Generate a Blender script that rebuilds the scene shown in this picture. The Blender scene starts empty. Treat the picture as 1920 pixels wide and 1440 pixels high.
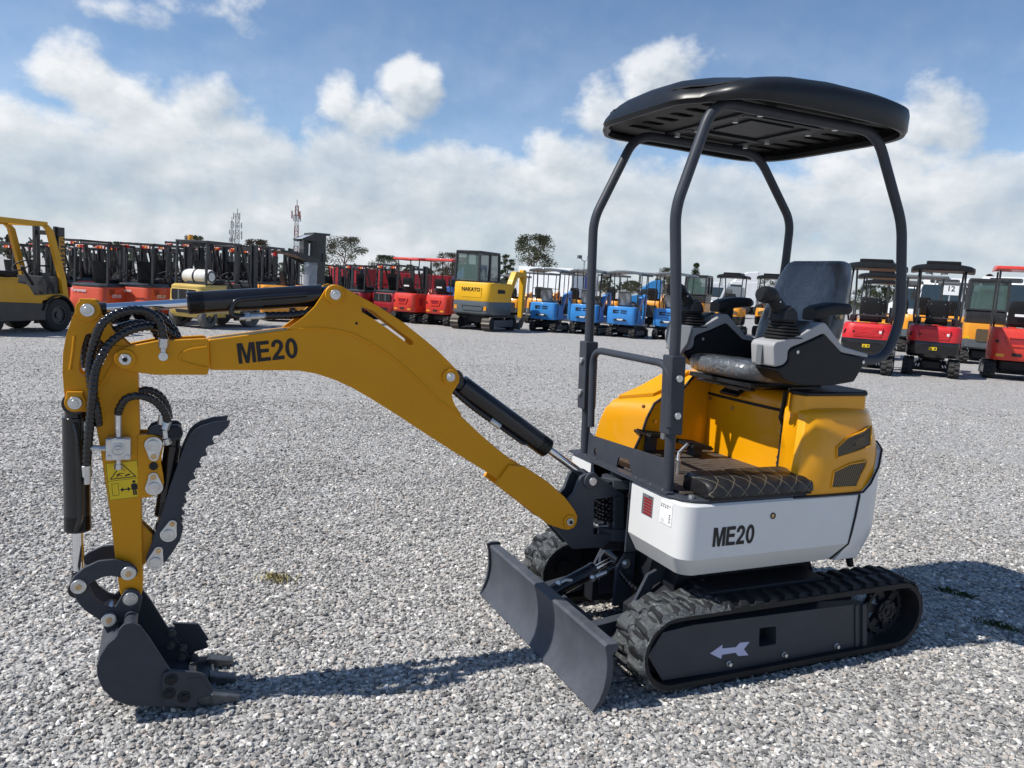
import bpy, bmesh, math, random
import numpy as np
from mathutils import Vector, Matrix
from mathutils.geometry import tessellate_polygon
R = math.radians
S = bpy.context.scene
random.seed(7)
rng = np.random.default_rng(11)

# ------------------------------------------------------------------ camera
# World axes: X = forward of the yellow digger, Y = its left, Z = up, metres.
CAM_O = Vector((2.2031, 2.6378, 1.4466))
CAM_R = Vector((-0.91116, 0.40745, 0.06137))
CAM_U = Vector((0.00371, -0.14081, 0.99003))
CAM_F = Vector((-0.41203, -0.90231, -0.12678))
FPX = 1443.0
cd = bpy.data.cameras.new('camera'); cam = bpy.data.objects.new('camera', cd)
S.collection.objects.link(cam)
m3 = Matrix((CAM_R, CAM_U, -CAM_F)).transposed()
cam.matrix_world = Matrix.Translation(CAM_O) @ m3.to_4x4()
cd.sensor_width = 36.0; cd.lens = FPX / 1920 * 36.0
cd.clip_start = 0.05; cd.clip_end = 4000
S.camera = cam

def ray(px, py):
    return CAM_R * ((px - 960) / FPX) + CAM_U * ((720 - py) / FPX) + CAM_F
def bk(px, py, ax, val):
    v = ray(px, py); t = (val - CAM_O[ax]) / v[ax]
    return CAM_O + v * t
def G(px, py): return bk(px, py, 2, 0.0)
def PZ(pts, y):                      # measured points -> (x,z) on the vertical plane Y=y
    out = []
    for p in pts:
        q = bk(p[0], p[1], 1, y); out.append((q.x, q.z))
    return out

# ------------------------------------------------------------------ light, sky
SUN_EL, SUN_AZ = 51.0, -8.0           # azimuth measured from +X towards +Y
sd = Vector((math.cos(R(SUN_EL)) * math.cos(R(SUN_AZ)), math.cos(R(SUN_EL)) * math.sin(R(SUN_AZ)), math.sin(R(SUN_EL))))
sl = bpy.data.lights.new('sun', 'SUN'); sl.energy = 4.9; sl.angle = R(0.53); sl.color = (1.0, 0.955, 0.89)
so = bpy.data.objects.new('sun', sl); S.collection.objects.link(so)
so.rotation_euler = sd.to_track_quat('Z', 'Y').to_euler()
S.view_settings.view_transform = 'Standard'; S.view_settings.look = 'None'
S.view_settings.exposure = 0.14; S.view_settings.gamma = 1.0
S.cycles.max_bounces = 6; S.cycles.transparent_max_bounces = 12

W = bpy.data.worlds.new('World'); S.world = W; W.use_nodes = True
SKY_BG = 0.098

class NT:
    """tiny node helper"""
    def __init__(s, nt): s.nt = nt
    def n(s, typ, **kw):
        nd = s.nt.nodes.new(typ)
        for k, v in kw.items():
            if k.startswith('i_'):
                key = k[2:]
                nd.inputs[int(key) if key.isdigit() else key].default_value = v
            else: setattr(nd, k, v)
        return nd
    def l(s, a, b): s.nt.links.new(a, b)
    def math(s, op, a, b=None, c=None, clamp=False):
        nd = s.nt.nodes.new('ShaderNodeMath'); nd.operation = op; nd.use_clamp = clamp
        for i, x in enumerate((a, b, c)):
            if x is None: continue
            if isinstance(x, (int, float)): nd.inputs[i].default_value = x
            else: s.nt.links.new(x, nd.inputs[i])
        return nd.outputs[0]
    def mix(s, fac, a, b, bt='MIX'):
        nd = s.nt.nodes.new('ShaderNodeMix'); nd.data_type = 'RGBA'; nd.blend_type = bt
        for x, i in ((fac, 0), (a, 6), (b, 7)):
            if isinstance(x, (int, float)): nd.inputs[i].default_value = x
            elif isinstance(x, tuple): nd.inputs[i].default_value = x if len(x) == 4 else (*x, 1)
            else: s.nt.links.new(x, nd.inputs[i])
        return nd.outputs[2]
    def ramp(s, fac, stops, interp='LINEAR'):
        nd = s.nt.nodes.new('ShaderNodeValToRGB'); cr = nd.color_ramp; cr.interpolation = interp
        while len(cr.elements) < len(stops): cr.elements.new(0.5)
        for e, (p, c) in zip(cr.elements, stops):
            e.position = p; e.color = (c, c, c, 1) if isinstance(c, (int, float)) else (*c, 1)
        s.nt.links.new(fac, nd.inputs[0]); return nd.outputs[0]
    def sstep(s, x, lo, hi):
        nd = s.nt.nodes.new('ShaderNodeMapRange'); nd.interpolation_type = 'SMOOTHSTEP'
        s.nt.links.new(x, nd.inputs[0]); nd.inputs[1].default_value = lo; nd.inputs[2].default_value = hi
        return nd.outputs[0]

def build_sky():
    t = NT(W.node_tree); nodes = W.node_tree.nodes
    bg = nodes['Background']
    sky = t.n('ShaderNodeTexSky', sky_type='NISHITA', sun_disc=False, sun_elevation=R(SUN_EL),
              sun_rotation=R(90 - SUN_AZ), altitude=2200, air_density=1.0, dust_density=0.7, ozone_density=1.6)
    tc = t.n('ShaderNodeTexCoord')
    # azimuth (deg, 0 = where the yard is seen, + to the right) and elevation (deg) of every direction
    fh = Vector((CAM_F.x, CAM_F.y, 0)).normalized(); rh = Vector((-fh.y, fh.x, 0)) * -1
    def dot(v):
        nd = t.n('ShaderNodeVectorMath', operation='DOT_PRODUCT'); t.l(tc.outputs['Generated'], nd.inputs[0]); nd.inputs[1].default_value = v
        return nd.outputs['Value']
    az = t.math('MULTIPLY', t.math('ARCTAN2', dot(rh), dot(fh)), 57.2958)
    el = t.math('MULTIPLY', t.math('ARCSINE', dot((0, 0, 1))), 57.2958)
    def ae(px, py):
        v = ray(px, py).normalized()
        return math.degrees(math.atan2(v.dot(rh), v.dot(fh))), math.degrees(math.asin(v.z))
    # cumulus masses: centre (measured), half-width, half-height in degrees, weight
    blobs = [(140, 140, 3.2, 2.5, 1.0), (215, 185, 4.5, 2.6, 1.0), (370, 195, 3.0, 2.4, .95), (300, 235, 6.5, 3.0, 1.0), (430, 255, 3.5, 2.6, .9),
             (110, 262, 4.2, 2.2, .9), (20, 300, 5, 3.2, .9), (500, 290, 5, 2.6, .8),
             (640, 190, 2.3, 2.3, .9), (765, 165, 2.8, 2.6, 1.0), (700, 225, 4.0, 2.6, .9), (640, 290, 5, 3, .9),
             (880, 330, 5, 2.4, .9), (1060, 310, 4.2, 3.0, 1.0), (1120, 205, 3.2, 2.6, .85), (1240, 160, 3.4, 3.0, 1.05), (1180, 240, 2.5, 2.2, .6),
             (1300, 340, 3.4, 2.4, .9), (1740, 225, 3.8, 3.0, 1.05), (1690, 290, 4.5, 2.6, .9), (1560, 330, 5, 2.3, .85), (1880, 390, 5, 2.4, .9),
             (250, 22, 3.6, 1.3, .62), (450, 25, 2.8, 2.6, .55), (340, 8, 6, 1.3, .5), (1420, 400, 4, 2, .8)]
    def field(daz, del_):
        a = t.math('ADD', az, daz); e = t.math('ADD', el, del_)
        comb = t.n('ShaderNodeCombineXYZ'); t.l(a, comb.inputs[0]); t.l(e, comb.inputs[1])
        n1 = t.n('ShaderNodeTexNoise', i_Scale=0.22, i_Detail=8.0, i_Roughness=0.54, i_Lacunarity=2.1)
        mp = t.n('ShaderNodeVectorMath', operation='MULTIPLY'); t.l(comb.outputs[0], mp.inputs[0]); mp.inputs[1].default_value = (1, 1.25, 1)
        t.l(mp.outputs[0], n1.inputs['Vector'])
        acc = None
        for px, py, sx, sy, w in blobs:
            ca, ce = ae(px, py)
            dx = t.math('DIVIDE', t.math('SUBTRACT', a, ca), sx); dy = t.math('DIVIDE', t.math('SUBTRACT', e, ce), sy)
            r2 = t.math('ADD', t.math('MULTIPLY', dx, dx), t.math('MULTIPLY', dy, dy))
            g = t.math('MULTIPLY', t.math('POWER', 2.718, t.math('MULTIPLY', r2, -0.9)), w)
            acc = g if acc is None else t.math('MAXIMUM', acc, g)
        bank = t.math('MULTIPLY', t.sstep(e, 12.2, 7.0), 1.0)
        acc = t.math('MAXIMUM', acc, bank)
        return t.math('ADD', acc, t.math('MULTIPLY', t.math('SUBTRACT', n1.outputs['Fac'], 0.5), 1.55)), n1.outputs['Fac'], acc
    f0, n0, a0 = field(0.0, 0.0)
    f1, n1, a1 = field(-0.7, 0.9)
    cover = t.math('MAXIMUM', t.sstep(f0, 0.33, 0.84), t.math('MULTIPLY', t.sstep(el, 24.0, 9.0), t.math('MULTIPLY', n0, 0.34)))
    lit = t.math('MULTIPLY', t.math('SUBTRACT', f0, f1), t.math('ADD', 0.48, t.math('MULTIPLY', t.sstep(el, 8.0, 16.0), 0.55)))
    # broad soft greys across the bank
    comb = t.n('ShaderNodeCombineXYZ'); t.l(az, comb.inputs[0]); t.l(t.math('MULTIPLY', el, 2.2), comb.inputs[1])
    nb = t.n('ShaderNodeTexNoise', i_Scale=0.085, i_Detail=6.0, i_Roughness=0.55); t.l(comb.outputs[0], nb.inputs['Vector'])
    low = t.sstep(el, 13.5, 2.0)
    val = t.math('ADD', t.math('SUBTRACT', 0.66, t.math('MULTIPLY', low, 0.06)), t.math('ADD', lit, t.math('MULTIPLY', t.math('SUBTRACT', nb.outputs['Fac'], 0.5), 0.85)))
    val = t.math('ADD', val, t.math('MULTIPLY', t.math('SUBTRACT', 0.9, f0), 0.12))
    val = t.math('MAXIMUM', t.math('MINIMUM', val, 0.93), 0.40)
    ccol = t.ramp(val, [(0.36, (0.40, 0.46, 0.53)), (0.62, (0.57, 0.62, 0.665)), (0.92, (0.83, 0.845, 0.865))])
    cl = t.n('ShaderNodeVectorMath', operation='SCALE'); t.l(ccol, cl.inputs[0]); cl.inputs['Scale'].default_value = 1.0 / SKY_BG
    skyc = t.mix(1.0, sky.outputs[0], (1.10, 1.24, 1.30), 'MULTIPLY')
    up = t.sstep(el, -1.0, 0.0)
    fin = t.mix(t.math('MULTIPLY', t.math('MULTIPLY', cover, up), t.math('ADD', 0.86, t.math('MULTIPLY', t.sstep(nb.outputs['Fac'], 0.35, 0.6), 0.12))), skyc, cl.outputs[0])
    t.l(fin, bg.inputs['Color']); bg.inputs['Strength'].default_value = SKY_BG
    W.cycles.sampling_method = 'MANUAL'; W.cycles.sample_map_resolution = 512
build_sky()

# ------------------------------------------------------------------ materials
def mat(name, col, rough=0.5, metal=0.0, coat=0.0, spec=0.5, vary=0.12, vscale=6.0, bump=0.0, bscale=60.0, dust=0.0, dcol=(0.32, 0.30, 0.27), alpha=1.0, trans=0.0, ior=1.45):
    m = bpy.data.materials.new(name); m.use_nodes = True
    t = NT(m.node_tree); p = m.node_tree.nodes['Principled BSDF']
    p.inputs['Roughness'].default_value = rough; p.inputs['Metallic'].default_value = metal
    p.inputs['Coat Weight'].default_value = coat; p.inputs['Coat Roughness'].default_value = 0.08
    p.inputs['Specular IOR Level'].default_value = spec; p.inputs['Alpha'].default_value = alpha
    p.inputs['Transmission Weight'].default_value = trans; p.inputs['IOR'].default_value = ior
    tc = t.n('ShaderNodeTexCoord')
    nz = t.n('ShaderNodeTexNoise', i_Scale=vscale, i_Detail=6.0, i_Roughness=0.6); t.l(tc.outputs['Object'], nz.inputs['Vector'])
    lo = tuple(max(0, c * (1 - vary)) for c in col); hi = tuple(min(1, c * (1 + vary)) for c in col)
    c = t.ramp(nz.outputs['Fac'], [(0.3, lo), (0.7, hi)])
    if dust > 0:
        geo = t.n('ShaderNodeNewGeometry'); sp = t.n('ShaderNodeSeparateXYZ'); t.l(geo.outputs['Normal'], sp.inputs[0])
        n2 = t.n('ShaderNodeTexNoise', i_Scale=vscale * 5, i_Detail=8.0, i_Roughness=0.7); t.l(tc.outputs['Object'], n2.inputs['Vector'])
        f = t.math('MULTIPLY', t.sstep(sp.outputs['Z'], 0.3, 1.0), 0.6)
        f = t.math('MULTIPLY', t.math('ADD', f, 0.35), t.math('MULTIPLY', t.sstep(n2.outputs['Fac'], 0.38, 0.75), dust))
        c = t.mix(f, c, dcol)
        t.l(t.math('ADD', t.math('MULTIPLY', f, 0.5), rough, clamp=True), p.inputs['Roughness'])
    else:
        rr = t.n('ShaderNodeMapRange'); t.l(nz.outputs['Fac'], rr.inputs[0]); rr.inputs[3].default_value = max(0.02, rough - 0.07); rr.inputs[4].default_value = min(1, rough + 0.07)
        t.l(rr.outputs[0], p.inputs['Roughness'])
    t.l(c, p.inputs['Base Color'])
    if bump > 0:
        n3 = t.n('ShaderNodeTexNoise', i_Scale=bscale, i_Detail=4.0); t.l(tc.outputs['Object'], n3.inputs['Vector'])
        b = t.n('ShaderNodeBump', i_Strength=bump, i_Distance=0.004); t.l(n3.outputs['Fac'], b.inputs['Height']); t.l(b.outputs[0], p.inputs['Normal'])
    return m

M = {}
M['yellow'] = mat('yellow_paint', (0.61, 0.268, 0.003), 0.46, spec=0.28, coat=0.06, vary=0.05, vscale=3, dust=0.10, dcol=(0.5, 0.36, 0.14), bump=0.04, bscale=180)
M['hood'] = mat('glossy_yellow_paint', (0.77, 0.332, 0.002), 0.30, spec=0.35, coat=0.35, vary=0.04, vscale=3, dust=0.06, dcol=(0.5, 0.36, 0.14))
M['graphite'] = mat('graphite_paint', (0.038, 0.044, 0.057), 0.44, spec=0.32, vary=0.16, vscale=4, dust=0.22, dcol=(0.13, 0.13, 0.13), bump=0.05, bscale=150)
M['dark'] = mat('dark_chassis_paint', (0.014, 0.016, 0.021), 0.48, spec=0.3, vary=0.2, dust=0.15, dcol=(0.07, 0.07, 0.07))
M['white'] = mat('white_body_paint', (0.67, 0.675, 0.67), 0.36, coat=0.3, vary=0.03, vscale=3, dust=0.08, dcol=(0.5, 0.49, 0.46))
M['black'] = mat('gloss_black_paint', (0.008, 0.008, 0.010), 0.22, coat=0.3, vary=0.3)
M['rubber'] = mat('black_rubber', (0.013, 0.0135, 0.015), 0.60, spec=0.35, vary=0.25, vscale=12, dust=0.14, dcol=(0.09, 0.09, 0.09), bump=0.15, bscale=90)
M['trim'] = mat('black_rubber_trim', (0.010, 0.010, 0.011), 0.6)
M['plastic'] = mat('black_moulded_plastic', (0.011, 0.012, 0.0135), 0.45, spec=0.3, vary=0.15, bump=0.08, bscale=300, dust=0.08, dcol=(0.1, 0.1, 0.1))
M['canopyp'] = mat('canopy_plastic', (0.009, 0.010, 0.0115), 0.36, spec=0.4, vary=0.2, vscale=5, dust=0.10, dcol=(0.09, 0.09, 0.09))
M['greyp'] = mat('light_grey_plastic', (0.34, 0.34, 0.345), 0.42, vary=0.05)
M['greyd'] = mat('mid_grey_plastic', (0.14, 0.15, 0.16), 0.45, vary=0.08)
M['chrome'] = mat('chrome_rod', (0.75, 0.76, 0.78), 0.10, metal=1.0, vary=0.03)
M['zinc'] = mat('zinc_bolts', (0.60, 0.61, 0.61), 0.32, metal=0.85, vary=0.2, vscale=40)
M['steel'] = mat('worn_steel', (0.20, 0.195, 0.19), 0.42, metal=0.7, vary=0.25, vscale=30)
M['brass'] = mat('yellow_zinc', (0.55, 0.40, 0.22), 0.35, metal=0.9, vary=0.2, vscale=40)
M['blade'] = mat('matt_slate_blade_paint', (0.062, 0.070, 0.086), 0.55, spec=0.3, vary=0.22, vscale=5, dust=0.3, dcol=(0.16, 0.16, 0.16), bump=0.06, bscale=120)
M['worn'] = mat('scraped_graphite_edge', (0.10, 0.105, 0.11), 0.40, metal=0.5, vary=0.55, vscale=26, dust=0.2, dcol=(0.2, 0.18, 0.15))
M['letter'] = mat('black_lettering', (0.006, 0.006, 0.007), 0.5)
M['decalw'] = mat('pale_lilac_decal', (0.50, 0.52, 0.72), 0.5, vary=0.03)
M['paper'] = mat('white_label', (0.80, 0.80, 0.80), 0.5, vary=0.03)
M['redlabel'] = mat('red_label_print', (0.22, 0.012, 0.016), 0.5)
M['ywlabel'] = mat('yellow_sticker', (0.72, 0.50, 0.01), 0.45, vary=0.06)
M['glass'] = mat('tinted_cab_glass', (0.35, 0.5, 0.46), 0.03, trans=0.9, vary=0.05, ior=1.2)
M['film'] = mat('clear_film', (0.75, 0.79, 0.82), 0.12, alpha=0.28, vary=0.05)

# ------------------------------------------------------------------ mesh builder
class MB:
    def __init__(s): s.v = []; s.f = []
    def add(s, vs, fs):
        o = len(s.v); s.v += [tuple(v) for v in vs]; s.f += [tuple(i + o for i in f) for f in fs]; return s
    def box(s, c, d, rot=None, taper=None):
        x, y, z = d[0] / 2, d[1] / 2, d[2] / 2
        vs = [Vector((sx * x, sy * y, sz * z)) for sz in (-1, 1) for sy in (-1, 1) for sx in (-1, 1)]
        if taper:
            for v in vs[4:]: v.x *= taper[0]; v.y *= taper[1]
        if rot is not None: vs = [rot @ v for v in vs]
        c = Vector(c)
        return s.add([v + c for v in vs], [(0, 2, 3, 1), (4, 5, 7, 6), (0, 1, 5, 4), (2, 6, 7, 3), (0, 4, 6, 2), (1, 3, 7, 5)])
    def cyl(s, a, b, r, n=20, r2=None, cap=True):
        a, b = Vector(a), Vector(b); r2 = r if r2 is None else r2
        q = (b - a).to_track_quat('Z', 'Y'); X, Y = q @ Vector((1, 0, 0)), q @ Vector((0, 1, 0))
        cs = [(math.cos(2 * math.pi * i / n), math.sin(2 * math.pi * i / n)) for i in range(n)]
        vs = [a + (X * c + Y * k) * r for c, k in cs] + [b + (X * c + Y * k) * r2 for c, k in cs]
        fs = [(i, (i + 1) % n, n + (i + 1) % n, n + i) for i in range(n)]
        if cap: fs += [tuple(range(n - 1, -1, -1)), tuple(range(n, 2 * n))]
        return s.add(vs, fs)
    def ring(s, a, b, r, ri, n=24):
        a, b = Vector(a), Vector(b); q = (b - a).to_track_quat('Z', 'Y'); X, Y = q @ Vector((1, 0, 0)), q @ Vector((0, 1, 0))
        vs = []
        for P, rr in ((a, r), (b, r), (b, ri), (a, ri)):
            vs += [P + (X * math.cos(2 * math.pi * i / n) + Y * math.sin(2 * math.pi * i / n)) * rr for i in range(n)]
        fs = []
        for k in range(4):
            for i in range(n):
                j = (i + 1) % n; k2 = (k + 1) % 4
                fs.append((k * n + i, k * n + j, k2 * n + j, k2 * n + i))
        return s.add(vs, fs)
    def tube(s, pts, r, n=10, cap=True, rfun=None, closed=False):
        pts = [Vector(p) for p in pts]; m = len(pts); X = None; rings = []
        for i, p in enumerate(pts):
            if closed: tg = pts[(i + 1) % m] - pts[i - 1]
            else: tg = pts[min(i + 1, m - 1)] - pts[max(i - 1, 0)]
            tg.normalize()
            if X is None: X = tg.orthogonal().normalized()
            X = (X - tg * X.dot(tg)).normalized(); Y = tg.cross(X)
            rr = r if rfun is None else rfun(i / max(1, m - 1))
            rings.append([p + (X * math.cos(2 * math.pi * k / n) + Y * math.sin(2 * math.pi * k / n)) * rr for k in range(n)])
        vs = [v for g in rings for v in g]; fs = []
        for i in range(m if closed else m - 1):
            for k in range(n):
                a, b = i * n + k, i * n + (k + 1) % n; j = ((i + 1) % m) * n
                fs.append((a, b, j + (k + 1) % n, j + k))
        if cap and not closed: fs += [tuple(range(n - 1, -1, -1)), tuple(range((m - 1) * n, m * n))]
        return s.add(vs, fs)
    def prism(s, poly, lo, hi, ax=1, holes=()):
        """poly of 2-D points; ax=1: (x,z) swept along y; ax=2: (x,y) along z; ax=0: (y,z) along x"""
        def P(p, h):
            return {1: (p[0], h, p[1]), 2: (p[0], p[1], h), 0: (h, p[0], p[1])}[ax]
        loops = [list(poly)] + [list(h) for h in holes]
        def area(q): return sum(q[i][0] * q[(i + 1) % len(q)][1] - q[(i + 1) % len(q)][0] * q[i][1] for i in range(len(q)))
        for i, q in enumerate(loops):
            if (area(q) > 0) != (i == 0): q.reverse()
        flat = [p for q in loops for p in q]; n = len(flat)
        vs = [P(p, lo) for p in flat] + [P(p, hi) for p in flat]; fs = []
        flip = (ax == 1)
        if holes:
            tris = tessellate_polygon([[Vector((p[0], p[1], 0)) for p in q] for q in loops])
            for a, b, c in tris:
                ar = (flat[b][0] - flat[a][0]) * (flat[c][1] - flat[a][1]) - (flat[c][0] - flat[a][0]) * (flat[b][1] - flat[a][1])
                if ar < 0: b, c = c, b
                fs.append((a + n, b + n, c + n)); fs.append((c, b, a))
        else:
            fs.append(tuple(range(n, 2 * n))); fs.append(tuple(range(n - 1, -1, -1)))
        o = 0
        for q in loops:
            k = len(q)
            for i in range(k):
                a, b = o + i, o + (i + 1) % k; fs.append((a, b, b + n, a + n))
            o += k
        if flip: fs = [tuple(reversed(f)) for f in fs]
        return s.add(vs, fs)
    def loft(s, rings, cap0=True, cap1=True, closed=True):
        n = len(rings[0]); vs = [v for g in rings for v in g]; fs = []
        for i in range(len(rings) - 1):
            for k in range(n if closed else n - 1):
                a, b = i * n + k, i * n + (k + 1) % n
                fs.append((a, b, b + n, a + n))
        if cap0: fs.append(tuple(range(n - 1, -1, -1)))
        if cap1: fs.append(tuple(range((len(rings) - 1) * n, len(rings) * n)))
        return s.add(vs, fs)
    def sphere(s, c, r, n=12, sc=(1, 1, 1)):
        c = Vector(c); rings = []
        for i in range(1, n // 2):
            th = math.pi * i / (n // 2)
            rings.append([c + Vector((r * math.sin(th) * math.cos(2 * math.pi * k / n) * sc[0], r * math.sin(th) * math.sin(2 * math.pi * k / n) * sc[1], -r * math.cos(th) * sc[2])) for k in range(n)])
        return s.loft(rings)
    def xf(s, mtx, start=0):
        for i in range(start, len(s.v)): s.v[i] = tuple(mtx @ Vector(s.v[i]))
        return s
    def clusters(s):
        n = len(s.v); up = list(range(n))
        def fd(i):
            while up[i] != i: up[i] = up[up[i]]; i = up[i]
            return i
        for f in s.f:
            a = fd(f[0])
            for k in f[1:]: up[fd(k)] = a
        V = np.array(s.v); root = np.array([fd(i) for i in range(n)]); ids = np.unique(root)
        if len(ids) < 2 or len(ids) > 60: return None
        bb = [(V[root == r].min(0) - .0008, V[root == r].max(0) + .0008) for r in ids]; g = list(range(len(ids)))
        def gd(i):
            while g[i] != i: i = g[i]
            return i
        for i in range(len(ids)):
            for j in range(i):
                if np.all(bb[i][0] < bb[j][1]) and np.all(bb[j][0] < bb[i][1]): g[gd(i)] = gd(j)
        cl = {}
        for i, r in enumerate(ids): cl.setdefault(gd(i), set()).add(int(r))
        if not 2 <= len(cl) <= 12: return None
        out = []
        for rs in cl.values():
            m = MB(); mp = {}
            for i in range(n):
                if int(root[i]) in rs: mp[i] = len(m.v); m.v.append(s.v[i])
            m.f = [tuple(mp[k] for k in f) for f in s.f if f[0] in mp]; out.append(m)
        return out
    def build(s, name, material, parent=None, bevel=0.0, seg=2, ang=35, smooth=True, sub=0, fix=True):
        if parent is not None and fix is True and len(s.f) < 1500 and name not in ('print', 'pictogram', 'badge_print', 'printed_mark', 'lattice_section', 'trunk'):
            cl = s.clusters()
            if cl: return [m.build(name, material, parent, bevel, seg, ang, smooth, sub, None) for m in cl][0]
        me = bpy.data.meshes.new(name); me.from_pydata(s.v, [], s.f); me.update()
        if fix is not False:
            bm = bmesh.new(); bm.from_mesh(me); bmesh.ops.recalc_face_normals(bm, faces=bm.faces); bm.to_mesh(me); bm.free()
        if smooth:
            me.polygons.foreach_set('use_smooth', [True] * len(me.polygons)); me.set_sharp_from_angle(angle=R(ang))
        for mm in (material if isinstance(material, (list, tuple)) else [material]): me.materials.append(mm)
        o = bpy.data.objects.new(name, me); S.collection.objects.link(o)
        if parent is not None: o.parent = parent
        if bevel > 0:
            b = o.modifiers.new('bevel', 'BEVEL'); b.width = bevel; b.segments = seg; b.limit_method = 'ANGLE'; b.angle_limit = R(40); b.harden_normals = True
        if sub:
            k = o.modifiers.new('sub', 'SUBSURF'); k.levels = sub; k.render_levels = sub
        return o

def empty(name, loc=(0, 0, 0), rz=0.0, label=None, cat=None, group=None):
    o = bpy.data.objects.new(name, None); S.collection.objects.link(o)
    o.location = loc; o.rotation_euler = (0, 0, rz); o.empty_display_size = 0.2
    if label: tag(o, label, cat, group)
    return o
def tag(o, label=None, cat=None, group=None, kind=None):
    if label: o['label'] = label
    if cat: o['category'] = cat
    if group: o['group'] = group
    if kind: o['kind'] = kind
    return o
def copy_tree(o, parent=None):
    c = o.copy(); S.collection.objects.link(c)
    if parent is not None: c.parent = parent
    for ch in list(o.children): copy_tree(ch, c)
    return c

def smooth_path(pts, n=8):
    """Catmull-Rom"""
    P = [Vector(p) for p in pts]; P = [P[0] * 2 - P[1]] + P + [P[-1] * 2 - P[-2]]; out = []
    for i in range(1, len(P) - 2):
        for k in range(n):
            t = k / n; a, b, c, d = P[i - 1], P[i], P[i + 1], P[i + 2]
            out.append(0.5 * ((2 * b) + (c - a) * t + (2 * a - 5 * b + 4 * c - d) * t * t + (3 * b - a - 3 * c + d) * t ** 3))
    out.append(P[-2]); return out
def fillet(pts, r, n=6):
    """polyline with rounded corners (3-D)"""
    P = [Vector(p) for p in pts]; out = [P[0]]
    for i in range(1, len(P) - 1):
        a, b, c = P[i - 1], P[i], P[i + 1]; u, v = (a - b), (c - b); rr = min(r, u.length * .45, v.length * .45)
        u.normalize(); v.normalize(); p, q = b + u * rr, b + v * rr
        for k in range(n + 1):
            t = k / n; out.append(p * (1 - t) ** 2 + b * 2 * t * (1 - t) + q * t * t)
    out.append(P[-1]); return out
def round_poly(pts, r, n=4, only=None):
    P = [Vector((p[0], p[1])) for p in pts]; out = []; m = len(P)
    for i in range(m):
        a, b, c = P[i - 1], P[i], P[(i + 1) % m]; u, v = a - b, c - b
        if only is not None and i not in only: out.append(tuple(b)); continue
        rr = min(r if not isinstance(r, dict) else r.get(i, .01), u.length * .45, v.length * .45); u.normalize(); v.normalize(); p, q = b + u * rr, b + v * rr
        for k in range(n + 1):
            t = k / n; w = p * (1 - t) ** 2 + b * 2 * t * (1 - t) + q * t * t; out.append((w.x, w.y))
    return out
def text_mesh(name, txt, size, material, parent, mtx, bold=0.02, depth=0.0012, align='CENTER', sx=1.0, shear=0.0, lc=0):
    cu = bpy.data.curves.new(name, 'FONT'); cu.body = txt; cu.size = size; cu.extrude = depth; cu.offset = bold * size
    cu.align_x = align; cu.align_y = 'CENTER'; cu.shear = shear; cu.space_character = 1.0 + lc; cu.resolution_u = 3
    tmp = bpy.data.objects.new(name + '_t', cu); S.collection.objects.link(tmp)
    bpy.context.view_layer.update()
    me = bpy.data.meshes.new_from_object(tmp.evaluated_get(bpy.context.evaluated_depsgraph_get()))
    bpy.data.objects.remove(tmp); bpy.data.curves.remove(cu)
    me.transform(mtx @ Matrix.Diagonal((sx, 1, 1, 1))); me.materials.clear(); me.materials.append(material); me.name = name
    o = bpy.data.objects.new(name, me); S.collection.objects.link(o); o.parent = parent
    return o
def frame(origin, right, up):
    """matrix taking local x->right, y->up, z->out"""
    r = Vector(right).normalized(); n = r.cross(Vector(up)).normalized(); u = n.cross(r)
    return Matrix.Translation(Vector(origin)) @ Matrix((r, u, n)).transposed().to_4x4()

def heavy_glyphs():
    def arc(cx, cy, rx, ry, a0, a1, n=10): return [(cx + rx * math.cos(R(a0 + (a1 - a0) * k / n)), cy + ry * math.sin(R(a0 + (a1 - a0) * k / n))) for k in range(n + 1)]
    g = {}
    g['M'] = (.92, [(0, 0), (0, 1), (.29, 1), (.46, .36), (.63, 1), (.92, 1), (.92, 0), (.72, 0), (.72, .74), (.555, 0), (.365, 0), (.20, .74), (.20, 0)], [])
    g['E'] = (.70, [(0, 0), (0, 1), (.68, 1), (.68, .82), (.215, .82), (.215, .61), (.64, .61), (.64, .43), (.215, .43), (.215, .18), (.70, .18), (.70, 0)], [])
    two = [(.02, .66)] + [(.225, .66)] + arc(.335, .70, .115, .135, 190, -20, 8) + [(.40, .56), (.30, .43), (.14, .27), (.03, .12), (0, 0), (.66, 0), (.66, .185), (.31, .185), (.40, .29), (.54, .44)] + arc(.335, .70, .318, .315, -20, 178, 12)
    g['2'] = (.68, two, [])
    g['0'] = (.66, arc(.33, .5, .33, .515, 0, 360, 28)[:-1], [arc(.33, .5, .125, .335, 0, 360, 22)[:-1]])
    return g
GLYPH = heavy_glyphs()
def heavy_text(name, txt, h, material, parent, mtx, sx=1.0, gap=.07, depth=.0006):
    W_ = sum(GLYPH[c][0] for c in txt) + gap * (len(txt) - 1); x = -W_ / 2; mb = MB()
    for c in txt:
        w, o, hl = GLYPH[c]; T = lambda q: [((x + a) * h * sx, (b - .5) * h) for a, b in q]
        mb.prism(T(o), 0, depth, 2, [T(k) for k in hl]); x += w + gap
    mb.xf(mtx); o = MB.build(mb, name, material, None, smooth=False); o.parent = parent; return o
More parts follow.
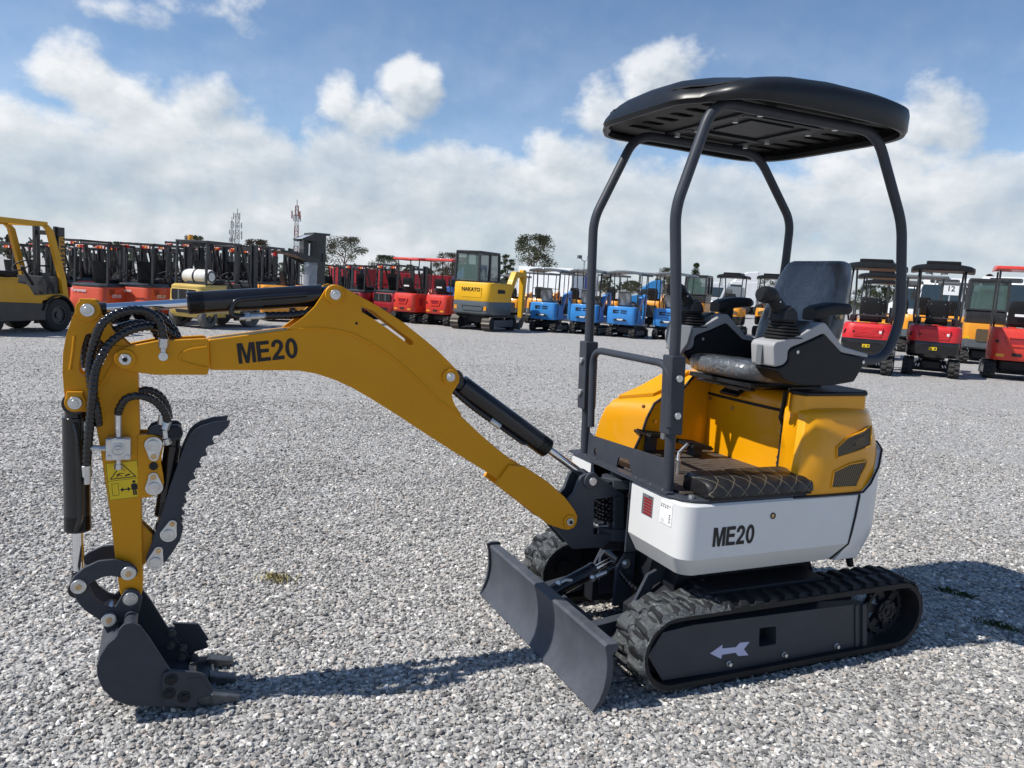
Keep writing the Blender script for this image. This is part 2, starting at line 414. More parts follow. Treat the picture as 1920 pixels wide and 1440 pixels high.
# ================================================================== the yellow digger in front
def quilt_mat():
    m = mat('quilted_leatherette', (0.012, 0.012, 0.013), 0.45); t = NT(m.node_tree); p = m.node_tree.nodes['Principled BSDF']
    tc = t.n('ShaderNodeTexCoord'); sp = t.n('ShaderNodeSeparateXYZ'); t.l(tc.outputs['Object'], sp.inputs[0])
    v = t.math('ADD', sp.outputs['Z'], t.math('MULTIPLY', sp.outputs['Y'], -0.35))
    a = t.math('MULTIPLY', t.math('ADD', sp.outputs['X'], v), 13.0); b = t.math('MULTIPLY', t.math('SUBTRACT', sp.outputs['X'], v), 13.0)
    def line(x):
        f = t.math('ABSOLUTE', t.math('SUBTRACT', t.math('FRACT', x), 0.5)); return f
    fa, fb = line(a), line(b)
    d = t.math('MINIMUM', fa, fb)
    stitch = t.math('MULTIPLY', t.sstep(d, 0.045, 0.02), t.sstep(t.math('FRACT', t.math('MULTIPLY', sp.outputs['X'], 190)), 0.15, 0.3))
    base = p.inputs['Base Color'].links[0].from_socket
    c = t.mix(t.math('MULTIPLY', stitch, 0.45), base, (0.30, 0.25, 0.16)); t.l(c, p.inputs['Base Color'])
    bp = t.n('ShaderNodeBump', i_Strength=0.9, i_Distance=0.006); t.l(t.math('POWER', d, 0.5), bp.inputs['Height']); t.l(bp.outputs[0], p.inputs['Normal'])
    return m
def crinkle_mat(name, col, rough, alpha, scale, strength, stretch=(1, 1, 1), coat=0.5):
    m = mat(name, col, rough, alpha=alpha, coat=coat, vary=0.2); t = NT(m.node_tree); p = m.node_tree.nodes['Principled BSDF']
    tc = t.n('ShaderNodeTexCoord'); mp = t.n('ShaderNodeMapping'); mp.inputs['Scale'].default_value = stretch; t.l(tc.outputs['Object'], mp.inputs[0])
    nz = t.n('ShaderNodeTexNoise', i_Scale=scale, i_Detail=5.0, i_Roughness=0.6, i_Distortion=1.6); t.l(mp.outputs[0], nz.inputs['Vector'])
    r = t.math('ABSOLUTE', t.math('SUBTRACT', nz.outputs['Fac'], 0.5))
    bp = t.n('ShaderNodeBump', i_Strength=strength, i_Distance=0.02); t.l(r, bp.inputs['Height']); t.l(bp.outputs[0], p.inputs['Normal']); t.l(bp.outputs[0], p.inputs['Coat Normal'])
    if alpha < 1:
        t.l(t.math('ADD', alpha * 0.55, t.math('MULTIPLY', t.sstep(r, 0.0, 0.2), alpha)), p.inputs['Alpha'])
    return m
def mesh_mat():
    m = mat('expanded_metal_grille', (0.012, 0.011, 0.010), 0.6); t = NT(m.node_tree); p = m.node_tree.nodes['Principled BSDF']
    tc = t.n('ShaderNodeTexCoord'); sp = t.n('ShaderNodeSeparateXYZ'); t.l(tc.outputs['Object'], sp.inputs[0])
    v = t.math('MULTIPLY', sp.outputs['Z'], 0.55)
    def ln(x): return t.math('ABSOLUTE', t.math('SUBTRACT', t.math('FRACT', t.math('MULTIPLY', x, 95)), 0.5))
    d = t.math('MINIMUM', ln(t.math('ADD', sp.outputs['X'], v)), ln(t.math('SUBTRACT', sp.outputs['X'], v)))
    k = t.sstep(d, 0.17, 0.09)
    t.l(t.mix(k, (0.004, 0.004, 0.004), (0.20, 0.14, 0.07)), p.inputs['Base Color']); return m
def mat_floor():
    m = mat('worn_floor_mat', (0.040, 0.030, 0.024), 0.62, vary=0.6, vscale=9, bump=0.3, bscale=40); t = NT(m.node_tree); p = m.node_tree.nodes['Principled BSDF']
    tc = t.n('ShaderNodeTexCoord'); wv = t.n('ShaderNodeTexWave', i_Scale=10.0, i_Distortion=6.0, i_Detail=3.0); wv.bands_direction = 'Y'; t.l(tc.outputs['Object'], wv.inputs['Vector'])
    base = p.inputs['Base Color'].links[0].from_socket
    t.l(t.mix(t.math('MULTIPLY', wv.outputs['Fac'], 0.55), base, (0.13, 0.11, 0.095)), p.inputs['Base Color']); return m
M['quilt'] = quilt_mat(); M['grille'] = mesh_mat(); M['floor'] = mat_floor()
M['wrap'] = crinkle_mat('crinkled_clear_wrap', (0.52, 0.57, 0.58), 0.08, 0.24, 42.0, 1.0, (1, 1, 1), 1.0)
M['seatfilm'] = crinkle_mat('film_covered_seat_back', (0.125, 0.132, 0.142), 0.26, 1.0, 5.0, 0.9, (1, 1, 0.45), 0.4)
def film_highlight_streaks():  # milky film tone; pale noise streaks paint the film's highlights into its colour
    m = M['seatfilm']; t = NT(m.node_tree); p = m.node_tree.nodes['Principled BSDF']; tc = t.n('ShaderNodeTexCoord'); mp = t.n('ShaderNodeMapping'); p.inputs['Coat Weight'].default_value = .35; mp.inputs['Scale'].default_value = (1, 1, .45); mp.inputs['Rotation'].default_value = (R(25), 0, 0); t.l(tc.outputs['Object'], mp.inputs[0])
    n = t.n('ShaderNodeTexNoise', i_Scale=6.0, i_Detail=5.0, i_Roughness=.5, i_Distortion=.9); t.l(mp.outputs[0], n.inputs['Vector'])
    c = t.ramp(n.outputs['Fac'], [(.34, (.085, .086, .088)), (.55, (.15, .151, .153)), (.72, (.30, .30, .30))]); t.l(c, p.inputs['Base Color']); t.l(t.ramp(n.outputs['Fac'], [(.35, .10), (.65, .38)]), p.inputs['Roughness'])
film_highlight_streaks()
M['cushfilm'] = crinkle_mat('film_covered_seat_cushion', (0.10, 0.11, 0.12), 0.12, 1.0, 14.0, 1.0, (1, 1, 1), 0.9)

ROOT = empty('mini_excavator', label='yellow and white mini excavator with black canopy and its boom reaching left, nearest of all', cat='mini excavator')
YB = -0.062

# ------------------------------------------------------------------ crawlers
def stadium(r, x0, x1, zc, n=14):
    return [(x1 + r * math.sin(math.pi * k / n), zc + r * math.cos(math.pi * k / n)) for k in range(n + 1)] + \
           [(x0 - r * math.sin(math.pi * k / n), zc - r * math.cos(math.pi * k / n)) for k in range(n + 1)]
def stad_at(s, r, x0, x1, zc):
    """point, tangent angle at arc length s (starts top rear, runs forward)"""
    L = x1 - x0; P = 2 * L + 2 * math.pi * r; s %= P
    if s < L: return (x0 + s, zc + r), 0.0
    s -= L
    if s < math.pi * r: a = s / r; return (x1 + r * math.sin(a), zc + r * math.cos(a)), -a
    s -= math.pi * r
    if s < L: return (x1 - s, zc - r), -math.pi
    s -= L; a = s / r; return (x0 - r * math.sin(a), zc - r * math.cos(a)), -math.pi - a
TX0, TX1, TZ = -0.642, 0.507, 0.161
def crawler(side):
    yc = side * 0.406; hw = 0.094; ro, ri = 0.1425, 0.121
    mb = MB(); mb.prism(stadium(ro, TX0, TX1, TZ), yc - hw, yc + hw, 1, [stadium(ri, TX0, TX1, TZ)])
    mb.prism(stadium(ro + .007, TX0, TX1, TZ), yc - hw * .80, yc + hw * .80, 1, [stadium(ro - .004, TX0, TX1, TZ)])
    P = 2 * (TX1 - TX0) + 2 * math.pi * ro; N = 44
    for row in (-1, 1):
        for i in range(N):
            s = (i + (0.5 if row > 0 else 0)) * P / N
            (x, z), a = stad_at(s, ro, TX0, TX1, TZ)
            nx, nz = -math.sin(a), math.cos(a); tx, tz = math.cos(a), math.sin(a)
            if nx * (x - 0) < -9: pass
            vs = []
            for (h, tw, ys) in ((0.002, .046, (.004, .092)), (0.018, .026, (.012, .080))):
                for (t_, y_) in ((-1, ys[0]), (1, ys[0]), (1, ys[1]), (-1, ys[1])):
                    sk = 0.012 * (y_ / .09)
                    q = t_ * tw / 2 + sk
                    vs.append((x + tx * q + nx * h, yc + row * y_, z + tz * q + nz * h))
            mb.add(vs, [(0, 1, 2, 3), (4, 5, 6, 7), (0, 1, 5, 4), (1, 2, 6, 5), (2, 3, 7, 6), (3, 0, 4, 7)])
    tr = mb.build('crawler_track', M['rubber'], ROOT, bevel=0.003, seg=1)
    # clear wrap still on the front of the belt
    ring = []; nP = 74; yy = [-1.0, -.86, -.55, -.2, 0.0, .2, .55, .86, 1.0]; vs = []; fs = []
    L = TX1 - TX0; s0 = L * 0.80; s1 = L + math.pi * ro + L * 0.10
    for i in range(nP):
        s = s0 + (s1 - s0) * i / (nP - 1); (x, z), a = stad_at(s, ro, TX0, TX1, TZ)
        nx, nz = -math.sin(a), math.cos(a)
        for j, y in enumerate(yy):
            row = 1 if y > 0 else -1
            ph = (s / (P / N) - (0.5 if row > 0 else 0)) % 1.0
            lug = 0.5 + 0.5 * math.cos(2 * math.pi * ph)
            h = 0.004 + 0.0165 * lug ** 0.7 * (1.0 if 0.05 < abs(y) < .9 else 0.25) + rng.uniform(-.003, .003)
            if abs(y) == 1.0: h = -0.004
            vs.append((x + nx * h, yc + y * (hw + .004) + rng.uniform(-.002, .002), max(0.004, z + nz * h)))
    k = len(yy)
    for i in range(nP - 1):
        for j in range(k - 1): fs.append((i * k + j, i * k + j + 1, (i + 1) * k + j + 1, (i + 1) * k + j))
    MB().add(vs, fs).build('plastic_wrap', M['wrap'], tr, ang=25)
    yo = side * 0.474
    def Y(a, b): return (min(side * a, side * b), max(side * a, side * b))
    plate = PZ([(1215, 1230), (1243, 1186), (1300, 1172), (1500, 1146), (1621, 1131), (1621, 1214), (1500, 1237), (1242, 1276)], .474)
    hole = round_poly(PZ([(1424, 1178), (1455, 1174), (1455, 1208), (1423, 1213)], .474), .008)
    mb = MB(); lo, hi = Y(.40, .474); mb.prism(plate, lo, hi, 1, [hole])
    mb.build('track_frame', M['graphite'], tr)
    back = MB(); lo, hi = Y(.385, .41); back.prism(PZ([(1240, 1190), (1620, 1128), (1620, 1200), (1250, 1262)], .474), lo, hi); back.build('frame_web', M['dark'], tr)
    mb = MB(); lo, hi = Y(.462, .480); mb.prism(PZ([(1602, 1134), (1608, 1133.3), (1608, 1216), (1602, 1217)], .474), lo, hi)
    mb.prism(PZ([(1614, 1132.5), (1622, 1131), (1622, 1215), (1614, 1216)], .474), *Y(.46, .484)); mb.build('end_rib', M['graphite'], tr, bevel=.002)
    # sprocket
    sc = (TX0 + .015, TZ); mb = MB(); lo, hi = Y(.41, .435)
    mb.ring((sc[0], lo, sc[1]), (sc[0], hi, sc[1]), .106, .088, 36)
    for k in range(6):
        a = math.pi * k / 3 + .2; d = Vector((math.cos(a), 0, math.sin(a))); rot = Matrix.Rotation(-a, 3, 'Y')
        mb.box(Vector((sc[0], (lo + hi) / 2, sc[1])) + d * .068, (.068, .020, .034), rot)
    for k in range(18):
        a = 2 * math.pi * k / 18; d = Vector((math.cos(a), 0, math.sin(a)))
        mb.box(Vector((sc[0], (lo + hi) / 2, sc[1])) + d * .109, (.016, .02, .014), Matrix.Rotation(-a, 3, 'Y'))
    spk = mb.build('sprocket', M['dark'], tr, bevel=.002)
    mb = MB(); a = side * .43; b = side * .452; mb.cyl((sc[0], a, sc[1]), (sc[0], b, sc[1]), .052, 28); mb.build('hub', M['dark'], spk, bevel=.004)
    mb = MB(); mb.ring((sc[0], side * .451, sc[1]), (sc[0], side * .456, sc[1]), .034, .026, 24); mb.cyl((sc[0], side * .45, sc[1]), (sc[0], side * .458, sc[1]), .012, 6)
    for k in range(6):
        an = math.pi * k / 3; mb.cyl((sc[0] + .043 * math.cos(an), side * .45, sc[1] + .043 * math.sin(an)), (sc[0] + .043 * math.cos(an), side * .458, sc[1] + .043 * math.sin(an)), .006, 6)
    mb.build('hub_bolt', M['dark'], tr)
    mb = MB(); mb.cyl((TX1, side * .37, TZ), (TX1, side * .44, TZ), .111, 32); mb.cyl((TX1, side * .36, TZ), (TX1, side * .455, TZ), .045, 20); mb.build('idler', M['dark'], tr, bevel=.006)
    for px, py in ((1366, 1244), (1470, 1227), (1568, 1211)):
        q = bk(px, py, 1, .476)
        mb = MB(); mb.cyl((q.x, side * .36, .082), (q.x, side * .455, .082), .040, 22); mb.cyl((q.x, side * .375, .082), (q.x, side * .44, .082), .03, 18); mb.build('track_roller', M['dark'], tr, bevel=.004)
        mb = MB(); mb.cyl((q.x, side * .473, q.z), (q.x, side * .478, q.z), .0105, 16); mb.cyl((q.x, side * .478, q.z), (q.x, side * .490, q.z), .0085, 6); mb.build('bolt', M['zinc'], tr, bevel=.001)
    if side > 0:
        ar = PZ([(1331.4, 1225.2), (1354.6, 1209), (1354, 1216), (1379.8, 1213.5), (1387.8, 1205), (1405.5, 1203.4), (1394.9, 1217), (1403, 1228.6), (1384, 1229.8), (1379.4, 1223.6), (1353.6, 1227.6), (1352, 1235.3)], .475)
        MB().prism(ar, .4735, .4752).build('arrow_decal', M['decalw'], tr)
    return tr
crawler(1); crawler(-1)

# ------------------------------------------------------------------ chassis
mb = MB()
mb.prism([(.36, .30), (.33, .40), (-.33, .40), (-.38, .30), (-.33, .10), (.30, .10)], -.26, .26)
for s in (-1, 1):
    mb.prism([(.30, .33), (.22, .12), (-.25, .12), (-.30, .33)], *sorted((s * .24, s * .40)))
    mb.loft([[(.50, s * .12, .10), (.50, s * .12, .20), (.50, s * .20, .20), (.50, s * .20, .10)], [(.24, s * .14, .09), (.24, s * .14, .36), (.24, s * .30, .34), (.24, s * .30, .09)]])
mb.cyl((0, 0, .39), (0, 0, .452), .27, 48)
ch = mb.build('undercarriage_frame', M['dark'], ROOT, bevel=.006)
# grey sloped side plates of the cross frame, seen behind the blade
for s in (-1, 1):
    mb = MB(); mb.prism([(.50, .19), (.43, .33), (.30, .385), (.10, .30), (.12, .26), (.30, .33), (.40, .28), (.45, .17)], *sorted((s * .165, s * .182))); mb.build('gusset', M['graphite'], ch, bevel=.002)
mb = MB(); mb.prism([(.47, .13), (.47, .30), (.43, .36), (.38, .36), (.38, .13)], YB - .075, YB - .057); mb.prism([(.47, .13), (.47, .30), (.43, .36), (.38, .36), (.38, .13)], YB + .057, YB + .075)
mb.build('cylinder_lug', M['graphite'], ch, bevel=.003)
# hoses at the rear of the frame, over the track
for k in range(2):
    p = [(-.20, .24 - .03 * k, .30), (-.30, .27 - .03 * k, .40), (-.42, .30 - .03 * k, .43), (-.50, .32 - .02 * k, .40), (-.52, .33, .33)]
    MB().tube(smooth_path(p, 6), .013, 10).build('travel_hose', M['rubber'], ch)
mb = MB(); mb.cyl((-.47, .30, .425), (-.52, .315, .40), .015, 8); mb.cyl((-.46, .27, .425), (-.51, .29, .40), .015, 8); mb.build('hose_fitting', M['zinc'], ch, bevel=.002)

# ------------------------------------------------------------------ dozer blade
BW = 0.519
bl = empty('dozer_blade'); bl.parent = ROOT
sec = [(.826, .243), (.816, .21), (.811, .17), (.811, .13), (.818, .085), (.832, .048), (.857, .010), (.843, .007), (.812, .035), (.792, .08), (.783, .13), (.784, .175), (.790, .203), (.786, .215), (.770, .222), (.768, .240), (.775, .248), (.815, .250)]
mb = MB(); mb.prism(sec, -BW, BW); mb.build('blade_plate', M['blade'], bl, bevel=.003)
mb = MB(); mb.prism([(x + (.012 if i < 6 else 0), z + (.012 if z > .2 else 0)) for i, (x, z) in enumerate(sec)], -BW - .012, -BW + .001); mb.build('end_plate', M['graphite'], bl, bevel=.002)
mb = MB()
for s in (-1, 1):
    mb.loft([[(.79, s * .20 - .022, .09), (.79, s * .20 + .022, .09), (.79, s * .20 + .022, .155), (.79, s * .20 - .022, .155)], [(.36, s * .22 - .022, .15), (.36, s * .22 + .022, .15), (.36, s * .22 + .022, .215), (.36, s * .22 - .022, .215)]])
mb.box((.66, 0, .125), (.05, .40, .05))
mb.build('push_arm', M['graphite'], bl, bevel=.004)
c0, c1 = Vector((.775, YB, .175)), Vector((.425, YB, .315)); cdv = (c1 - c0)
cy = MB().cyl(c0, c0 + cdv * .68, .032, 24).build('blade_cylinder', M['black'], bl, bevel=.003)
mb = MB(); mb.cyl(c0 + cdv * .66, c1, .015, 18); mb.build('rod', M['chrome'], cy)
mb = MB(); mb.cyl(c0 + cdv * .64, c0 + cdv * .70, .034, 24); mb.cyl((c1.x, YB - .05, c1.z), (c1.x, YB + .05, c1.z), .036, 24); mb.build('rod_eye', M['black'], cy, bevel=.003)
mb = MB(); mb.cyl((c1.x, YB + .05, c1.z), (c1.x, YB + .088, c1.z), .014, 6); mb.cyl((c1.x, YB + .074, c1.z), (c1.x, YB + .078, c1.z), .021, 20); mb.build('pin_nut', M['zinc'], cy, bevel=.001)
mb = MB(); a = c0 + cdv * .18 + Vector((0, .02, .036)); mb.tube([a, a + Vector((-.03, 0, .012)), a + Vector((-.06, 0, .008))], .009, 8); mb.sphere(a, .013); b = c0 + cdv * .62 + Vector((0, .034, -.01)); mb.sphere(b, .016); mb.cyl(b, b + Vector((-.06, .004, .02)), .011, 8); mb.build('fitting', M['zinc'], cy)
hp = [b + Vector((-.06, .004, .02)), b + Vector((-.10, .02, .04)), Vector((.42, .06, .235)), Vector((.36, .12, .20)), Vector((.31, .17, .19))]
def spiral_hose(name, pts, r, parent, pitch=0.021, n=10, amp=.075, material=None):
    P = smooth_path(pts, 10); L = sum((P[i + 1] - P[i]).length for i in range(len(P) - 1)); m = max(12, int(L / pitch * 6)); Q = []
    acc = [0.0]
    for i in range(len(P) - 1): acc.append(acc[-1] + (P[i + 1] - P[i]).length)
    k = 0
    for j in range(m + 1):
        s = L * j / m
        while k < len(acc) - 2 and acc[k + 1] < s: k += 1
        f = (s - acc[k]) / max(1e-9, acc[k + 1] - acc[k]); Q.append(P[k].lerp(P[k + 1], min(1, f)))
    X = None; rings = []
    for i, p in enumerate(Q):
        tg = (Q[min(i + 1, m)] - Q[max(i - 1, 0)]).normalized()
        if X is None: X = tg.orthogonal().normalized()
        X = (X - tg * X.dot(tg)).normalized(); Y = tg.cross(X); rr = []
        for q in range(n):
            a = 2 * math.pi * q / n
            w = r * (1 + amp * (1 if math.cos(a - 2 * math.pi * (L * i / m) / pitch) > -.35 else -1.1))
            rr.append(p + (X * math.cos(a) + Y * math.sin(a)) * w)
        rings.append(rr)
    return MB().loft(rings).build(name, material or M['black'], parent, ang=60)
spiral_hose('hose', hp, .011, cy, .016)

# ------------------------------------------------------------------ white lower body and counterweight
def plan(xf, yn, chx, chy, xr0):
    """half plan of the near side, front to rear"""
    return None
arc_ = [((1 - t) ** 2 * .485 + 2 * t * (1 - t) * .485 + t * t * .405, (1 - t) ** 2 * .385 + 2 * t * (1 - t) * .452 + t * t * .452) for t in np.linspace(0, 1, 13)]
near = [(.485, .095)] + [(float(x), float(y)) for x, y in arc_]
def zsec(pts, z, inset=0.0, cx=0.0):
    out = []
    for x, y in pts:
        out.append((x - inset * (1 if x > .3 else 0), y - inset * (1 if y > 0 else -1) if abs(y) > .3 else y, z))
    return out
X_SEAM = -.375
body = near + [(.10, .452), (X_SEAM, .452), (X_SEAM, -.452)] + [(x, -y) for x, y in reversed(near[1:])] + [(.485, -.235), (.30, -.235), (.30, .095)]
def inset_ring(z, d, xs=0.0):
    out = []
    for x, y in body:
        sm = lambda v: v * v * (3 - 2 * v)
        nx = x - d * sm(min(1, max(0, (x - .335) / .15))); ny = y - math.copysign(d, y) * sm(min(1, max(0, (abs(y) - .30) / .152)))
        if abs(x - X_SEAM) < 1e-6: nx = x + xs
        out.append((nx, ny, z))
    return out
mb = MB(); mb.loft([inset_ring(.409, .045, .072), inset_ring(.487, .0, .026), inset_ring(.688, 0), inset_ring(.696, .008)])
lb = mb.build('lower_body', M['white'], ROOT, bevel=.003, ang=19)
# rear counterweight: white, its top edge climbs towards the back
cw_plan = [(-.382, .452), (-.44, .446), (-.50, .425), (-.555, .385), (-.60, .32), (-.635, .22), (-.655, .11), (-.66, 0)]
cw_plan = cw_plan + [(x, -y) for x, y in reversed(cw_plan[:-1])]
def cwz(x): return .690 + .18 * min(1, max(0, (-.40 - x) / .17)) ** 1.1
rings = []
for z, d, xs in ((.409, .06, .072), (.490, .012, .026), (.53, 0, .020), (.60, 0, .010)):
    rings.append([(x + d * .8 if x < -.45 else x + xs * (1 if x > -.40 else 0), y * (1 - d * .9), z) for x, y in cw_plan])
rings.append([(x, y, cwz(x)) for x, y in cw_plan]); rings.append([(x + .015 if x < -.45 else x, y * .97, cwz(x) + .006) for x, y in cw_plan])
mb = MB(); mb.loft(rings); mb.build('counterweight', M['white'], ROOT, bevel=.003, ang=26)
mb = MB(); mb.loft([[(x, y, z - .01) for x, y, z in inset_ring(.47, .07, .0)], [(x, y, z) for x, y, z in inset_ring(.684, .012, .0)]])
mb.box((-.378, 0, .60), (.03, .88, .15)); mb.build('inner_frame', M['trim'], ROOT)
def near_face(px, py, off=.0012): q = bk(px, py, 1, .452); return Vector((q.x, .452 + off, q.z))
c = near_face(1376, 1004)
heavy_text('model_lettering', 'ME20', .073, M['letter'], lb, frame(c, (-1, 0, 0), (0, 0, 1)), sx=.84)
q = near_face(1449, 967, 0); mb = MB(); mb.ring((q.x, .450, q.z), (q.x, .455, q.z), .0125, .008, 20); mb.build('lock_ring', M['trim'], lb)
mb = MB(); mb.cyl((q.x, .449, q.z), (q.x, .4535, q.z), .008, 16); mb.build('lock_core', M['brass'], lb)
def front_face(px, py, off=.0012, x0=.485): q = bk(px, py, 0, x0); return Vector((x0 + off, q.y, q.z))
q = front_face(1180, 930); MB().cyl((.484, q.y, q.z), (.4866, q.y, q.z), .0115, 20).build('hole_plug', M['trim'], lb)
a = front_face(1201, 926); b = front_face(1228, 966); yc, zc, w, h = (a.y + b.y) / 2, (front_face(1214, 947)).z, .072, .082
lbl = MB().box((.4860, yc, zc), (.0012, w, h)).build('data_plate', M['greyd'], lb)
mb = MB()
for k in range(6): mb.box((.4869, yc + .004, zc + .024 - k * .0115), (.0006, .054, .0085))
mb.build('print', M['redlabel'], lbl)
mb = MB()
for k in range(7): mb.box((.4868, yc - .030, zc + .024 - k * .009), (.0006, .006, .003))
mb.box((.4868, yc + .018, zc + .034), (.0006, .026, .003)); mb.box((.4868, yc + .02, zc - .036), (.0006, .022, .003)); mb.build('print', M['trim'], lbl)
c = front_face(1251, 963, .0, .476); r_ = Vector((-.12, 1, 0)).normalized(); c = front_face(1250, 963, .0); r_ = Vector((0, 1, 0)); fr = frame(Vector((.4862, .338, (bk(1251, 963, 0, .485)).z)), r_, (0, 0, 1))
o = MB().box((0, 0, 0), (.074, .085, .002)).xf(fr).build('paper_label', M['paper'], lb)
mb = MB()
for i in range(9): mb.box((-.03 + (i % 5) * .013, .030 - (i // 5) * .008, .0008), (.006 + .003 * (i % 2), .005, .0004))
for i in range(5): mb.box((.024, -.002 - i * .007, .0008), (.010 - (i % 2) * .003, .004, .0004))
for i in range(3): mb.box((-.018, -.026 - i * .005, .0008), (.022, .0012, .0004))
mb.box((0, .0405, .0006), (.072, .001, .0004)); mb.box((0, -.0405, .0006), (.072, .001, .0004)); mb.box((.036, 0, .0006), (.001, .081, .0004)); mb.box((-.036, 0, .0006), (.001, .081, .0004))
mb.xf(fr).build('print', M['trim'], o)

# ------------------------------------------------------------------ floor, front plate
fl = [(.495, -.43), (.495, .30), (.49, .345), (.47, .395), (.43, .43), (.385, .445), (-.20, .445), (-.20, -.445), (.44, -.445)]
MB().prism(fl, .700, .7075, 2).build('deck_plate', M['graphite'], ROOT, bevel=.002)
MB().prism([(.43, -.40), (.43, .36), (-.21, .36), (-.21, -.40)], .708, .716, 2).build('floor_mat', M['floor'], ROOT, bevel=.002)
XP = .458
def PX(pts, x=XP):
    return [(bk(a, b, 0, x).y, bk(a, b, 0, x).z) for a, b in pts]
top = PX([(1100, 806), (1106, 811), (1112, 817), (1190, 842), (1263, 866)])
outl = [(-.335, .7077)] + top + [(.325, .7077)]
outl[1] = (-.335, outl[1][1] + .0)
hole = round_poly(PX([(1160, 857), (1180, 862), (1186, 889), (1155, 889)]), .010)
hole = [(y, max(z, .7125)) for y, z in hole]
hc = bk(1117, 848, 0, XP); circ = [(hc.y + .012 * math.cos(2 * math.pi * k / 16), hc.z + .019 * math.sin(2 * math.pi * k / 16)) for k in range(16)]
fp = MB().prism(outl, XP - .005, XP + .003, 0, [hole, circ]).build('front_plate', M['graphite'], ROOT, bevel=.0015)
mb = MB(); mb.box((.476, 0, .7115), (.036, .68, .008)); mb.build('flange', M['graphite'], fp, bevel=.001)
mb = MB()
for y in (-.29, -.21, .12, .22, .30): mb.sphere((.482, y, .717), .005, 8)
mb.build('rivet', M['steel'], fp)
q = bk(1296, 934, 2, .708); MB().cyl((q.x, q.y, .707), (q.x, q.y, .720), .011, 6).build('deck_bolt', M['zinc'], ROOT)
# quilted step pad along the near edge
prof = [(.27, .718), (.27, .772), (.29, .782), (.39, .782), (.43, .778), (.458, .756), (.464, .724), (.445, .713)]
rings = []
for i, x in enumerate((.385, .375, .35, .20, .05, -.09, -.115, -.125)):
    e = (0.80, .93, 1, 1, 1, 1, .93, .8)[i]
    rings.append([(x, .385 + (y - .385) * e, .725 + (z - .725) * e) for y, z in prof])
MB().loft(rings).build('step_pad', M['quilt'], ROOT, bevel=.004, ang=60)
MB().box((.13, .385, .7115), (.50, .125, .0075)).build('pad_base', M['trim'], ROOT, bevel=.002)
# pedals
for (px, py, w, n) in ((1216, 812, .20, 1), (1300, 834, .15, 0)):
    z = .80 if n else .765
    q = bk(px, py, 2, z); mb = MB(); mb.box((q.x, q.y, z), (.115, w, .012), Matrix.Rotation(R(-7), 3, 'Y'))
    for k in range(9): mb.box((q.x, q.y - w / 2 + (k + .5) * w / 9, z + .009), (.105, w / 18, .006), Matrix.Rotation(R(-7), 3, 'Y'))
    pd = mb.build('pedal', M['plastic'], ROOT, bevel=.002)
    mb = MB(); mb.box((q.x - .01, q.y, (z + .716) / 2), (.05, .052, z - .72)); mb.build('pedal_post', M['graphite'], pd, bevel=.003)
q = bk(1272, 850, 2, .80); mb = MB()
for k in (0, 1): mb.cyl((q.x, q.y - .02 + k * .028, .715), (q.x, q.y - .02 + k * .028, .775), .009, 8)
mb.tube([(q.x, q.y, .77), (q.x - .01, q.y - .01, .80), (q.x - .03, q.y + .02, .845)], .007, 8); mb.build('hydraulic_fitting', M['zinc'], ROOT, bevel=.001)

# ------------------------------------------------------------------ far side console (tank cover)
prof = PZ([(1196, 842), (1204, 815), (1214, 785), (1228, 757), (1250, 742), (1280, 731), (1300, 708), (1312, 697), (1360, 690)], -.335)
prof = [(prof[0][0] + .02, .7085)] + prof[1:] + [(-.30, 1.09), (-.30, .7085)]
farp = PZ([(1112, 842), (1116, 815), (1124, 788), (1134, 765), (1150, 749), (1190, 731), (1235, 707), (1262, 697), (1330, 688)], -.49)
farp = [(farp[0][0], .7085)] + farp[1:] + [(-.30, 1.09), (-.30, .7085)]
tank_at = lambda k, t: (prof[k][0] + (farp[k][0] - prof[k][0]) * t, -.335 - .155 * t, prof[k][1] + (farp[k][1] - prof[k][1]) * t)
mb = MB(); mb.loft([[tank_at(k, t) for k in range(len(prof))] for t in (0, .5, 1)]); tk = mb.build('side_tank', M['hood'], ROOT, bevel=.012, seg=3)
mb = MB(); P_ = [(x + .004, -.334, z + .001) for x, z in prof[:-2]]; mb.tube(P_, .007, 6); mb.build('edge_seal', M['trim'], tk)
mb = MB()
for px, py in ((1206, 750), (1165, 788), (1252, 723)): pass
for (px, py) in ((1206, 750 + 12), (1228, 790)):
    q = bk(px, py, 1, -.334); mb.cyl((q.x, -.335, q.z), (q.x, -.328, q.z), .009, 10)
mb.build('tank_bolt', M['brass'], tk)
# lid with latch on top of the console
zt = lambda x: np.interp(-x, [-p[0] for p in prof[1:9]], [p[1] for p in prof[1:9]])
x0 = prof[4][0] + .02; rings = []
for x in np.linspace(x0, x0 - .17, 8):
    u_ = (x - x0) / -.17; k_ = 4 + u_ * 2.6; ki = int(k_); f_ = k_ - ki; a_, b_ = Vector(tank_at(ki, .25)).lerp(Vector(tank_at(ki + 1, .25)), f_), Vector(tank_at(ki, .92)).lerp(Vector(tank_at(ki + 1, .92)), f_)
    rings.append([tuple(b_ + Vector((0, 0, -.004))), tuple(a_ + Vector((0, 0, -.004))), tuple(a_ + Vector((0, 0, .020))), tuple(b_ + Vector((0, 0, .020)))])
ld = MB().loft(rings).build('filler_lid', M['hood'], tk, bevel=.006, seg=3)
mb = MB(); xl, yl_, z = tank_at(6, .5); mb.box((xl + .01, yl_, z + .027), (.04, .018, .012)); mb.cyl((xl, yl_, z + .015), (xl, yl_, z + .058), .012, 12); mb.tube([(xl, yl_ - .015, z + .052), (xl - .015, yl_ + .012, z + .058)], .010, 8); mb.build('lid_latch', M['steel'], tk, bevel=.002)

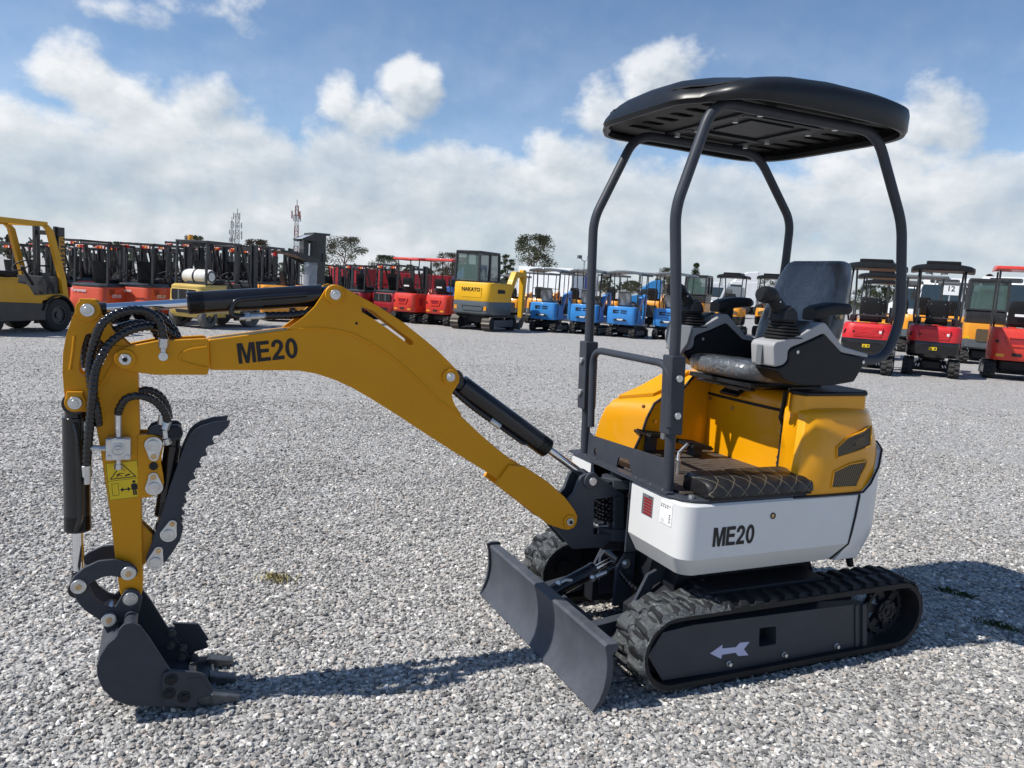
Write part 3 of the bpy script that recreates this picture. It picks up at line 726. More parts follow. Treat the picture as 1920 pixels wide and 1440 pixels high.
# ------------------------------------------------------------------ seat base and engine hood
ys = np.linspace(-.335, .185, 9)
def panel_x(y): return -.212 + .012 * math.cos((y + .08) * 5)
rings = []
for (z, dx) in ((.709, 0), (.72, 0), (.985, .0)):
    rings.append([(panel_x(y) + dx, y, z) for y in ys] + [(-.33, .185, z), (-.33, -.335, z)])
sp_ = MB().loft(rings).build('seat_base_panel', M['hood'], ROOT, bevel=.006, seg=3)
rings = []
for (z, dx) in ((.992, .004), (1.03, .004), (1.058, -.012), (1.072, -.04)):
    rings.append([(panel_x(y) + dx, y, z) for y in ys] + [(-.33, .185, z), (-.33, -.335, z)])
MB().loft(rings).build('seat_base_lid', M['hood'], ROOT, bevel=.005, seg=3, ang=60)
MB().tube([(panel_x(y) + .003, y, .9885) for y in ys], .007, 6).build('lid_seal', M['trim'], sp_)
q = bk(1382, 728, 0, -.20); mb = MB(); mb.prism([(q.y - .045, 1.035), (q.y + .055, 1.035), (q.y + .05, 1.09), (q.y - .04, 1.09)], -.205, -.165, 0); mb.box((-.168, q.y + .005, 1.028), (.05, .12, .014), Matrix.Rotation(R(35), 3, 'Y'))
lt = mb.build('lid_bracket', M['black'], ROOT, bevel=.003)
mb = MB(); q1 = bk(1373, 765, 0, -.20); mb.cyl((-.204, q1.y, q1.z), (-.196, q1.y, q1.z), .010, 10)
for z in (.93, .90, .79, .765): mb.cyl((-.195, .178, z), (-.185, .178, z), .008, 6)
mb.cyl((-.203, -.315, .965), (-.192, -.315, .965), .009, 6); mb.build('panel_bolt', M['brass'], sp_)
# hood: plan rings from bottom to top
def hood_ring(z):
    t = (z - .69) / (1.06 - .69)
    yn = .446 - .012 * t - .10 * max(0, t - .35) ** 1.6 * 1.4
    fx = -.035 - .035 * t - .10 * max(0, t - .5)
    rr = 1 - .10 * max(0, t - .2) ** 1.5
    pts = [(-.205, .190), (-.150, .225 + .0 * t), (fx - .055, yn - .115), (fx - .018, yn - .055), (fx - .022, yn - .022), (fx - .06, yn), (-.20, yn + .002), (-.30, yn + .001), (-.40, yn - .003 - .01 * t)]
    rear = [(-.47, .43), (-.53, .395), (-.575, .35), (-.61, .285), (-.635, .19), (-.645, .10), (-.65, 0)]
    rear = [(x * rr, y * (yn / .446) * (1 if True else 1)) for x, y in rear]
    far = [(x, -y) for x, y in reversed(rear[:-1])] + [(-.40, -yn), (-.30, -yn), (-.30, .19)]
    return [(x, y, z) for x, y in pts + rear + far]
zs = (.700, .712, .78, .85, .91, .96, .995)
rings = [hood_ring(z) for z in zs]
top = hood_ring(1.01)
cen = Vector((-.34, .12, 0))
for k, (s, z) in enumerate(((.985, 1.008), (.94, 1.020), (.86, 1.030))):
    rings.append([(cen.x + (x - cen.x) * s, cen.y + (y - cen.y) * s, z) for x, y, _ in hood_ring(.995)])
hd = MB().loft(rings).build('engine_hood', M['hood'], ROOT, ang=34, bevel=.004)
# collar under the seat with its black edging
def collar(z, d=0): return [(-.185 + d, .20, z), (-.115 + d, .300 + d, z), (-.14, .345 + d, z), (-.47, .345 + d, z), (-.53, .29 + d, z), (-.53, -.30, z), (-.30, -.33, z), (-.30, .20, z)]
MB().loft([collar(1.0, .006), collar(1.085, 0)]).build('hood_collar', M['hood'], ROOT, bevel=.010, seg=3)
MB().prism([(x, y) for x, y, z in collar(0, -.012)], 1.0855, 1.096, 2).build('collar_plate', M['trim'], ROOT)
MB().tube([Vector(p) for p in collar(1.088, .0)], .008, 6, closed=True).build('collar_edging', M['trim'], ROOT)
MB().tube([(-.185, .187, .715), (-.19, .188, .93), (-.165, .192, .965), (-.175, .192, 1.02), (-.175, .195, 1.075)], .010, 6).build('hood_seal', M['trim'], ROOT)
# grilles: louvred openings on the near side, recessed frames
def side_grille(pts, nm):
    q = [bk(a, b, 1, .436) for a, b in pts]
    def on(v, off):
        t = (v.z - .69) / (1.06 - .69); yn = .446 - .012 * t - .14 * max(0, t - .35) ** 1.6
        y = yn
        if v.x < -.40: y = np.interp(-v.x, [.40, .47, .53, .575, .61], [yn - .006, .43 * yn / .446, .395 * yn / .446, .35 * yn / .446, .285 * yn / .446])
        return Vector((v.x, y + off, v.z))
    # re-seat each corner on the curved side
    cor = []
    for (a, b) in pts:
        y = .44
        for _ in range(12):
            v = bk(a, b, 1, y); y = on(v, 0).y
        cor.append(on(bk(a, b, 1, y), 0))
    return cor, on
for pts in ([(1567, 858), (1568, 838), (1588, 820), (1632, 798), (1630, 835), (1600, 848)], [(1557, 914), (1562, 884), (1592, 870), (1624, 863), (1613, 890), (1604, 912)]):
    cor, on = side_grille(pts, 'g')
    n = len(cor); cc = sum(cor, Vector()) / n; mb = MB(); nrm = Vector((-.25, 1, .05)).normalized()
    K = 6; vs = [cc + nrm * .004]; fs = []
    for k in range(1, K + 1):
        for c_ in cor:
            p = cc.lerp(c_, k / K); p = on(p, 0) + nrm * .0035; vs.append(p)
    for i in range(n):
        fs.append((0, 1 + i, 1 + (i + 1) % n))
        for k in range(K - 1): a = 1 + k * n; fs.append((a + i, a + n + i, a + n + (i + 1) % n, a + (i + 1) % n))
    g = MB().add(vs, fs).build('side_grille', M['grille'], hd)
    edge = []
    for i in range(n):
        for k in range(5): edge.append(on(cor[i].lerp(cor[(i + 1) % n], k / 5), 0) + nrm * .004)
    MB().tube(edge, .0035, 6, closed=True).build('grille_frame', M['hood'], g)
MB().tube([(x, y * 1.0 + .001, z) for x, y, z in [(-.03, .447, .697), (-.20, .45, .697), (-.36, .45, .697), (-.40, .448, .70)]] + [(x + .0, y + .0, cwz(x) + .006) for x, y in cw_plan[1:6]], .0045, 6).build('body_seam', M['trim'], ROOT)
MB().tube([(-.376, .4525, .69), (-.366, .4525, .60), (-.355, .4520, .53), (-.347, .450, .487), (-.300, .409, .411)], .006, 6).build('counterweight_seam', M['trim'], ROOT)

# travel levers: two flat grey paddles on thin stems
for y0, y1 in ((-.190, -.245), (-.178, -.150)):
    mb = MB(); st = [(.150, y0, .80), (.140, y0, 1.00), (.120, y0, 1.17)]; mb.tube(st, .010, 8)
    mb.loft([[(.120 - .02 * t + a, (y0 + (y1 - y0) * min(1, t * 1.6)) + b * w, 1.15 + .17 * t) for a, b in ((-.009, -1), (.009, -1), (.009, 1), (-.009, 1))] for t, w in ((0, .012), (.35, .022), (.55, .040), (.9, .042), (1.0, .034))])
    mb.build('travel_lever', M['greyd'], ROOT, bevel=.004)
# ------------------------------------------------------------------ seat
seat = empty('operator_seat'); seat.parent = ROOT
def sq(n, a, b, e=3.2):
    out = []
    for k in range(n):
        t = 2 * math.pi * k / n; c, s_ = math.cos(t), math.sin(t)
        out.append((a * math.copysign(abs(c) ** (2 / e), c), b * math.copysign(abs(s_) ** (2 / e), s_)))
    return out
rings = []
for z, a, b in ((1.105, .19, .20), (1.115, .215, .225), (1.15, .225, .235), (1.175, .215, .225), (1.185, .17, .18)):
    rings.append([(-.17 + x, -.02 + y, z + .012 * (x / .2) + rng.uniform(-.003, .003) * (1 if z > 1.12 else 0)) for x, y in sq(40, a, b, 4)])
MB().loft(rings).build('seat_cushion', M['cushfilm'], seat, ang=80)
mb = MB(); mb.box((-.19, -.02, 1.098), (.40, .40, .02)); mb.box((-.20, -.02, 1.085), (.30, .34, .02)); mb.box((-.03, -.02, 1.075), (.03, .36, .01)); mb.build('seat_rail', M['black'], seat, bevel=.003)
def back_ring(t, grow=0):
    z = 1.16 + .482 * t; x = -.375 - .105 * t - .02 * t * t
    w = (.205 + .025 * min(1, t * 2.5) - .050 * max(0, t - .35) / .65 - .02 * max(0, t - .8) / .2) + grow; d = .055 - .012 * t + grow
    return [(x + v + (.020 * (abs(u) / w) ** 2 if v > 0 else 0), -.01 + u, z) for u, v in sq(36, w, d, 3.4)]
rings = [back_ring(t) for t in np.linspace(0, .93, 10)] + [[((p[0] + .485) * .9 - .485, -.01 + (p[1] + .01) * .95, 1.16 + .482 * .975) for p in back_ring(.97)], [((p[0] + .485) * .55 - .485, -.01 + (p[1] + .01) * .84, 1.16 + .482 * .995) for p in back_ring(.98)]]
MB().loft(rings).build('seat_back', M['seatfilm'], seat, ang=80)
mb = MB(); mb.box((-.435, -.01, 1.36), (.05, .36, .40), Matrix.Rotation(R(-12.5), 3, 'Y'))
for s in (-1, 1): mb.cyl((-.40, s * .215 - .01, 1.26), (-.40, s * .235 - .01, 1.26), .018, 12)
mb.build('seat_shell', M['plastic'], seat, bevel=.01)
mb = MB(); mb.cyl((-.385, .215, 1.30), (-.385, .24, 1.30), .010, 6); mb.cyl((-.395, .215, 1.40), (-.395, .24, 1.40), .010, 6); mb.build('seat_bolt', M['brass'], seat)
mb = MB(); mb.loft([[(-.37, .17, 1.12), (-.37, .21, 1.12), (-.40, .21, 1.12), (-.40, .17, 1.12)], [(-.375, .175, 1.24), (-.375, .215, 1.24), (-.40, .215, 1.24), (-.40, .175, 1.24)]]); mb.build('belt_buckle', mat('red_buckle', (.35, .01, .015), .3), seat, bevel=.006)

# ------------------------------------------------------------------ joystick consoles
YN = .362
outer = PZ([(1451, 689), (1450, 648), (1455, 641), (1477, 636), (1502, 628), (1540, 605), (1548, 605), (1581, 650), (1629, 664), (1627, 671)], YN)
inner = PZ([(1578, 661), (1545, 625), (1510, 641), (1483, 652), (1478, 658), (1477, 675), (1470, 684)], YN)
blk = PZ([(1470, 685), (1478, 676), (1479, 659), (1484, 653.5), (1510, 642.5), (1544.5, 627), (1577, 662.5), (1626, 672.5), (1601, 716), (1560, 723), (1495, 723), (1470, 713), (1453, 692)], YN)
def console(side):
    c = empty('control_console'); c.parent = ROOT
    off = 0.0 if side > 0 else -.585
    def Yr(a, b): return (a + off, b + off)
    a, b = Yr(.235, .362)
    sh = MB().prism(round_poly(outer + inner, .012, 4), a, b).build('console_shell', M['greyp'], c, bevel=.012, seg=3)
    a, b = Yr(.245, .366 if side > 0 else .358)
    pn = MB().prism(blk, *Yr(.240, .3655)).build('side_panel', M['plastic'], c, bevel=.008)
    mb = MB()
    for px, py in ((1494, 660), (1617, 679)):
        q = bk(px, py, 1, YN); mb.cyl((q.x, .362 + off, q.z), (q.x, .3685 + off, q.z), .007, 12)
    mb.build('panel_screw', M['zinc'], pn)
    # dark channel down the front
    fx = outer[1][0]; MB().box((fx + .0015, .292 + off, (outer[0][1] + outer[1][1]) / 2), (.006, .030, abs(outer[1][1] - outer[0][1]) * .94)).build('front_channel', M['greyd'], sh, bevel=.003)
    # keypad behind the lever
    q = Vector((outer[5][0] + .03, .30 + off, outer[5][1] + .0)); mb = MB(); mb.box((q.x + .05, q.y, q.z - .018), (.10, .07, .008), Matrix.Rotation(R(20), 3, 'Y')); mb.build('switch_pad', M['trim'], sh, bevel=.002)
    # bellows
    b0 = bk(1468, 634, 1, .30); b0 = Vector((b0.x, .30 + off, b0.z)); rings = []
    tilt = Vector((.018, 0, .122))
    for k in range(6):
        t = k / 6; w = .062 - .026 * t
        for e, dz in ((.93, .0), (1.06, .30), (1.06, .55), (.90, .95)):
            tt = (k + dz) / 6.0
            rings.append([(b0 + tilt * tt * .62 + Vector((x, y, 0))) for x, y in sq(24, w * e, w * e, 4)])
    MB().loft(rings).build('bellows', M['trim'], c, ang=50)
    top = b0 + tilt * .62; mb = MB(); mb.loft([[(top + Vector((x, y, z))) for x, y in sq(24, w, w, 4)] for w, z in ((.044, -.005), (.048, 0), (.042, .03), (.030, .045))]); mb.ring(top + Vector((.01, 0, .030)), top + Vector((.013, 0, .036)), .040, .028, 24)
    mb.build('lever_collar', M['trim'], c)
    # grip leaning forward
    pts = [top + Vector((.0, 0, .01)), top + Vector((.022, 0, .038)), top + Vector((.048, 0, .066)), top + Vector((.076, 0, .088)), top + Vector((.130, 0, .090))]
    P = smooth_path(pts, 6); MB().tube(P, .024, 16, rfun=lambda t: .025 + .003 * math.sin(t * 6) + (.011 * min(1, max(0, t - .55) / .2) if t < .90 else .011 * math.sqrt(max(0, 1 - ((t - .9) / .115) ** 2)) - .006 * (t - .9) / .1)).build('joystick_grip', M['plastic'], c)
    mb = MB()
    for t in (.25, .5, .72): p = P[int(t * (len(P) - 1))]; mb.cyl(p + Vector((0, .020, 0)), p + Vector((0, .0295, 0)), .0035, 8)
    mb.build('grip_screw', M['zinc'], c)
    # arm rest
    r0 = bk(1517, 590, 1, .30); r1 = bk(1590, 585, 1, .30); rings = []
    for k, t in enumerate(np.linspace(0, 1, 9)):
        x = r0.x + (r1.x - r0.x) * t + .0; zc = r0.z + .012 + .016 * t + .012 * math.sin(t * 3)
        w, h = (.040, .030 - .008 * t)
        if t == 0: w *= .86; h *= .8
        if t == 1: w *= .6; h *= .5
        rings.append([(x, .298 + off + u, zc + v - .010 * (1 - t)) for u, v in sq(20, w, h, 4.5)])
    mb = MB().loft(rings); mb.loft([[(r0.x - .07 + x, .30 + off + y, z) for x, y in sq(16, .028, .026, 4)] for z in (r0.z - .055, r0.z + .01)])
    mb.build('arm_rest', M['plastic'], c, ang=50)
    return c
console(1); console(-1)

# ------------------------------------------------------------------ roll bar hoops, handrail, canopy
def hoop(pts, rs):
    P = [Vector(p) for p in pts]; out = [P[0]]
    for i in range(1, len(P) - 1):
        a, b, c = P[i - 1], P[i], P[i + 1]; u, v = a - b, c - b; rr = min(rs[i], u.length * .45, v.length * .45); u.normalize(); v.normalize(); p, q = b + u * rr, b + v * rr
        for k in range(9): t = k / 8; out.append(p * (1 - t) ** 2 + b * 2 * t * (1 - t) + q * t * t)
    out.append(P[-1]); return out
yn = .335; tr = .0200
pn_ = lambda px, py, y: bk(px, py, 1, y)
a = [Vector((.462, .305, .708)), pn_(1268, 600, .315), pn_(1266, 392, .325), pn_(1338, 196, .335), None, None, pn_(1691, 420, .345), pn_(1689, 600, .345), Vector((-.555, .345, 1.235)), Vector((-.25, .345, 1.228))]
zt_ = 2.135; a[3] = Vector((a[3].x, a[3].y, zt_)); a[4] = Vector((-.36, .34, zt_)); a[5] = None
a = [p for p in a if p is not None]
rb = MB().tube(hoop(a, [0, .05, .06, .09, .09, .06, .15, .13, 0]), tr, 18).build('roll_bar', M['graphite'], ROOT, ang=60)
f = [Vector((.462, -.335, .708)), pn_(1106, 600, -.335), pn_(1113, 412, -.335), pn_(1193, 252, -.335), Vector((-.36, -.335, zt_)), pn_(1482, 415, -.345), pn_(1470, 520, -.345), Vector((-.56, -.345, 1.24)), Vector((-.25, -.345, 1.228))]
f[3] = Vector((f[3].x, -.335, zt_))
MB().tube(hoop(f, [0, .05, .06, .09, .09, .06, .13, .13, 0]), tr, 18).build('roll_bar', M['graphite'], ROOT, ang=60)
def sleeve(pt, y, za, zb, side):
    mb = MB(); d = (pt[1] - pt[0]).normalized(); A = pt[0] + d * ((za - pt[0].z) / d.z); Bq = pt[0] + d * ((zb - pt[0].z) / d.z); w = .031
    mb.loft([[A + Vector((w * i, w * j, 0)) for i, j in ((-1, -1), (1, -1), (1, 1), (-1, 1))], [Bq + Vector((w * i, w * j, 0)) for i, j in ((-1, -1), (1, -1), (1, 1), (-1, 1))]])
    s = mb.build('post_sleeve', M['graphite'], ROOT, bevel=.005, seg=2)
    mb = MB()
    for t in (.25, .72) if side > 0 else (.25, .72):
        p = A.lerp(Bq, t) if side > 0 else A.lerp(Bq, t)
        mb.cyl(p + Vector((.03 * (side < 0), .03 * (side > 0), 0)), p + Vector((.042 * (side < 0) , .042 * (side > 0), 0)), .0135, 14)
    mb.build('sleeve_bolt', M['zinc'], s, bevel=.002)
zA = bk(1268, 813, 1, .31).z; zB = bk(1268, 666, 1, .31).z
sleeve((a[0], a[1]), .31, zA, zB, 1)
zA2 = bk(1104, 766, 1, -.335).z; zB2 = bk(1107, 640, 1, -.335).z
sleeve((f[0], f[1]), -.335, zA2, zB2, -1)
hr = [bk(1108, 800, 0, .485), bk(1112, 655, 0, .492), bk(1258, 684, 0, .510), bk(1256, 800, 0, .500)]
MB().tube(fillet(hr, .085, 8), .0150, 14).build('hand_rail', M['graphite'], ROOT, ang=60)

# canopy
can = empty('canopy'); can.parent = ROOT
CX, CY = .025, .0; CA, CB = .520, .492; ZB = 2.126
def cz(x, y, s):
    u, v = (x - CX) / CA, (y - CY) / CB
    dome = .150 - .040 * u * u * (1.0 if u < 0 else 2.3) - .036 * v * v
    hump = .030 * (1 / (1 + math.exp((abs(y) - .225) * 38)))
    return dome + hump
def cpl(s, z=None, n=72, off=0):
    out = []
    for k in range(n):
        t = 2 * math.pi * k / n; c, q = math.cos(t), math.sin(t); e = 5.0
        x = CA * s * math.copysign(abs(c) ** (2 / e), c); y = CB * s * math.copysign(abs(q) ** (2 / e), q)
        # visor notch: the front corners sit back from the middle of the front edge
        if x > .30 * s: x -= .060 * (1 / (1 + math.exp(-(abs(y) / s - .30) * 60))) * ((x / s - .30) / .235)
        out.append((CX + x, CY + y, z))
    return out
def rim_z(x): u = (x - CX) / CA; return ZB - .004 + .006 * u + .010 * (1 - u * u)
def wall(x): return .014 + .060 * min(1, max(0, (.47 - x) / .55)) ** .7
rings = []
for s, h in ((.955, .018), (.958, -.002), (.985, -.004), (.998, .012), (1.0, .045)):
    rings.append([(x, y, rim_z(x) + (h if h < .04 else wall(x) * .9)) for x, y, _ in cpl(s)])
for s, k in ((.993, .0), (.975, .35), (.94, .75), (.88, .95), (.82, 1), (.75, 1), (.62, 1), (.48, 1), (.34, 1), (.2, 1), (.06, 1)):
    rings.append([(x, y, (rim_z(x) + wall(x) + .012) * (1 - k) + max(ZB + cz(x, y, s), rim_z(x) + wall(x) + .014) * k) for x, y, _ in cpl(s)])
MB().loft(rings, cap0=False).build('canopy_shell', M['canopyp'], can, ang=70)
def slot(cx_, cy_, w, h): return round_poly([(cx_ - w / 2, cy_ - h / 2), (cx_ + w / 2, cy_ - h / 2), (cx_ + w / 2, cy_ + h / 2), (cx_ - w / 2, cy_ + h / 2)], min(w, h) * .45, 4)
outl = [(x, y) for x, y, _ in cpl(.957, n=48)]
holes = [slot(-.40, -.30 + .10 * k, .16, .045) for k in range(7)] + [slot(.33, -.30 + .10 * k, .10, .05) for k in range(7)] + [slot(-.02, .0, .20, .30)]
MB().prism(outl, ZB + .034, ZB + .040, 2, holes).build('headliner', M['trim'], can, smooth=False)
mb = MB(); mb.prism(outl, ZB + .060, ZB + .064, 2); mb.build('headliner_backing', M['trim'], can, smooth=False)
mb = MB()
for x in (-.22, .16): mb.box((x, 0, ZB + .030), (.05, .64, .010))
for y in (-.18, .18): mb.box((-.03, y, ZB + .028), (.40, .03, .012))
mb.box((-.03, 0, ZB + .030), (.22, .24, .008)); mb.build('canopy_frame', M['dark'], can, bevel=.002)
mb = MB()
for x in (-.22, .16):
    for y in (-.26, -.12, .12, .26): mb.cyl((x, y, ZB + .008), (x, y, ZB + .026), .012, 8)
mb.build('canopy_bolt', M['zinc'], can)

# ------------------------------------------------------------------ swing bracket
sb = empty('swing_bracket'); sb.parent = ROOT
yf = YB + .052
plate = PZ([(1086, 900), (1091, 893), (1099, 889), (1108, 888), (1117, 890), (1128, 898), (1162, 921), (1171, 927), (1171, 1000), (1152, 1008), (1131, 1027), (1074, 1030), (1036, 986), (1056, 955), (1063, 940), (1077, 925)], yf)
win = round_poly(PZ([(1115, 937), (1152, 932), (1152, 1001), (1113, 1003)], yf), .006)
mb = MB(); mb.prism(plate, yf - .018, yf, 1, [win]); mb.prism(plate, 2 * YB - yf, 2 * YB - yf + .018, 1, [win]); mb.build('bracket_plate', M['graphite'], sb, bevel=.003)
xs = [p[0] for p in plate]; zs_ = [p[1] for p in plate]
mb = MB(); q0 = bk(1150, 965, 1, yf)
mb.cyl((q0.x - .055, YB, .36), (q0.x - .055, YB, .70), .045, 24); mb.box((q0.x - .02, YB, .40), (.10, .086, .06)); mb.box((q0.x - .02, YB, .655), (.10, .086, .02)); mb.build('king_post', M['dark'], sb, bevel=.004)
# hoses inside the window
for k in range(4):
    z = .50 + .03 * k; mb = MB(); spiral_hose('hose', [(q0.x + .12, YB + .02 - .01 * k, z + .06), (q0.x + .05, YB + .024, z + .01), (q0.x - .05, YB + .02, z - .012)], .012, sb, .018)
# fixed ears on the platform
mb = MB()
for zc, h in ((.435, .05), (.655, .04)): mb.prism([(.30, YB - .10), (.36, YB - .10), (.50, YB - .05), (.53, YB), (.50, YB + .05), (.36, YB + .10), (.30, YB + .10)], zc - h / 2, zc + h / 2, 2)
mb.box((.315, YB - .0, .545), (.03, .30, .29)); mb.box((.40, .082, .545), (.17, .010, .30)); mb.build('swing_frame', M['graphite'], ROOT, bevel=.003)
def pin(parent, px, py, y, r=.018, rb=.030, hexn=0, ln=.02, boss=None, mt='zinc', far=False):
    q = bk(px, py, 1, y); o = None
    if boss:
        mb = MB(); mb.cyl((q.x, y - .01, q.z), (q.x, y + ln * .55, q.z), rb, 26); o = mb.build('pin_boss', M[boss], parent, bevel=.002)
    mb = MB(); mb.cyl((q.x, y - .01, q.z), (q.x, y + ln, q.z), r, hexn or 22)
    if hexn == 0 and r > .012 and mt == 'zinc': mb.cyl((q.x, y + ln - .001, q.z), (q.x, y + ln + .002, q.z), r * .55, 18)
    mb.build('pin', M[mt], parent, bevel=.0015); return q
pin(sb, 1108, 901, yf, .0165, .034, 0, .02, 'graphite')

# ------------------------------------------------------------------ boom
boom = empty('boom'); boom.parent = ROOT
yo = YB + .055
weld = [(863, 778), (845, 766), (827, 753), (793, 720), (760, 690), (727, 663), (693, 642), (660, 626), (627, 618), (593, 614.5), (577, 615), (560, 616)]
low = [(394, 694), (560, 695), (593, 701), (627, 712), (660, 727), (693, 746), (727, 767), (760, 788), (793, 810), (827, 832), (860, 853), (893, 873), (935, 899), (985, 930), (1040, 962)]
tipup = [(391, 637), (465, 627.5)]
boxp = tipup + [(538, 618)] + list(reversed(weld)) + [(893, 807), (927, 837), (962, 865), (1000, 896), (1040, 925)] + list(reversed(low))
MB().prism(PZ(boxp, yo), YB - .055, yo).build('boom_box', M['yellow'], boom, bevel=.004)
lug = [(538, 617), (552, 607), (572, 592), (590, 575), (602, 557), (609, 545), (617, 536), (627, 533), (640, 536), (655, 545), (705, 572), (755, 604), (800, 640), (820, 657), (842, 679), (855, 693), (861, 705), (860, 717), (853, 728), (847, 738), (848, 748), (853, 760), (866, 779)] + \
      [(x_ - 1.5, y_ + 3.0) for x_, y_ in weld[1:-1]] + [(562, 618.5)]
slotp = round_poly(PZ([(676, 574), (700, 583), (730, 606), (775, 640), (776, 648), (768, 647), (722, 613), (700, 598), (678, 585)], yo), .004, 3)
lp = PZ(lug, yo)
mb = MB(); mb.prism(lp, yo - .010, yo + .003, 1, [slotp]); mb.prism(lp, YB - .058, YB - .045, 1, [slotp]); mb.build('lug_plate', M['yellow'], boom, ang=25)
wl = [bk(p[0], p[1], 1, yo) for p in weld]; MB().tube(smooth_path([Vector((p.x, yo + .001, p.z)) for p in wl], 4), .005, 8).build('weld_seam', M['yellow'], boom)
# fork at the arm
fork = [(222, 688), (217, 678), (217, 667), (223, 658), (233, 653), (244, 649), (294, 639), (360, 634), (389, 636), (391, 643), (385, 650)] + [(350, 655), (336, 664), (336, 672), (345, 680), (385, 689)] + [(390, 695), (389, 703), (291, 703), (259, 699), (235, 693)]
fork_out = [(222, 688), (217, 678), (217, 667), (223, 658), (233, 653), (244, 649), (294, 639), (384, 634.5), (389, 636), (391, 645), (393, 690), (389, 703), (291, 703), (259, 699), (235, 693)]
yk = yo + .012
mb = MB(); mb.prism(PZ(fork_out, yk), yo - .006, yk); mb.prism(PZ(fork_out, yk), 2 * YB - yk, 2 * YB - yo + .006); mb.build('fork_plate', M['yellow'], boom, bevel=.003)
wl = [bk(p[0], p[1], 1, yk) for p in [(388, 650), (355, 655), (340, 663), (338, 671), (346, 680), (388, 690)]]; MB().tube(smooth_path([Vector((p.x, yk, p.z)) for p in wl], 5), .0045, 8).build('weld_seam', M['yellow'], boom)
foot = [(947, 920), (930, 908), (955, 872), (977, 874), (981, 873), (1027, 903), (1060, 933), (1078, 957), (1083, 968), (1082, 980), (1076, 990), (1066, 994), (1053, 992), (1027, 983), (990, 953)]
mb = MB(); mb.prism(PZ(foot, yk), yo - .004, yk); mb.prism(PZ(foot, yk), 2 * YB - yk, 2 * YB - yo + .004); mb.build('foot_plate', M['yellow'], boom, bevel=.003)
pin(boom, 627, 552, yo + .003, .0175, .032, 0, .022, 'yellow'); pin(boom, 842, 706, yo + .003, .0165, .028, 0, .022, 'yellow'); pin(boom, 235, 673, yk, .0175, .030, 0, .018, 'yellow'); pin(boom, 1067, 977, yk, .0155, .027, 0, .014, 'yellow')
for px, py in ((235, 673), (1067, 977)):
    q = bk(px, py, 1, yk); MB().cyl((q.x, yk + .008, q.z), (q.x, yk + .021, q.z), .008, 6).build('grease_cap', M['trim'], boom)
q = bk(668, 606, 1, yo); MB().cyl((q.x, yo, q.z), (q.x, yo + .004, q.z), .005, 12).build('drain_hole', M['trim'], boom)
p0, p1 = bk(447, 662.5, 1, yo), bk(560, 651, 1, yo); r_ = (p1 - p0); r_.y = 0
c = bk(502.5, 657.5, 1, yo); heavy_text('model_lettering', 'ME20', .067, M['letter'], boom, frame(Vector((c.x, yo + .0008, c.z)), r_, (0, 0, 1)), sx=.90)
for k, (px, py) in enumerate(((945, 900), (962, 868))): pass

# ------------------------------------------------------------------ hydraulic cylinders
def cylinder(name, a, b, f0, r, rr, rod_first=False, y=YB, parent=None):
    """a = barrel pin, b = rod pin (measured), f0 = where the barrel ends"""
    A, Bv = bk(a[0], a[1], 1, y), bk(b[0], b[1], 1, y); d = Bv - A; L = d.length; u = d / L
    s = MB(); s.cyl(A + u * .045, A + u * (L * f0), r, 32); s.cyl(A + u * (L * f0 - .05), A + u * (L * f0 + .004), r * 1.0, 32)
    o = s.build(name, M['black'], parent or ROOT, bevel=.003)
    mb = MB(); mb.cyl(A + u * L * f0, Bv - u * .03, rr, 24); mb.build('rod', M['chrome'], o)
    mb = MB(); mb.cyl(A + Vector((0, -.036, 0)), A + Vector((0, .036, 0)), r * .92, 24); mb.cyl(A, A + u * .06, r * .8, 20); mb.build('barrel_eye', M['black'], o, bevel=.003)
    mb = MB(); mb.cyl(Bv + Vector((0, -.036, 0)), Bv + Vector((0, .036, 0)), rr * 1.75, 24); mb.cyl(Bv - u * (rr * 3.2), Bv, rr * 1.25, 20); mb.build('rod_eye', M['black'], o, bevel=.003)
    return o, A, u, L
bc, A, u, L = cylinder('boom_cylinder', (846, 709), (1108, 901), .655, .0405, .0165)
side = Vector((0, 1, 0)); dn = u.cross(side); dn = dn if dn.z < 0 else -dn
base = A + dn * .030 + side * .020
spiral_hose('hose', [base + u * .02 + dn * .004, base + u * .12 + dn * .012, base + u * .22 + dn * .012], .011, bc, .017)
mb = MB(); mb.cyl(base + u * .22 + dn * .012, base + u * .27 + dn * .012, .0125, 8); mb.build('hose_fitting', M['zinc'], bc, bevel=.001)
MB().tube(fillet([base + u * .26 + dn * .012, base + u * .40 + dn * .012, base + u * .42 - dn * .012], .02), .008, 8).build('hard_line', M['black'], bc)
ac, A, u, L = cylinder('arm_cylinder', (627, 552), (168, 580), .625, .0365, .0150)
dn = Vector((0, 0, -1)); o = Vector((0, .030, 0))
MB().tube(fillet([A + u * (.05 + .05) + o * 1.1 - dn * .006, A + u * .33 + o * 1.25 - dn * .004, A + u * .345 + o * 1.3 + dn * .045, A + u * .30 + o * 1.1 + dn * .052], .03, 8), .0085, 10).build('hard_line', M['black'], ac)
mb = MB(); a_ = A + u * .315 + o + dn * .055; mb.cyl(a_, a_ - u * .085, .0115, 10); mb.cyl(a_ - u * .02, a_ - u * .035, .016, 6); mb.build('hose_fitting', M['zinc'], ac, bevel=.001)
spiral_hose('hose', [a_ - u * .08, a_ - u * .18 + dn * .004, a_ - u * .26 - dn * .005, A + u * .01 + dn * .06], .0125, ac, .019)
MB().tube([A + u * .30 + dn * .060 - o, A + u * .12 + dn * .062 - o * .5, A + dn * .065], .010, 10).build('hose', M['black'], ac)
ya = YB + .046
kc, A, u, L = cylinder('bucket_cylinder', (141.5, 754), (148, 1098), .685, .0385, .0165)
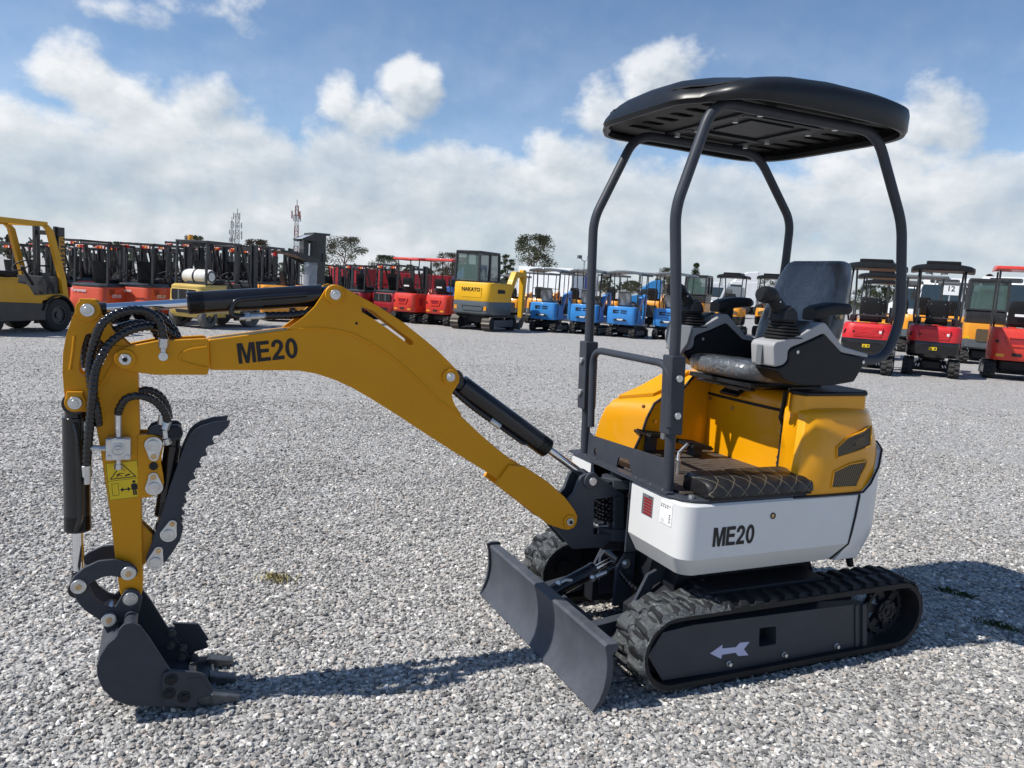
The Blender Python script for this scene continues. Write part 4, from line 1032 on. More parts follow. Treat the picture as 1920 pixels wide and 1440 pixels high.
A2 = A + Vector((0, .038, 0)); MB().tube(fillet([A2 + u * .06, A2 + u * .10 + Vector((-.01, .014, 0)), A2 + u * .36 + Vector((-.012, .012, 0)), A2 + u * .40], .02), .0085, 8).build('hard_line', M['black'], kc)

# ------------------------------------------------------------------ arm
arm = empty('arm'); arm.parent = ROOT
ol = [(171, 562), (160, 563.5), (152, 568), (146, 574), (141, 583), (133, 602), (123.5, 631), (118, 662), (117, 699), (119.6, 731), (122, 752), (127.5, 765), (134, 771), (143, 772), (160, 772), (176, 782), (181, 806), (189.5, 850), (197, 905), (206, 962), (216, 1047), (224, 1109), (234, 1131), (250, 1134), (263, 1122), (268, 1106), (267, 1050), (265, 935), (262, 813), (260, 731), (258, 694), (254, 672), (244, 650), (212, 619), (191, 588), (187, 572), (180, 564)]
hl = [(160, 627), (174, 624), (199, 646), (206, 656), (190, 690), (172, 712), (159, 705), (151, 702), (147, 694), (149, 678), (152.5, 652)]
p2 = PZ(ol, ya); h2 = round_poly(PZ(hl, ya), .008, 3)
# tail: two side plates with a web between; lower arm: closed box
tail_n = ol[:16] + [(190, 790), (215, 742), (254, 690)] + ol[-5:]
mb = MB(); mb.prism(PZ(tail_n, ya), ya - .012, ya, 1, [h2]); mb.prism(PZ(tail_n, ya), 2 * YB - ya, 2 * YB - ya + .012, 1, [h2]); mb.build('tail_plate', M['yellow'], arm, bevel=.0025)
boxo = [(214, 676), (181, 742), (176, 782)] + ol[16:31] + [(244, 652), (232, 655)]
MB().prism(PZ(boxo, ya), 2 * YB - ya + .001, ya - .001).build('arm_box', M['yellow'], arm, bevel=.004)
wl = [bk(p[0], p[1], 1, ya) for p in [(215, 678), (199, 706), (181, 740), (179, 760)]]; MB().tube(smooth_path([Vector((p.x, ya, p.z)) for p in wl], 4), .005, 8).build('weld_seam', M['yellow'], arm)
wl = [bk(p[0], p[1], 1, ya) for p in [(139, 630), (136, 660), (131, 693)]]; MB().tube([Vector((p.x, ya + .0005, p.z)) for p in wl], .0045, 8).build('weld_bead', M['yellow'], arm)
pin(arm, 165, 581, ya, .0195, .034, 0, .022, 'yellow'); pin(arm, 141.5, 754, ya, .0195, .029, 0, .022, 'yellow')
for px, py in ((165, 565), (141, 738)):
    q = bk(px, py, 1, ya); MB().box((q.x, ya + .006, q.z), (.045, .012, .016)).build('pin_keeper', M['yellow'], arm, bevel=.003)
tl = [(258, 815), (286, 815), (296, 818), (303, 826), (306, 837), (303, 855), (302, 868), (306, 890), (307.5, 905), (302, 924), (287, 931), (258, 935)]
mb = MB(); mb.prism(PZ(tl, ya), ya - .016, ya + .002); mb.prism(PZ(tl, ya), 2 * YB - ya - .002, 2 * YB - ya + .016); mb.build('thumb_mount', M['yellow'], arm, bevel=.002)
bl2 = [(262, 980), (268, 988), (285, 1004), (288, 1012), (277, 1050), (272, 1062), (262, 1066)]
mb = MB(); mb.prism(PZ(bl2, ya), YB - .028, YB - .014); mb.prism(PZ(bl2, ya), YB + .014, YB + .028); mb.build('thumb_pivot_lug', M['yellow'], arm, bevel=.002)
def tab(parent, c, h, y, r1=.026, r2=.013):
    a, b = bk(c[0], c[1], 1, y), bk(h[0], h[1], 1, y); d = Vector((b.x - a.x, b.z - a.z)); ang = math.atan2(d.y, d.x); L = d.length; out = []
    for k in range(13): t = ang + math.pi / 2 + math.pi * k / 12; out.append((a.x + r1 * math.cos(t), a.z + r1 * math.sin(t)))
    for k in range(13): t = ang - math.pi / 2 + math.pi * k / 12; out.append((b.x + r2 * math.cos(t), b.z + r2 * math.sin(t)))
    o = MB().prism(out, y, y + .006).build('pin_tab', M['zinc'], parent, bevel=.0015)
    mb = MB(); mb.cyl((a.x, y + .005, a.z), (a.x, y + .012, a.z), r1 * .66, 22); mb.build('pin', M['zinc'], o, bevel=.002)
    mb = MB(); mb.cyl((b.x, y + .005, b.z), (b.x, y + .0075, b.z), r2 * .62, 16); mb.build('tab_bolt', M['brass'], o)
tab(arm, (287.6, 834), (288.4, 856), ya + .002, .027, .015); tab(arm, (289, 913), (287.5, 894), ya + .002, .027, .015)
q = bk(288, 873.5, 1, ya); MB().cyl((q.x, ya, q.z), (q.x, ya + .006, q.z), .013, 18).build('mount_hole', M['trim'], arm)
q = bk(265.5, 673, 1, ya)
# warning sticker
a_, b_ = bk(206, 872, 1, ya), bk(257, 930, 1, ya); c_ = bk(231.5, 900.5, 1, ya); up = bk(229, 871, 1, ya) - bk(235, 931, 1, ya); up.y = 0; w = .100; h = .122
fr = frame(Vector((c_.x, ya - .0002, c_.z)), up.cross(Vector((0, 1, 0))) * -1, up)
fr = frame(Vector((c_.x, ya - .0002, c_.z)), Vector((-up.z, 0, up.x)), up)
stk = MB().box((0, 0, 0), (w * .92, h, .0012)).xf(fr).build('warning_sticker', M['ywlabel'], arm)
mb = MB()
def bar(p, q, wd, z=.0009):
    p, q = Vector((*p, z)), Vector((*q, z)); d = q - p; n_ = Vector((-d.y, d.x, 0)).normalized() * wd / 2; mb.add([p + n_, p - n_, q - n_, q + n_], [(0, 1, 2, 3)])
bar((-.043, .0595), (.043, .0595), .0012); bar((-.043, -.0595), (.043, -.0595), .0012); bar((-.044, -.060), (-.044, .060), .0012); bar((.044, -.060), (.044, .060), .0012); bar((-.043, .002), (.043, .002), .0012)
T = [(-.036, .008), (.036, .008), (0, .054)]
for i in range(3): bar(T[i], T[(i + 1) % 3], .0028)
# falling load and a stumbling figure
bar((-.004, .040), (.007, .036), .0012); bar((-.002, .034), (.010, .030), .0012); bar((-.018, .013), (-.008, .024), .0035); bar((-.008, .024), (.003, .022), .0022); bar((-.012, .019), (-.002, .013), .0022); bar((-.020, .020), (-.010, .022), .0018); bar((.006, .014), (.020, .018), .005)
# keep-clear row: box, arrow, person
for e in (((-.034, -.008), (-.016, -.008)), ((-.034, -.046), (-.016, -.046)), ((-.034, -.008), (-.034, -.046)), ((-.016, -.008), (-.016, -.046))): bar(*e, .0012)
bar((-.006, -.030), (.012, -.030), .004); mb.add([(-.012, -.030, .0009), (-.004, -.022, .0009), (-.004, -.038, .0009)], [(0, 1, 2)]); mb.add([(.018, -.030, .0009), (.010, -.022, .0009), (.010, -.038, .0009)], [(0, 1, 2)])
bar((.029, -.014), (.029, -.034), .012); bar((.026, -.034), (.026, -.052), .005); bar((.032, -.034), (.032, -.052), .005); bar((.0215, -.016), (.0215, -.034), .003); bar((.0365, -.016), (.0365, -.034), .003)
mb.add([(.029 + .005 * math.cos(k * .785), -.008 + .005 * math.sin(k * .785), .0009) for k in range(8)], [tuple(range(8))])
mb.xf(fr).build('pictogram', M['trim'], stk)
# valve block
q = bk(223, 837, 1, ya); X_ = Vector((1, 0, 0)); vb = MB().box((q.x, ya + .022, q.z), (.070, .044, .070)).build('shut_off_valve', M['zinc'], arm, bevel=.004)
mb = MB()
for i in (-1, 1):
    for j in (-1, 1): mb.cyl((q.x + i * .025, ya + .044, q.z + j * .025), (q.x + i * .025, ya + .050, q.z + j * .025), .0075, 10)
mb.ring((q.x, ya + .043, q.z), (q.x, ya + .048, q.z), .021, .017, 24); mb.cyl((q.x, ya + .044, q.z), (q.x, ya + .054, q.z), .012, 16); mb.box((q.x, ya + .055, q.z), (.020, .004, .006))
mb.cyl((q.x, ya + .022, q.z + .035), (q.x, ya + .022, q.z + .065), .0105, 6); mb.cyl((q.x, ya + .022, q.z + .06), (q.x + .001, ya + .022, q.z + .115), .0095, 10)
mb.cyl((q.x, ya + .022, q.z - .035), (q.x, ya + .022, q.z - .055), .010, 6); mb.cyl((q.x, ya + .022, q.z - .052), (q.x, ya + .022, q.z - .068), .013, 6)
mb.cyl((q.x + .035, ya + .022, q.z), (q.x + .055, ya + .022, q.z), .009, 6); mb.cyl((q.x + .05, ya + .022, q.z), (q.x + .072, ya + .022, q.z + .002), .010, 8); mb.tube([(q.x + .068, ya + .022, q.z), (q.x + .082, ya + .022, q.z + .008), (q.x + .082, ya + .022, q.z + .035)], .010, 8); mb.cyl((q.x + .082, ya + .022, q.z + .03), (q.x + .082, ya + .022, q.z + .085), .0125, 8)
mb.build('valve_fitting', M['zinc'], vb, bevel=.001)
def H(pts): return [Vector((bk(a_, b_, 1, y_).x, y_, bk(a_, b_, 1, y_).z)) for a_, b_, y_ in pts]
yh = ya + .04
spiral_hose('hose', H([(184, 796, ya + .022), (181, 770, yh), (172, 725, yh), (168, 690, yh), (172, 660, yh), (185, 618, yh + .02), (205, 595, yh + .02), (240, 582, yh + .01), (275, 584, yh), (298, 603, yh), (307, 636, yh - .01)]), .0128, arm, .016)
spiral_hose('hose', H([(162, 872, ya + .01), (166, 820, yh - .01), (170, 780, yh), (174, 740, yh + .02), (178, 700, yh + .02), (190, 668, yh + .02), (212, 638, yh + .01), (250, 617, yh), (290, 612, yh - .02), (312, 622, YB + .02), (330, 634, YB)]), .0128, arm, .016)
spiral_hose('hose', H([(160, 690, YB + .01), (158, 655, YB), (164, 628, YB), (190, 600, YB), (230, 578, YB - .02), (280, 580, YB - .02), (320, 610, YB - .02), (335, 634, YB - .02)]), .0118, arm, .016)
spiral_hose('hose', H([(176, 700, YB + .02), (180, 660, YB), (200, 630, YB - .01), (225, 614, YB - .02), (260, 606, YB - .02), (285, 615, YB - .02), (298, 634, YB - .02)]), .0114, arm, .016)
qf = H([(307, 634, yh - .01), (306, 652, yh - .012), (306, 668, yk + .01)])
mb = MB(); mb.cyl(qf[0], qf[1], .0155, 12); mb.cyl(qf[1], qf[2], .008, 10); mb.cyl(qf[2] - Vector((0, .02, 0)), qf[2] + Vector((0, .012, 0)), .014, 12); mb.build('hose_fitting', M['zinc'], arm, bevel=.001)
qf = H([(162, 872, ya + .01), (163, 893, ya + .006), (163, 907, ya + .004)]); mb = MB(); mb.cyl(qf[0], qf[1], .0145, 12); mb.cyl(qf[1], qf[2], .011, 8); mb.build('hose_fitting', M['zinc'], arm, bevel=.001)
qv = q
spiral_hose('hose', [Vector((qv.x, ya + .022, qv.z + .11))] + H([(223, 768, ya + .03), (236, 748, ya + .05), (262, 742, ya + .06), (290, 752, ya + .04), (308, 772, ya + .02), (315, 792, ya)]), .0118, arm, .016)
spiral_hose('hose', H([(258, 735, YB + .03), (275, 731, YB + .03), (298, 740, YB + .02), (312, 760, YB + .01), (318, 785, YB)]), .0114, arm, .016)
qf = H([(314, 790, ya), (309, 806, ya + .004), (311, 822, ya + .004), (316, 832, ya)]); mb = MB(); mb.cyl(qf[0], qf[1], .0135, 10); mb.cyl(qf[1], qf[2], .009, 8); mb.cyl(qf[2], qf[3], .0125, 8); qg = H([(305, 778, YB + .04), (303, 796, YB + .04)]); mb.cyl(qg[0], qg[1], .012, 8); mb.build('hose_fitting', M['zinc'], arm, bevel=.001)

# ------------------------------------------------------------------ thumb
th = empty('thumb'); th.parent = ROOT
yt = ya + .004
tp = [(432, 789), (428, 800), (412, 816), (402, 817), (397, 822), (403, 833), (391, 836), (385, 842), (389, 854), (379, 857), (373, 864), (378, 876), (368, 878), (362, 886), (367, 897), (358, 901), (352, 908), (357, 919), (349, 922), (345, 930), (351, 942), (343, 945), (340, 953), (347, 963), (339, 968), (337, 975), (344, 988), (338, 1013), (321, 1040), (304, 1061), (296, 1066), (285, 1066), (275, 1059), (273, 1049), (284, 1020), (304, 962), (318, 914), (325, 895), (335, 866), (345, 840), (357, 815), (366, 806), (378, 799), (402, 791.5)]
P2 = PZ(tp, yt)
mb = MB(); mb.prism(P2, yt - .013, yt); mb.prism(P2, 2 * YB - yt, 2 * YB - yt + .013); mb.build('thumb_plate', M['graphite'], th, bevel=.001, seg=1)
c0 = bk(330, 960, 1, YB); c1 = bk(352, 880, 1, YB); mb = MB(); mb.cyl((c0.x, 2 * YB - yt + .01, c0.z), (c0.x, yt - .01, c0.z), .014, 14); mb.cyl((c1.x, 2 * YB - yt + .01, c1.z), (c1.x, yt - .01, c1.z), .014, 14); mb.build('spacer', M['graphite'], th)
tab(th, (316, 1001), (323, 982), yt, .026, .014); tab(th, (291, 1053), (297, 1032), yt, .026, .014)
tc, A, u, L = cylinder('thumb_cylinder', (328, 809), (300, 1003), .80, .026, .014, parent=ROOT)
ear = [(275, 813), (283, 802), (296, 797.5), (333, 797), (341, 803), (342, 815), (336, 824), (324, 828), (310, 824), (296, 817), (278, 817)]
mb = MB(); mb.prism(PZ(ear, ya), ya - .020, ya - .004); mb.prism(PZ(ear, ya), 2 * YB - ya + .004, 2 * YB - ya + .020); e_ = mb.build('cylinder_bracket', M['graphite'], arm, bevel=.003)
q = bk(328, 811, 1, ya); MB().cyl((q.x, ya - .006, q.z), (q.x, ya + .006, q.z), .021, 6).build('bracket_bolt', M['dark'], e_, bevel=.002)

# ------------------------------------------------------------------ bucket link
lk = empty('bucket_link'); lk.parent = ROOT
yl = YB + .075
up_ = [(254, 1064), (259, 1071), (256, 1080), (248, 1087), (237, 1087), (226, 1083), (209, 1080.5), (195, 1082), (180, 1088), (168, 1096), (162, 1106), (155, 1112), (144, 1112), (135, 1105), (132, 1095), (138, 1082), (158, 1064), (185, 1052), (216, 1049), (242, 1055)]
dn_ = [(160, 1098), (168, 1100), (172, 1112), (180, 1124), (198, 1137), (214, 1142), (220, 1152), (218, 1164), (208, 1172), (194, 1169), (182, 1160), (160, 1146), (147, 1132), (138, 1116), (135, 1100), (146, 1090)]
for poly, nm, y0 in ((up_, 'upper_link', yl), (dn_, 'lower_link', yl - .014)):
    pz = PZ(poly, y0); mb = MB(); mb.prism(pz, y0 - .012, y0); mb.prism(pz, 2 * YB - y0, 2 * YB - y0 + .012); mb.build(nm, M['graphite'], lk, bevel=.0025)
for px, py, y0 in ((241, 1074, yl), (147.6, 1099, yl), (204.5, 1161, yl - .008)):
    q = bk(px, py, 1, y0); mb = MB(); mb.cyl((q.x, 2 * YB - y0 - .006, q.z), (q.x, y0 + .010, q.z), .0225, 26); mb.build('link_pin', M['zinc'], lk, bevel=.003)
    MB().cyl((q.x, y0 + .009, q.z), (q.x, y0 + .0125, q.z), .009, 14).build('grease_cap', M['brass'], lk)

# ------------------------------------------------------------------ bucket
bu = empty('bucket'); bu.parent = ROOT
BH = .158
yn2 = YB + BH
ear = [(226, 1121), (235, 1107), (246, 1104), (258, 1108), (267, 1120), (263, 1140), (256, 1160), (248, 1185), (226, 1200), (203, 1192), (196, 1180), (189, 1160), (196, 1148), (208, 1142), (217, 1136)]
ye = YB + .060
mb = MB(); mb.prism(PZ(ear, ye), ye - .012, ye); mb.prism(PZ(ear, ye), 2 * YB - ye, 2 * YB - ye + .012); mb.build('ear_plate', M['graphite'], bu, bevel=.003)
q = bk(244.6, 1123, 1, ye); mb = MB(); mb.cyl((q.x, 2 * YB - ye - .008, q.z), (q.x, ye + .012, q.z), .017, 6); mb.cyl((q.x, ye, q.z), (q.x, ye + .004, q.z), .022, 24); mb.build('bucket_pin', M['zinc'], bu, bevel=.001)
sidep = [(219, 1192), (222, 1182), (232, 1171), (246, 1167.5), (262, 1174), (280, 1197), (318, 1256), (360, 1310), (379, 1327), (310, 1326), (243, 1324), (212, 1313), (192, 1292), (182, 1268), (181, 1250), (187, 1231), (202, 1207), (214, 1198)]
sp2 = PZ(sidep, yn2); zmin = min(z for x, z in sp2)
sp2 = [(x, max(z, .012)) for x, z in sp2]
mb = MB(); mb.prism(sp2, yn2 - .014, yn2); mb.prism(sp2, 2 * YB - yn2, 2 * YB - yn2 + .014); mb.build('side_plate', M['graphite'], bu, bevel=.003)
# shell: wraps the back from the top lip round to the cutting edge
arc = sp2[8:] + [sp2[0]]
inn = []
for i, (x, z) in enumerate(arc):
    a_ = arc[max(0, i - 1)]; b_ = arc[min(len(arc) - 1, i + 1)]; t = Vector((b_[0] - a_[0], b_[1] - a_[1])).normalized(); n_ = Vector((t.y, -t.x)); inn.append((x + n_.x * .012, z + n_.y * .012))
cx_ = sum(p[0] for p in sp2) / len(sp2); cz_ = sum(p[1] for p in sp2) / len(sp2)
if (Vector(inn[5]) - Vector((cx_, cz_))).length > (Vector(arc[5]) - Vector((cx_, cz_))).length: inn = [(2 * a[0] - b[0], 2 * a[1] - b[1]) for a, b in zip(arc, inn)]
poly = arc + list(reversed(inn)); MB().prism(poly, 2 * YB - yn2 + .013, yn2 - .013).build('shell', M['graphite'], bu)
tq = bk(244, 1180, 1, yn2); MB().cyl((tq.x, 2 * YB - yn2 + .013, tq.z), (tq.x, yn2 - .013, tq.z), .020, 20).build('torque_tube', M['graphite'], bu)
lip = sp2[8]; d = Vector((-1, 0, 0))
MB().box((lip[0] - .0, YB, .022), (.10, 2 * BH - .02, .014)).build('cutting_edge', M['worn'], bu, bevel=.002)
# side cutters
sc_ = [(304, 1275), (308, 1262), (322, 1257), (376, 1262), (386, 1268), (401, 1297), (397, 1301), (372, 1309), (368, 1328), (310, 1322), (303, 1305)]
s2 = [(x, max(.016, z)) for x, z in PZ(sc_, yn2 + .012)]
mb = MB(); mb.prism(s2, yn2 + .0005, yn2 + .012); mb.prism(s2, 2 * YB - yn2 - .012, 2 * YB - yn2 - .0005); s_ = mb.build('side_cutter', M['graphite'], bu, bevel=.003)
mb = MB()
for px, py in ((321, 1274), (317, 1300), (345, 1307)):
    q = bk(px, py, 1, yn2 + .012); mb.ring((q.x, yn2 + .0115, q.z), (q.x, yn2 + .013, q.z), .0205, .014, 22); mb.cyl((q.x, yn2 + .011, q.z), (q.x, yn2 + .019, q.z), .0115, 6)
mb.build('cutter_bolt', M['dark'], s_)
mb = MB(); pc = PZ([(352, 1272), (378, 1270), (392, 1296), (370, 1303), (362, 1296)], yn2 + .012); mb.prism(pc, yn2 + .0118, yn2 + .0135); mb.build('cutter_relief', M['graphite'], s_)
fc = PZ([(323, 1168), (372, 1170), (392, 1200), (360, 1216), (340, 1196)], 2 * YB - yn2); mb = MB(); mb.prism(fc, 2 * YB - yn2 - .012, 2 * YB - yn2); mb.build('side_cutter', M['graphite'], bu, bevel=.002)
mb = MB(); yi = 2 * YB - yn2 + .014
for px, py in ((323, 1187), (320, 1211), (343, 1214), (341, 1233), (364, 1233)):
    q = bk(px, py, 1, yi); mb.cyl((q.x, yi - .002, q.z), (q.x, yi + .010, q.z), .010, 6); mb.cyl((q.x, yi - .002, q.z), (q.x, yi + .003, q.z), .015, 14)
mb.build('inner_bolt', M['steel'], bu)
for k in (-1, 0, 1):
    y = YB + k * .128; tx = lip[0]
    mb = MB(); mb.loft([[(tx + .03, y - .020, .014), (tx + .03, y + .020, .014), (tx + .03, y + .020, .040), (tx + .03, y - .020, .040)], [(tx - .03, y - .018, .012), (tx - .03, y + .018, .012), (tx - .03, y + .018, .046), (tx - .03, y - .018, .046)]]); mb.build('tooth_adapter', M['worn'], bu, bevel=.003)
    mb = MB(); mb.loft([[(tx - .028, y - .023, .008), (tx - .028, y + .023, .008), (tx - .028, y + .023, .050), (tx - .028, y - .023, .050)], [(tx - .118, y - .021, .014), (tx - .118, y + .021, .014), (tx - .118, y + .021, .027), (tx - .118, y - .021, .027)]]); mb.build('tooth', M['worn'], bu, bevel=.004)
# ================================================================== machines of the yard (local axes: x forward, y left, z up)
def flat(name, col, rough=.42, coat=.3, **k): return mat(name, col, rough, coat=coat, vary=.06, vscale=2.0, dust=.12, dcol=(.4, .38, .35), **k)
M['red'] = flat('signal_red_paint', (.60, .014, .018)); M['redor'] = flat('orange_red_paint', (.64, .040, .022)); M['orred'] = flat('red_orange_forklift_paint', (.62, .075, .022))
M['dkred'] = flat('dark_red_paint', (.30, .008, .016)); M['blue'] = flat('sky_blue_paint', (.035, .24, .62)); M['orange'] = flat('orange_paint', (.74, .29, .010)); M['nyel'] = flat('bright_yellow_paint', (.78, .42, .004), rough=.5, coat=.1)
M['hyel'] = flat('ochre_yellow_paint', (.62, .31, .008), rough=.5, coat=.1); M['pyel'] = flat('pale_yellow_paint', (.60, .42, .10)); M['bgdark'] = flat('charcoal_paint', (.022, .024, .027)); M['bggrey'] = flat('slate_grey_paint', (.085, .10, .11))
M['tyre'] = mat('tyre_rubber', (.018, .018, .018), .75, dust=.5, dcol=(.16, .15, .14)); M['tgrey'] = mat('dusty_grey_tyre', (.12, .115, .11), .85, dust=.6, dcol=(.28, .27, .25))
M['lamp'] = mat('red_lamp_lens', (.50, .02, .02), .25); M['amber'] = mat('amber_lens', (.75, .32, .03), .3); M['wpaint'] = flat('white_vehicle_paint', (.72, .73, .74)); M['tblue'] = flat('blue_truck_paint', (.03, .11, .36)); M['tcyan'] = flat('bright_blue_truck_paint', (.02, .21, .50)); M['navy'] = flat('navy_truck_paint', (.015, .03, .16))
M['wglass'] = mat('dark_window_glass', (.02, .03, .035), .05, coat=.5, vary=.1); M['silver'] = flat('silver_paint', (.38, .39, .40), .3); M['ivory'] = mat('white_gas_bottle_paint', (.70, .69, .66), .4, dust=.3); M['deep'] = mat('deep_red_box_paint', (.26, .006, .012), .5, vary=.1, vscale=.6)
M['bgglass'] = mat('greenish_cab_window', (.10, .17, .15), .04, alpha=.55, coat=.6, vary=.1)
M['plate'] = mat('brown_grey_steel_track', (.10, .088, .075), .55, metal=.5, vary=.3, vscale=8)
M['clearp'] = mat('clear_screen', (.42, .47, .52), .06, alpha=.38, coat=.5)

def rbox(c, d, r=.04, n=4, taper=1.0, ty=None):
    """box with rounded vertical edges, as loft rings"""
    x, y, z = d; ty = taper if ty is None else ty
    def ring(zz, k, ky, e=0): return [(c[0] + (px) * k, c[1] + (py) * ky, zz) for px, py in round_poly([(-x / 2 + e, -y / 2 + e), (x / 2 - e, -y / 2 + e), (x / 2 - e, y / 2 - e), (-x / 2 + e, y / 2 - e)], r, n)]
    z0, z1 = c[2] - z / 2, c[2] + z / 2; b = min(r * .6, z * .2)
    return [ring(z0, 1, 1, b * .6), ring(z0 + b, 1, 1), ring(z1 - b, taper, ty), ring(z1, taper, ty, b)]
def each(name, mbs, m, parent, **k): return [x.build(name, m, parent, **k) for x in mbs]

def bg_track(root, y, L, w, h, steel=False):
    r = h / 2; x0, x1 = -L / 2 + r, L / 2 - r; ro = r - (.012 if steel else .022)
    mb = MB(); mb.prism(stadium(ro, x0, x1, r, 8), y - w / 2, y + w / 2, 1, [stadium(ro - .03, x0, x1, r, 8)])
    P = 2 * (x1 - x0) + 2 * math.pi * ro; N = 34 if steel else 30
    for row in ((0,) if steel else (-1, 1)):
        for i in range(N):
            (x, z), a = stad_at((i + (.5 if row > 0 else 0)) * P / N, ro, x0, x1, r); nx, nz = -math.sin(a), math.cos(a); tx, tz = math.cos(a), math.sin(a); vs = []
            ylo, yhi = (-w / 2, w / 2) if steel else ((0.005, w * .48) if row > 0 else (-w * .48, -.005))
            for hh, tw in ((.001, P / N * .62), ((.022 if steel else .026), P / N * (.10 if steel else .34))):
                for q, yy in ((-1, ylo), (1, ylo), (1, yhi), (-1, yhi)): vs.append((x + tx * q * tw / 2 + nx * hh, y + yy, z + tz * q * tw / 2 + nz * hh))
            mb.add(vs, [(0, 1, 2, 3), (4, 5, 6, 7), (0, 1, 5, 4), (1, 2, 6, 5), (2, 3, 7, 6), (3, 0, 4, 7)])
    t = mb.build('crawler_track', M['tyre'] if not steel else M['plate'], root, ang=30)
    s = 1 if y > 0 else -1; yy = sorted((y + s * w * .30, y + s * w * .46))
    mb = MB(); mb.prism(round_poly([(x0 + .12, r * .55), (x1 - .02, r * .55), (x1 + .05, r), (x1 - .02, r * 1.5), (x0 + .12, r * 1.5)], .01), *yy); mb.build('track_frame', M['bggrey'], t)
    mb = MB(); mb.cyl((x0, y - w * .35, r), (x0, y + w * .35, r), ro - .035, 18); mb.build('sprocket', M['dark'], t)
    mb = MB(); mb.cyl((x1, y - w * .35, r), (x1, y + w * .35, r), ro - .035, 18); mb.build('idler', M['dark'], t)
    return t
def bg_seat(root, x, z, w=.42, h=.46, m=None, film=False, logo=False):
    mb = MB(); mb.loft(rbox((x + .20, 0, z + .05), (.42, w, .10), .06)); c = mb.build('seat_cushion', m or M['plastic'], root)
    rings = []
    for t in np.linspace(0, 1, 7):
        ww = w / 2 * (.90 + .12 * min(1, t * 3) - .18 * max(0, t - .75) / .25); k = 1 if t < .95 else .6
        rings.append([(x - .02 - .08 * t + b * k, a, z + .06 + h * t) for a, b in sq(20, ww, .05, 3.5)])
    b = MB().loft(rings).build('seat_back', m or M['plastic'], root, ang=70)
    if logo:
        zz = z + .06 + h * .55; xx = x - .125
        mb = MB(); mb.box((xx - .012, 0, zz - .07), (.008, .20, .045)); mb.build('printed_mark', M['paper'], b)
    else:
        mb = MB()
        for i in (-1, 1):
            for j in (.25, .82): mb.cyl((x - .08 - .08 * j, i * w * .3, z + .06 + h * j), (x - .065 - .08 * j - .012 - .01, i * w * .3, z + .06 + h * j), .008, 6)
        mb.build('seat_bolt', M['zinc'], b)
def bg_boom(root, m, x=.62, y=.0, z0=.55, reach=1.15, up=.85, w=.12):
    """folded boom and dipper in front of the cab"""
    b = MB(); b.prism(round_poly([(x, z0 - .08), (x + .14, z0 + .02), (x + reach * .50, z0 + up * .92), (x + reach * .9, z0 + up), (x + reach * .92, z0 + up + .13), (x + reach * .42, z0 + up + .14), (x + reach * .28, z0 + up * .85), (x - .05, z0 + .08)], .05), y - w / 2, y + w / 2)
    bo = b.build('boom', m, root, bevel=.008)
    d = MB(); d.prism(round_poly([(x + reach * .80, z0 + up + .22), (x + reach * .95, z0 + up + .22), (x + reach * 1.02, z0 + up - .05), (x + reach * .92, .38), (x + reach * .84, .38), (x + reach * .82, z0 + up - .05)], .03), y - w * .4, y + w * .4); d.build('arm', m, root, bevel=.006)
    c = MB(); c.cyl((x + .02, y, z0 + .25), (x + reach * .33, y, z0 + up * .55), .035, 12); c.build('boom_cylinder', M['black'], root)
    k = MB(); bw = .17; k.prism(round_poly([(x + reach * .82, .42), (x + reach * .95, .42), (x + reach * .80, .05), (x + reach * .62, .02), (x + reach * .55, .18), (x + reach * .66, .35)], .03), y - bw, y + bw); k.build('bucket', M['bgdark'], root, bevel=.01)
    mb = MB(); mb.prism([(x - .18, .30), (x + .03, .42), (x + .05, z0 + .10), (x - .04, z0 + .18), (x - .18, z0)], y - .09, y + .09); mb.build('swing_bracket', M['bgdark'], root, bevel=.006)
def bg_blade(root, W=.98, x=.80):
    mb = MB(); mb.prism([(x - .02, .03), (x + .03, .03), (x, .12), (x - .01, .20), (x + .02, .27), (x - .03, .27), (x - .05, .18), (x - .045, .1)], -W / 2, W / 2)
    for s in (-1, 1): mb.box((x - .28, s * .2, .15), (.5, .04, .06))
    mb.build('dozer_blade', M['bggrey'], root, bevel=.004)
def bg_posts(root, pts4, r=.018, m=None):
    for P in pts4: MB().tube(fillet(P, .08, 4), r, 8).build('canopy_post', m or M['bgdark'], root)
def under(root, W=.98):
    mb = MB(); mb.loft(rbox((0, 0, .26), (.72, W * .52, .20), .06)); mb.cyl((0, 0, .34), (0, 0, .44), .25, 24); mb.build('undercarriage_frame', M['dark'], root)

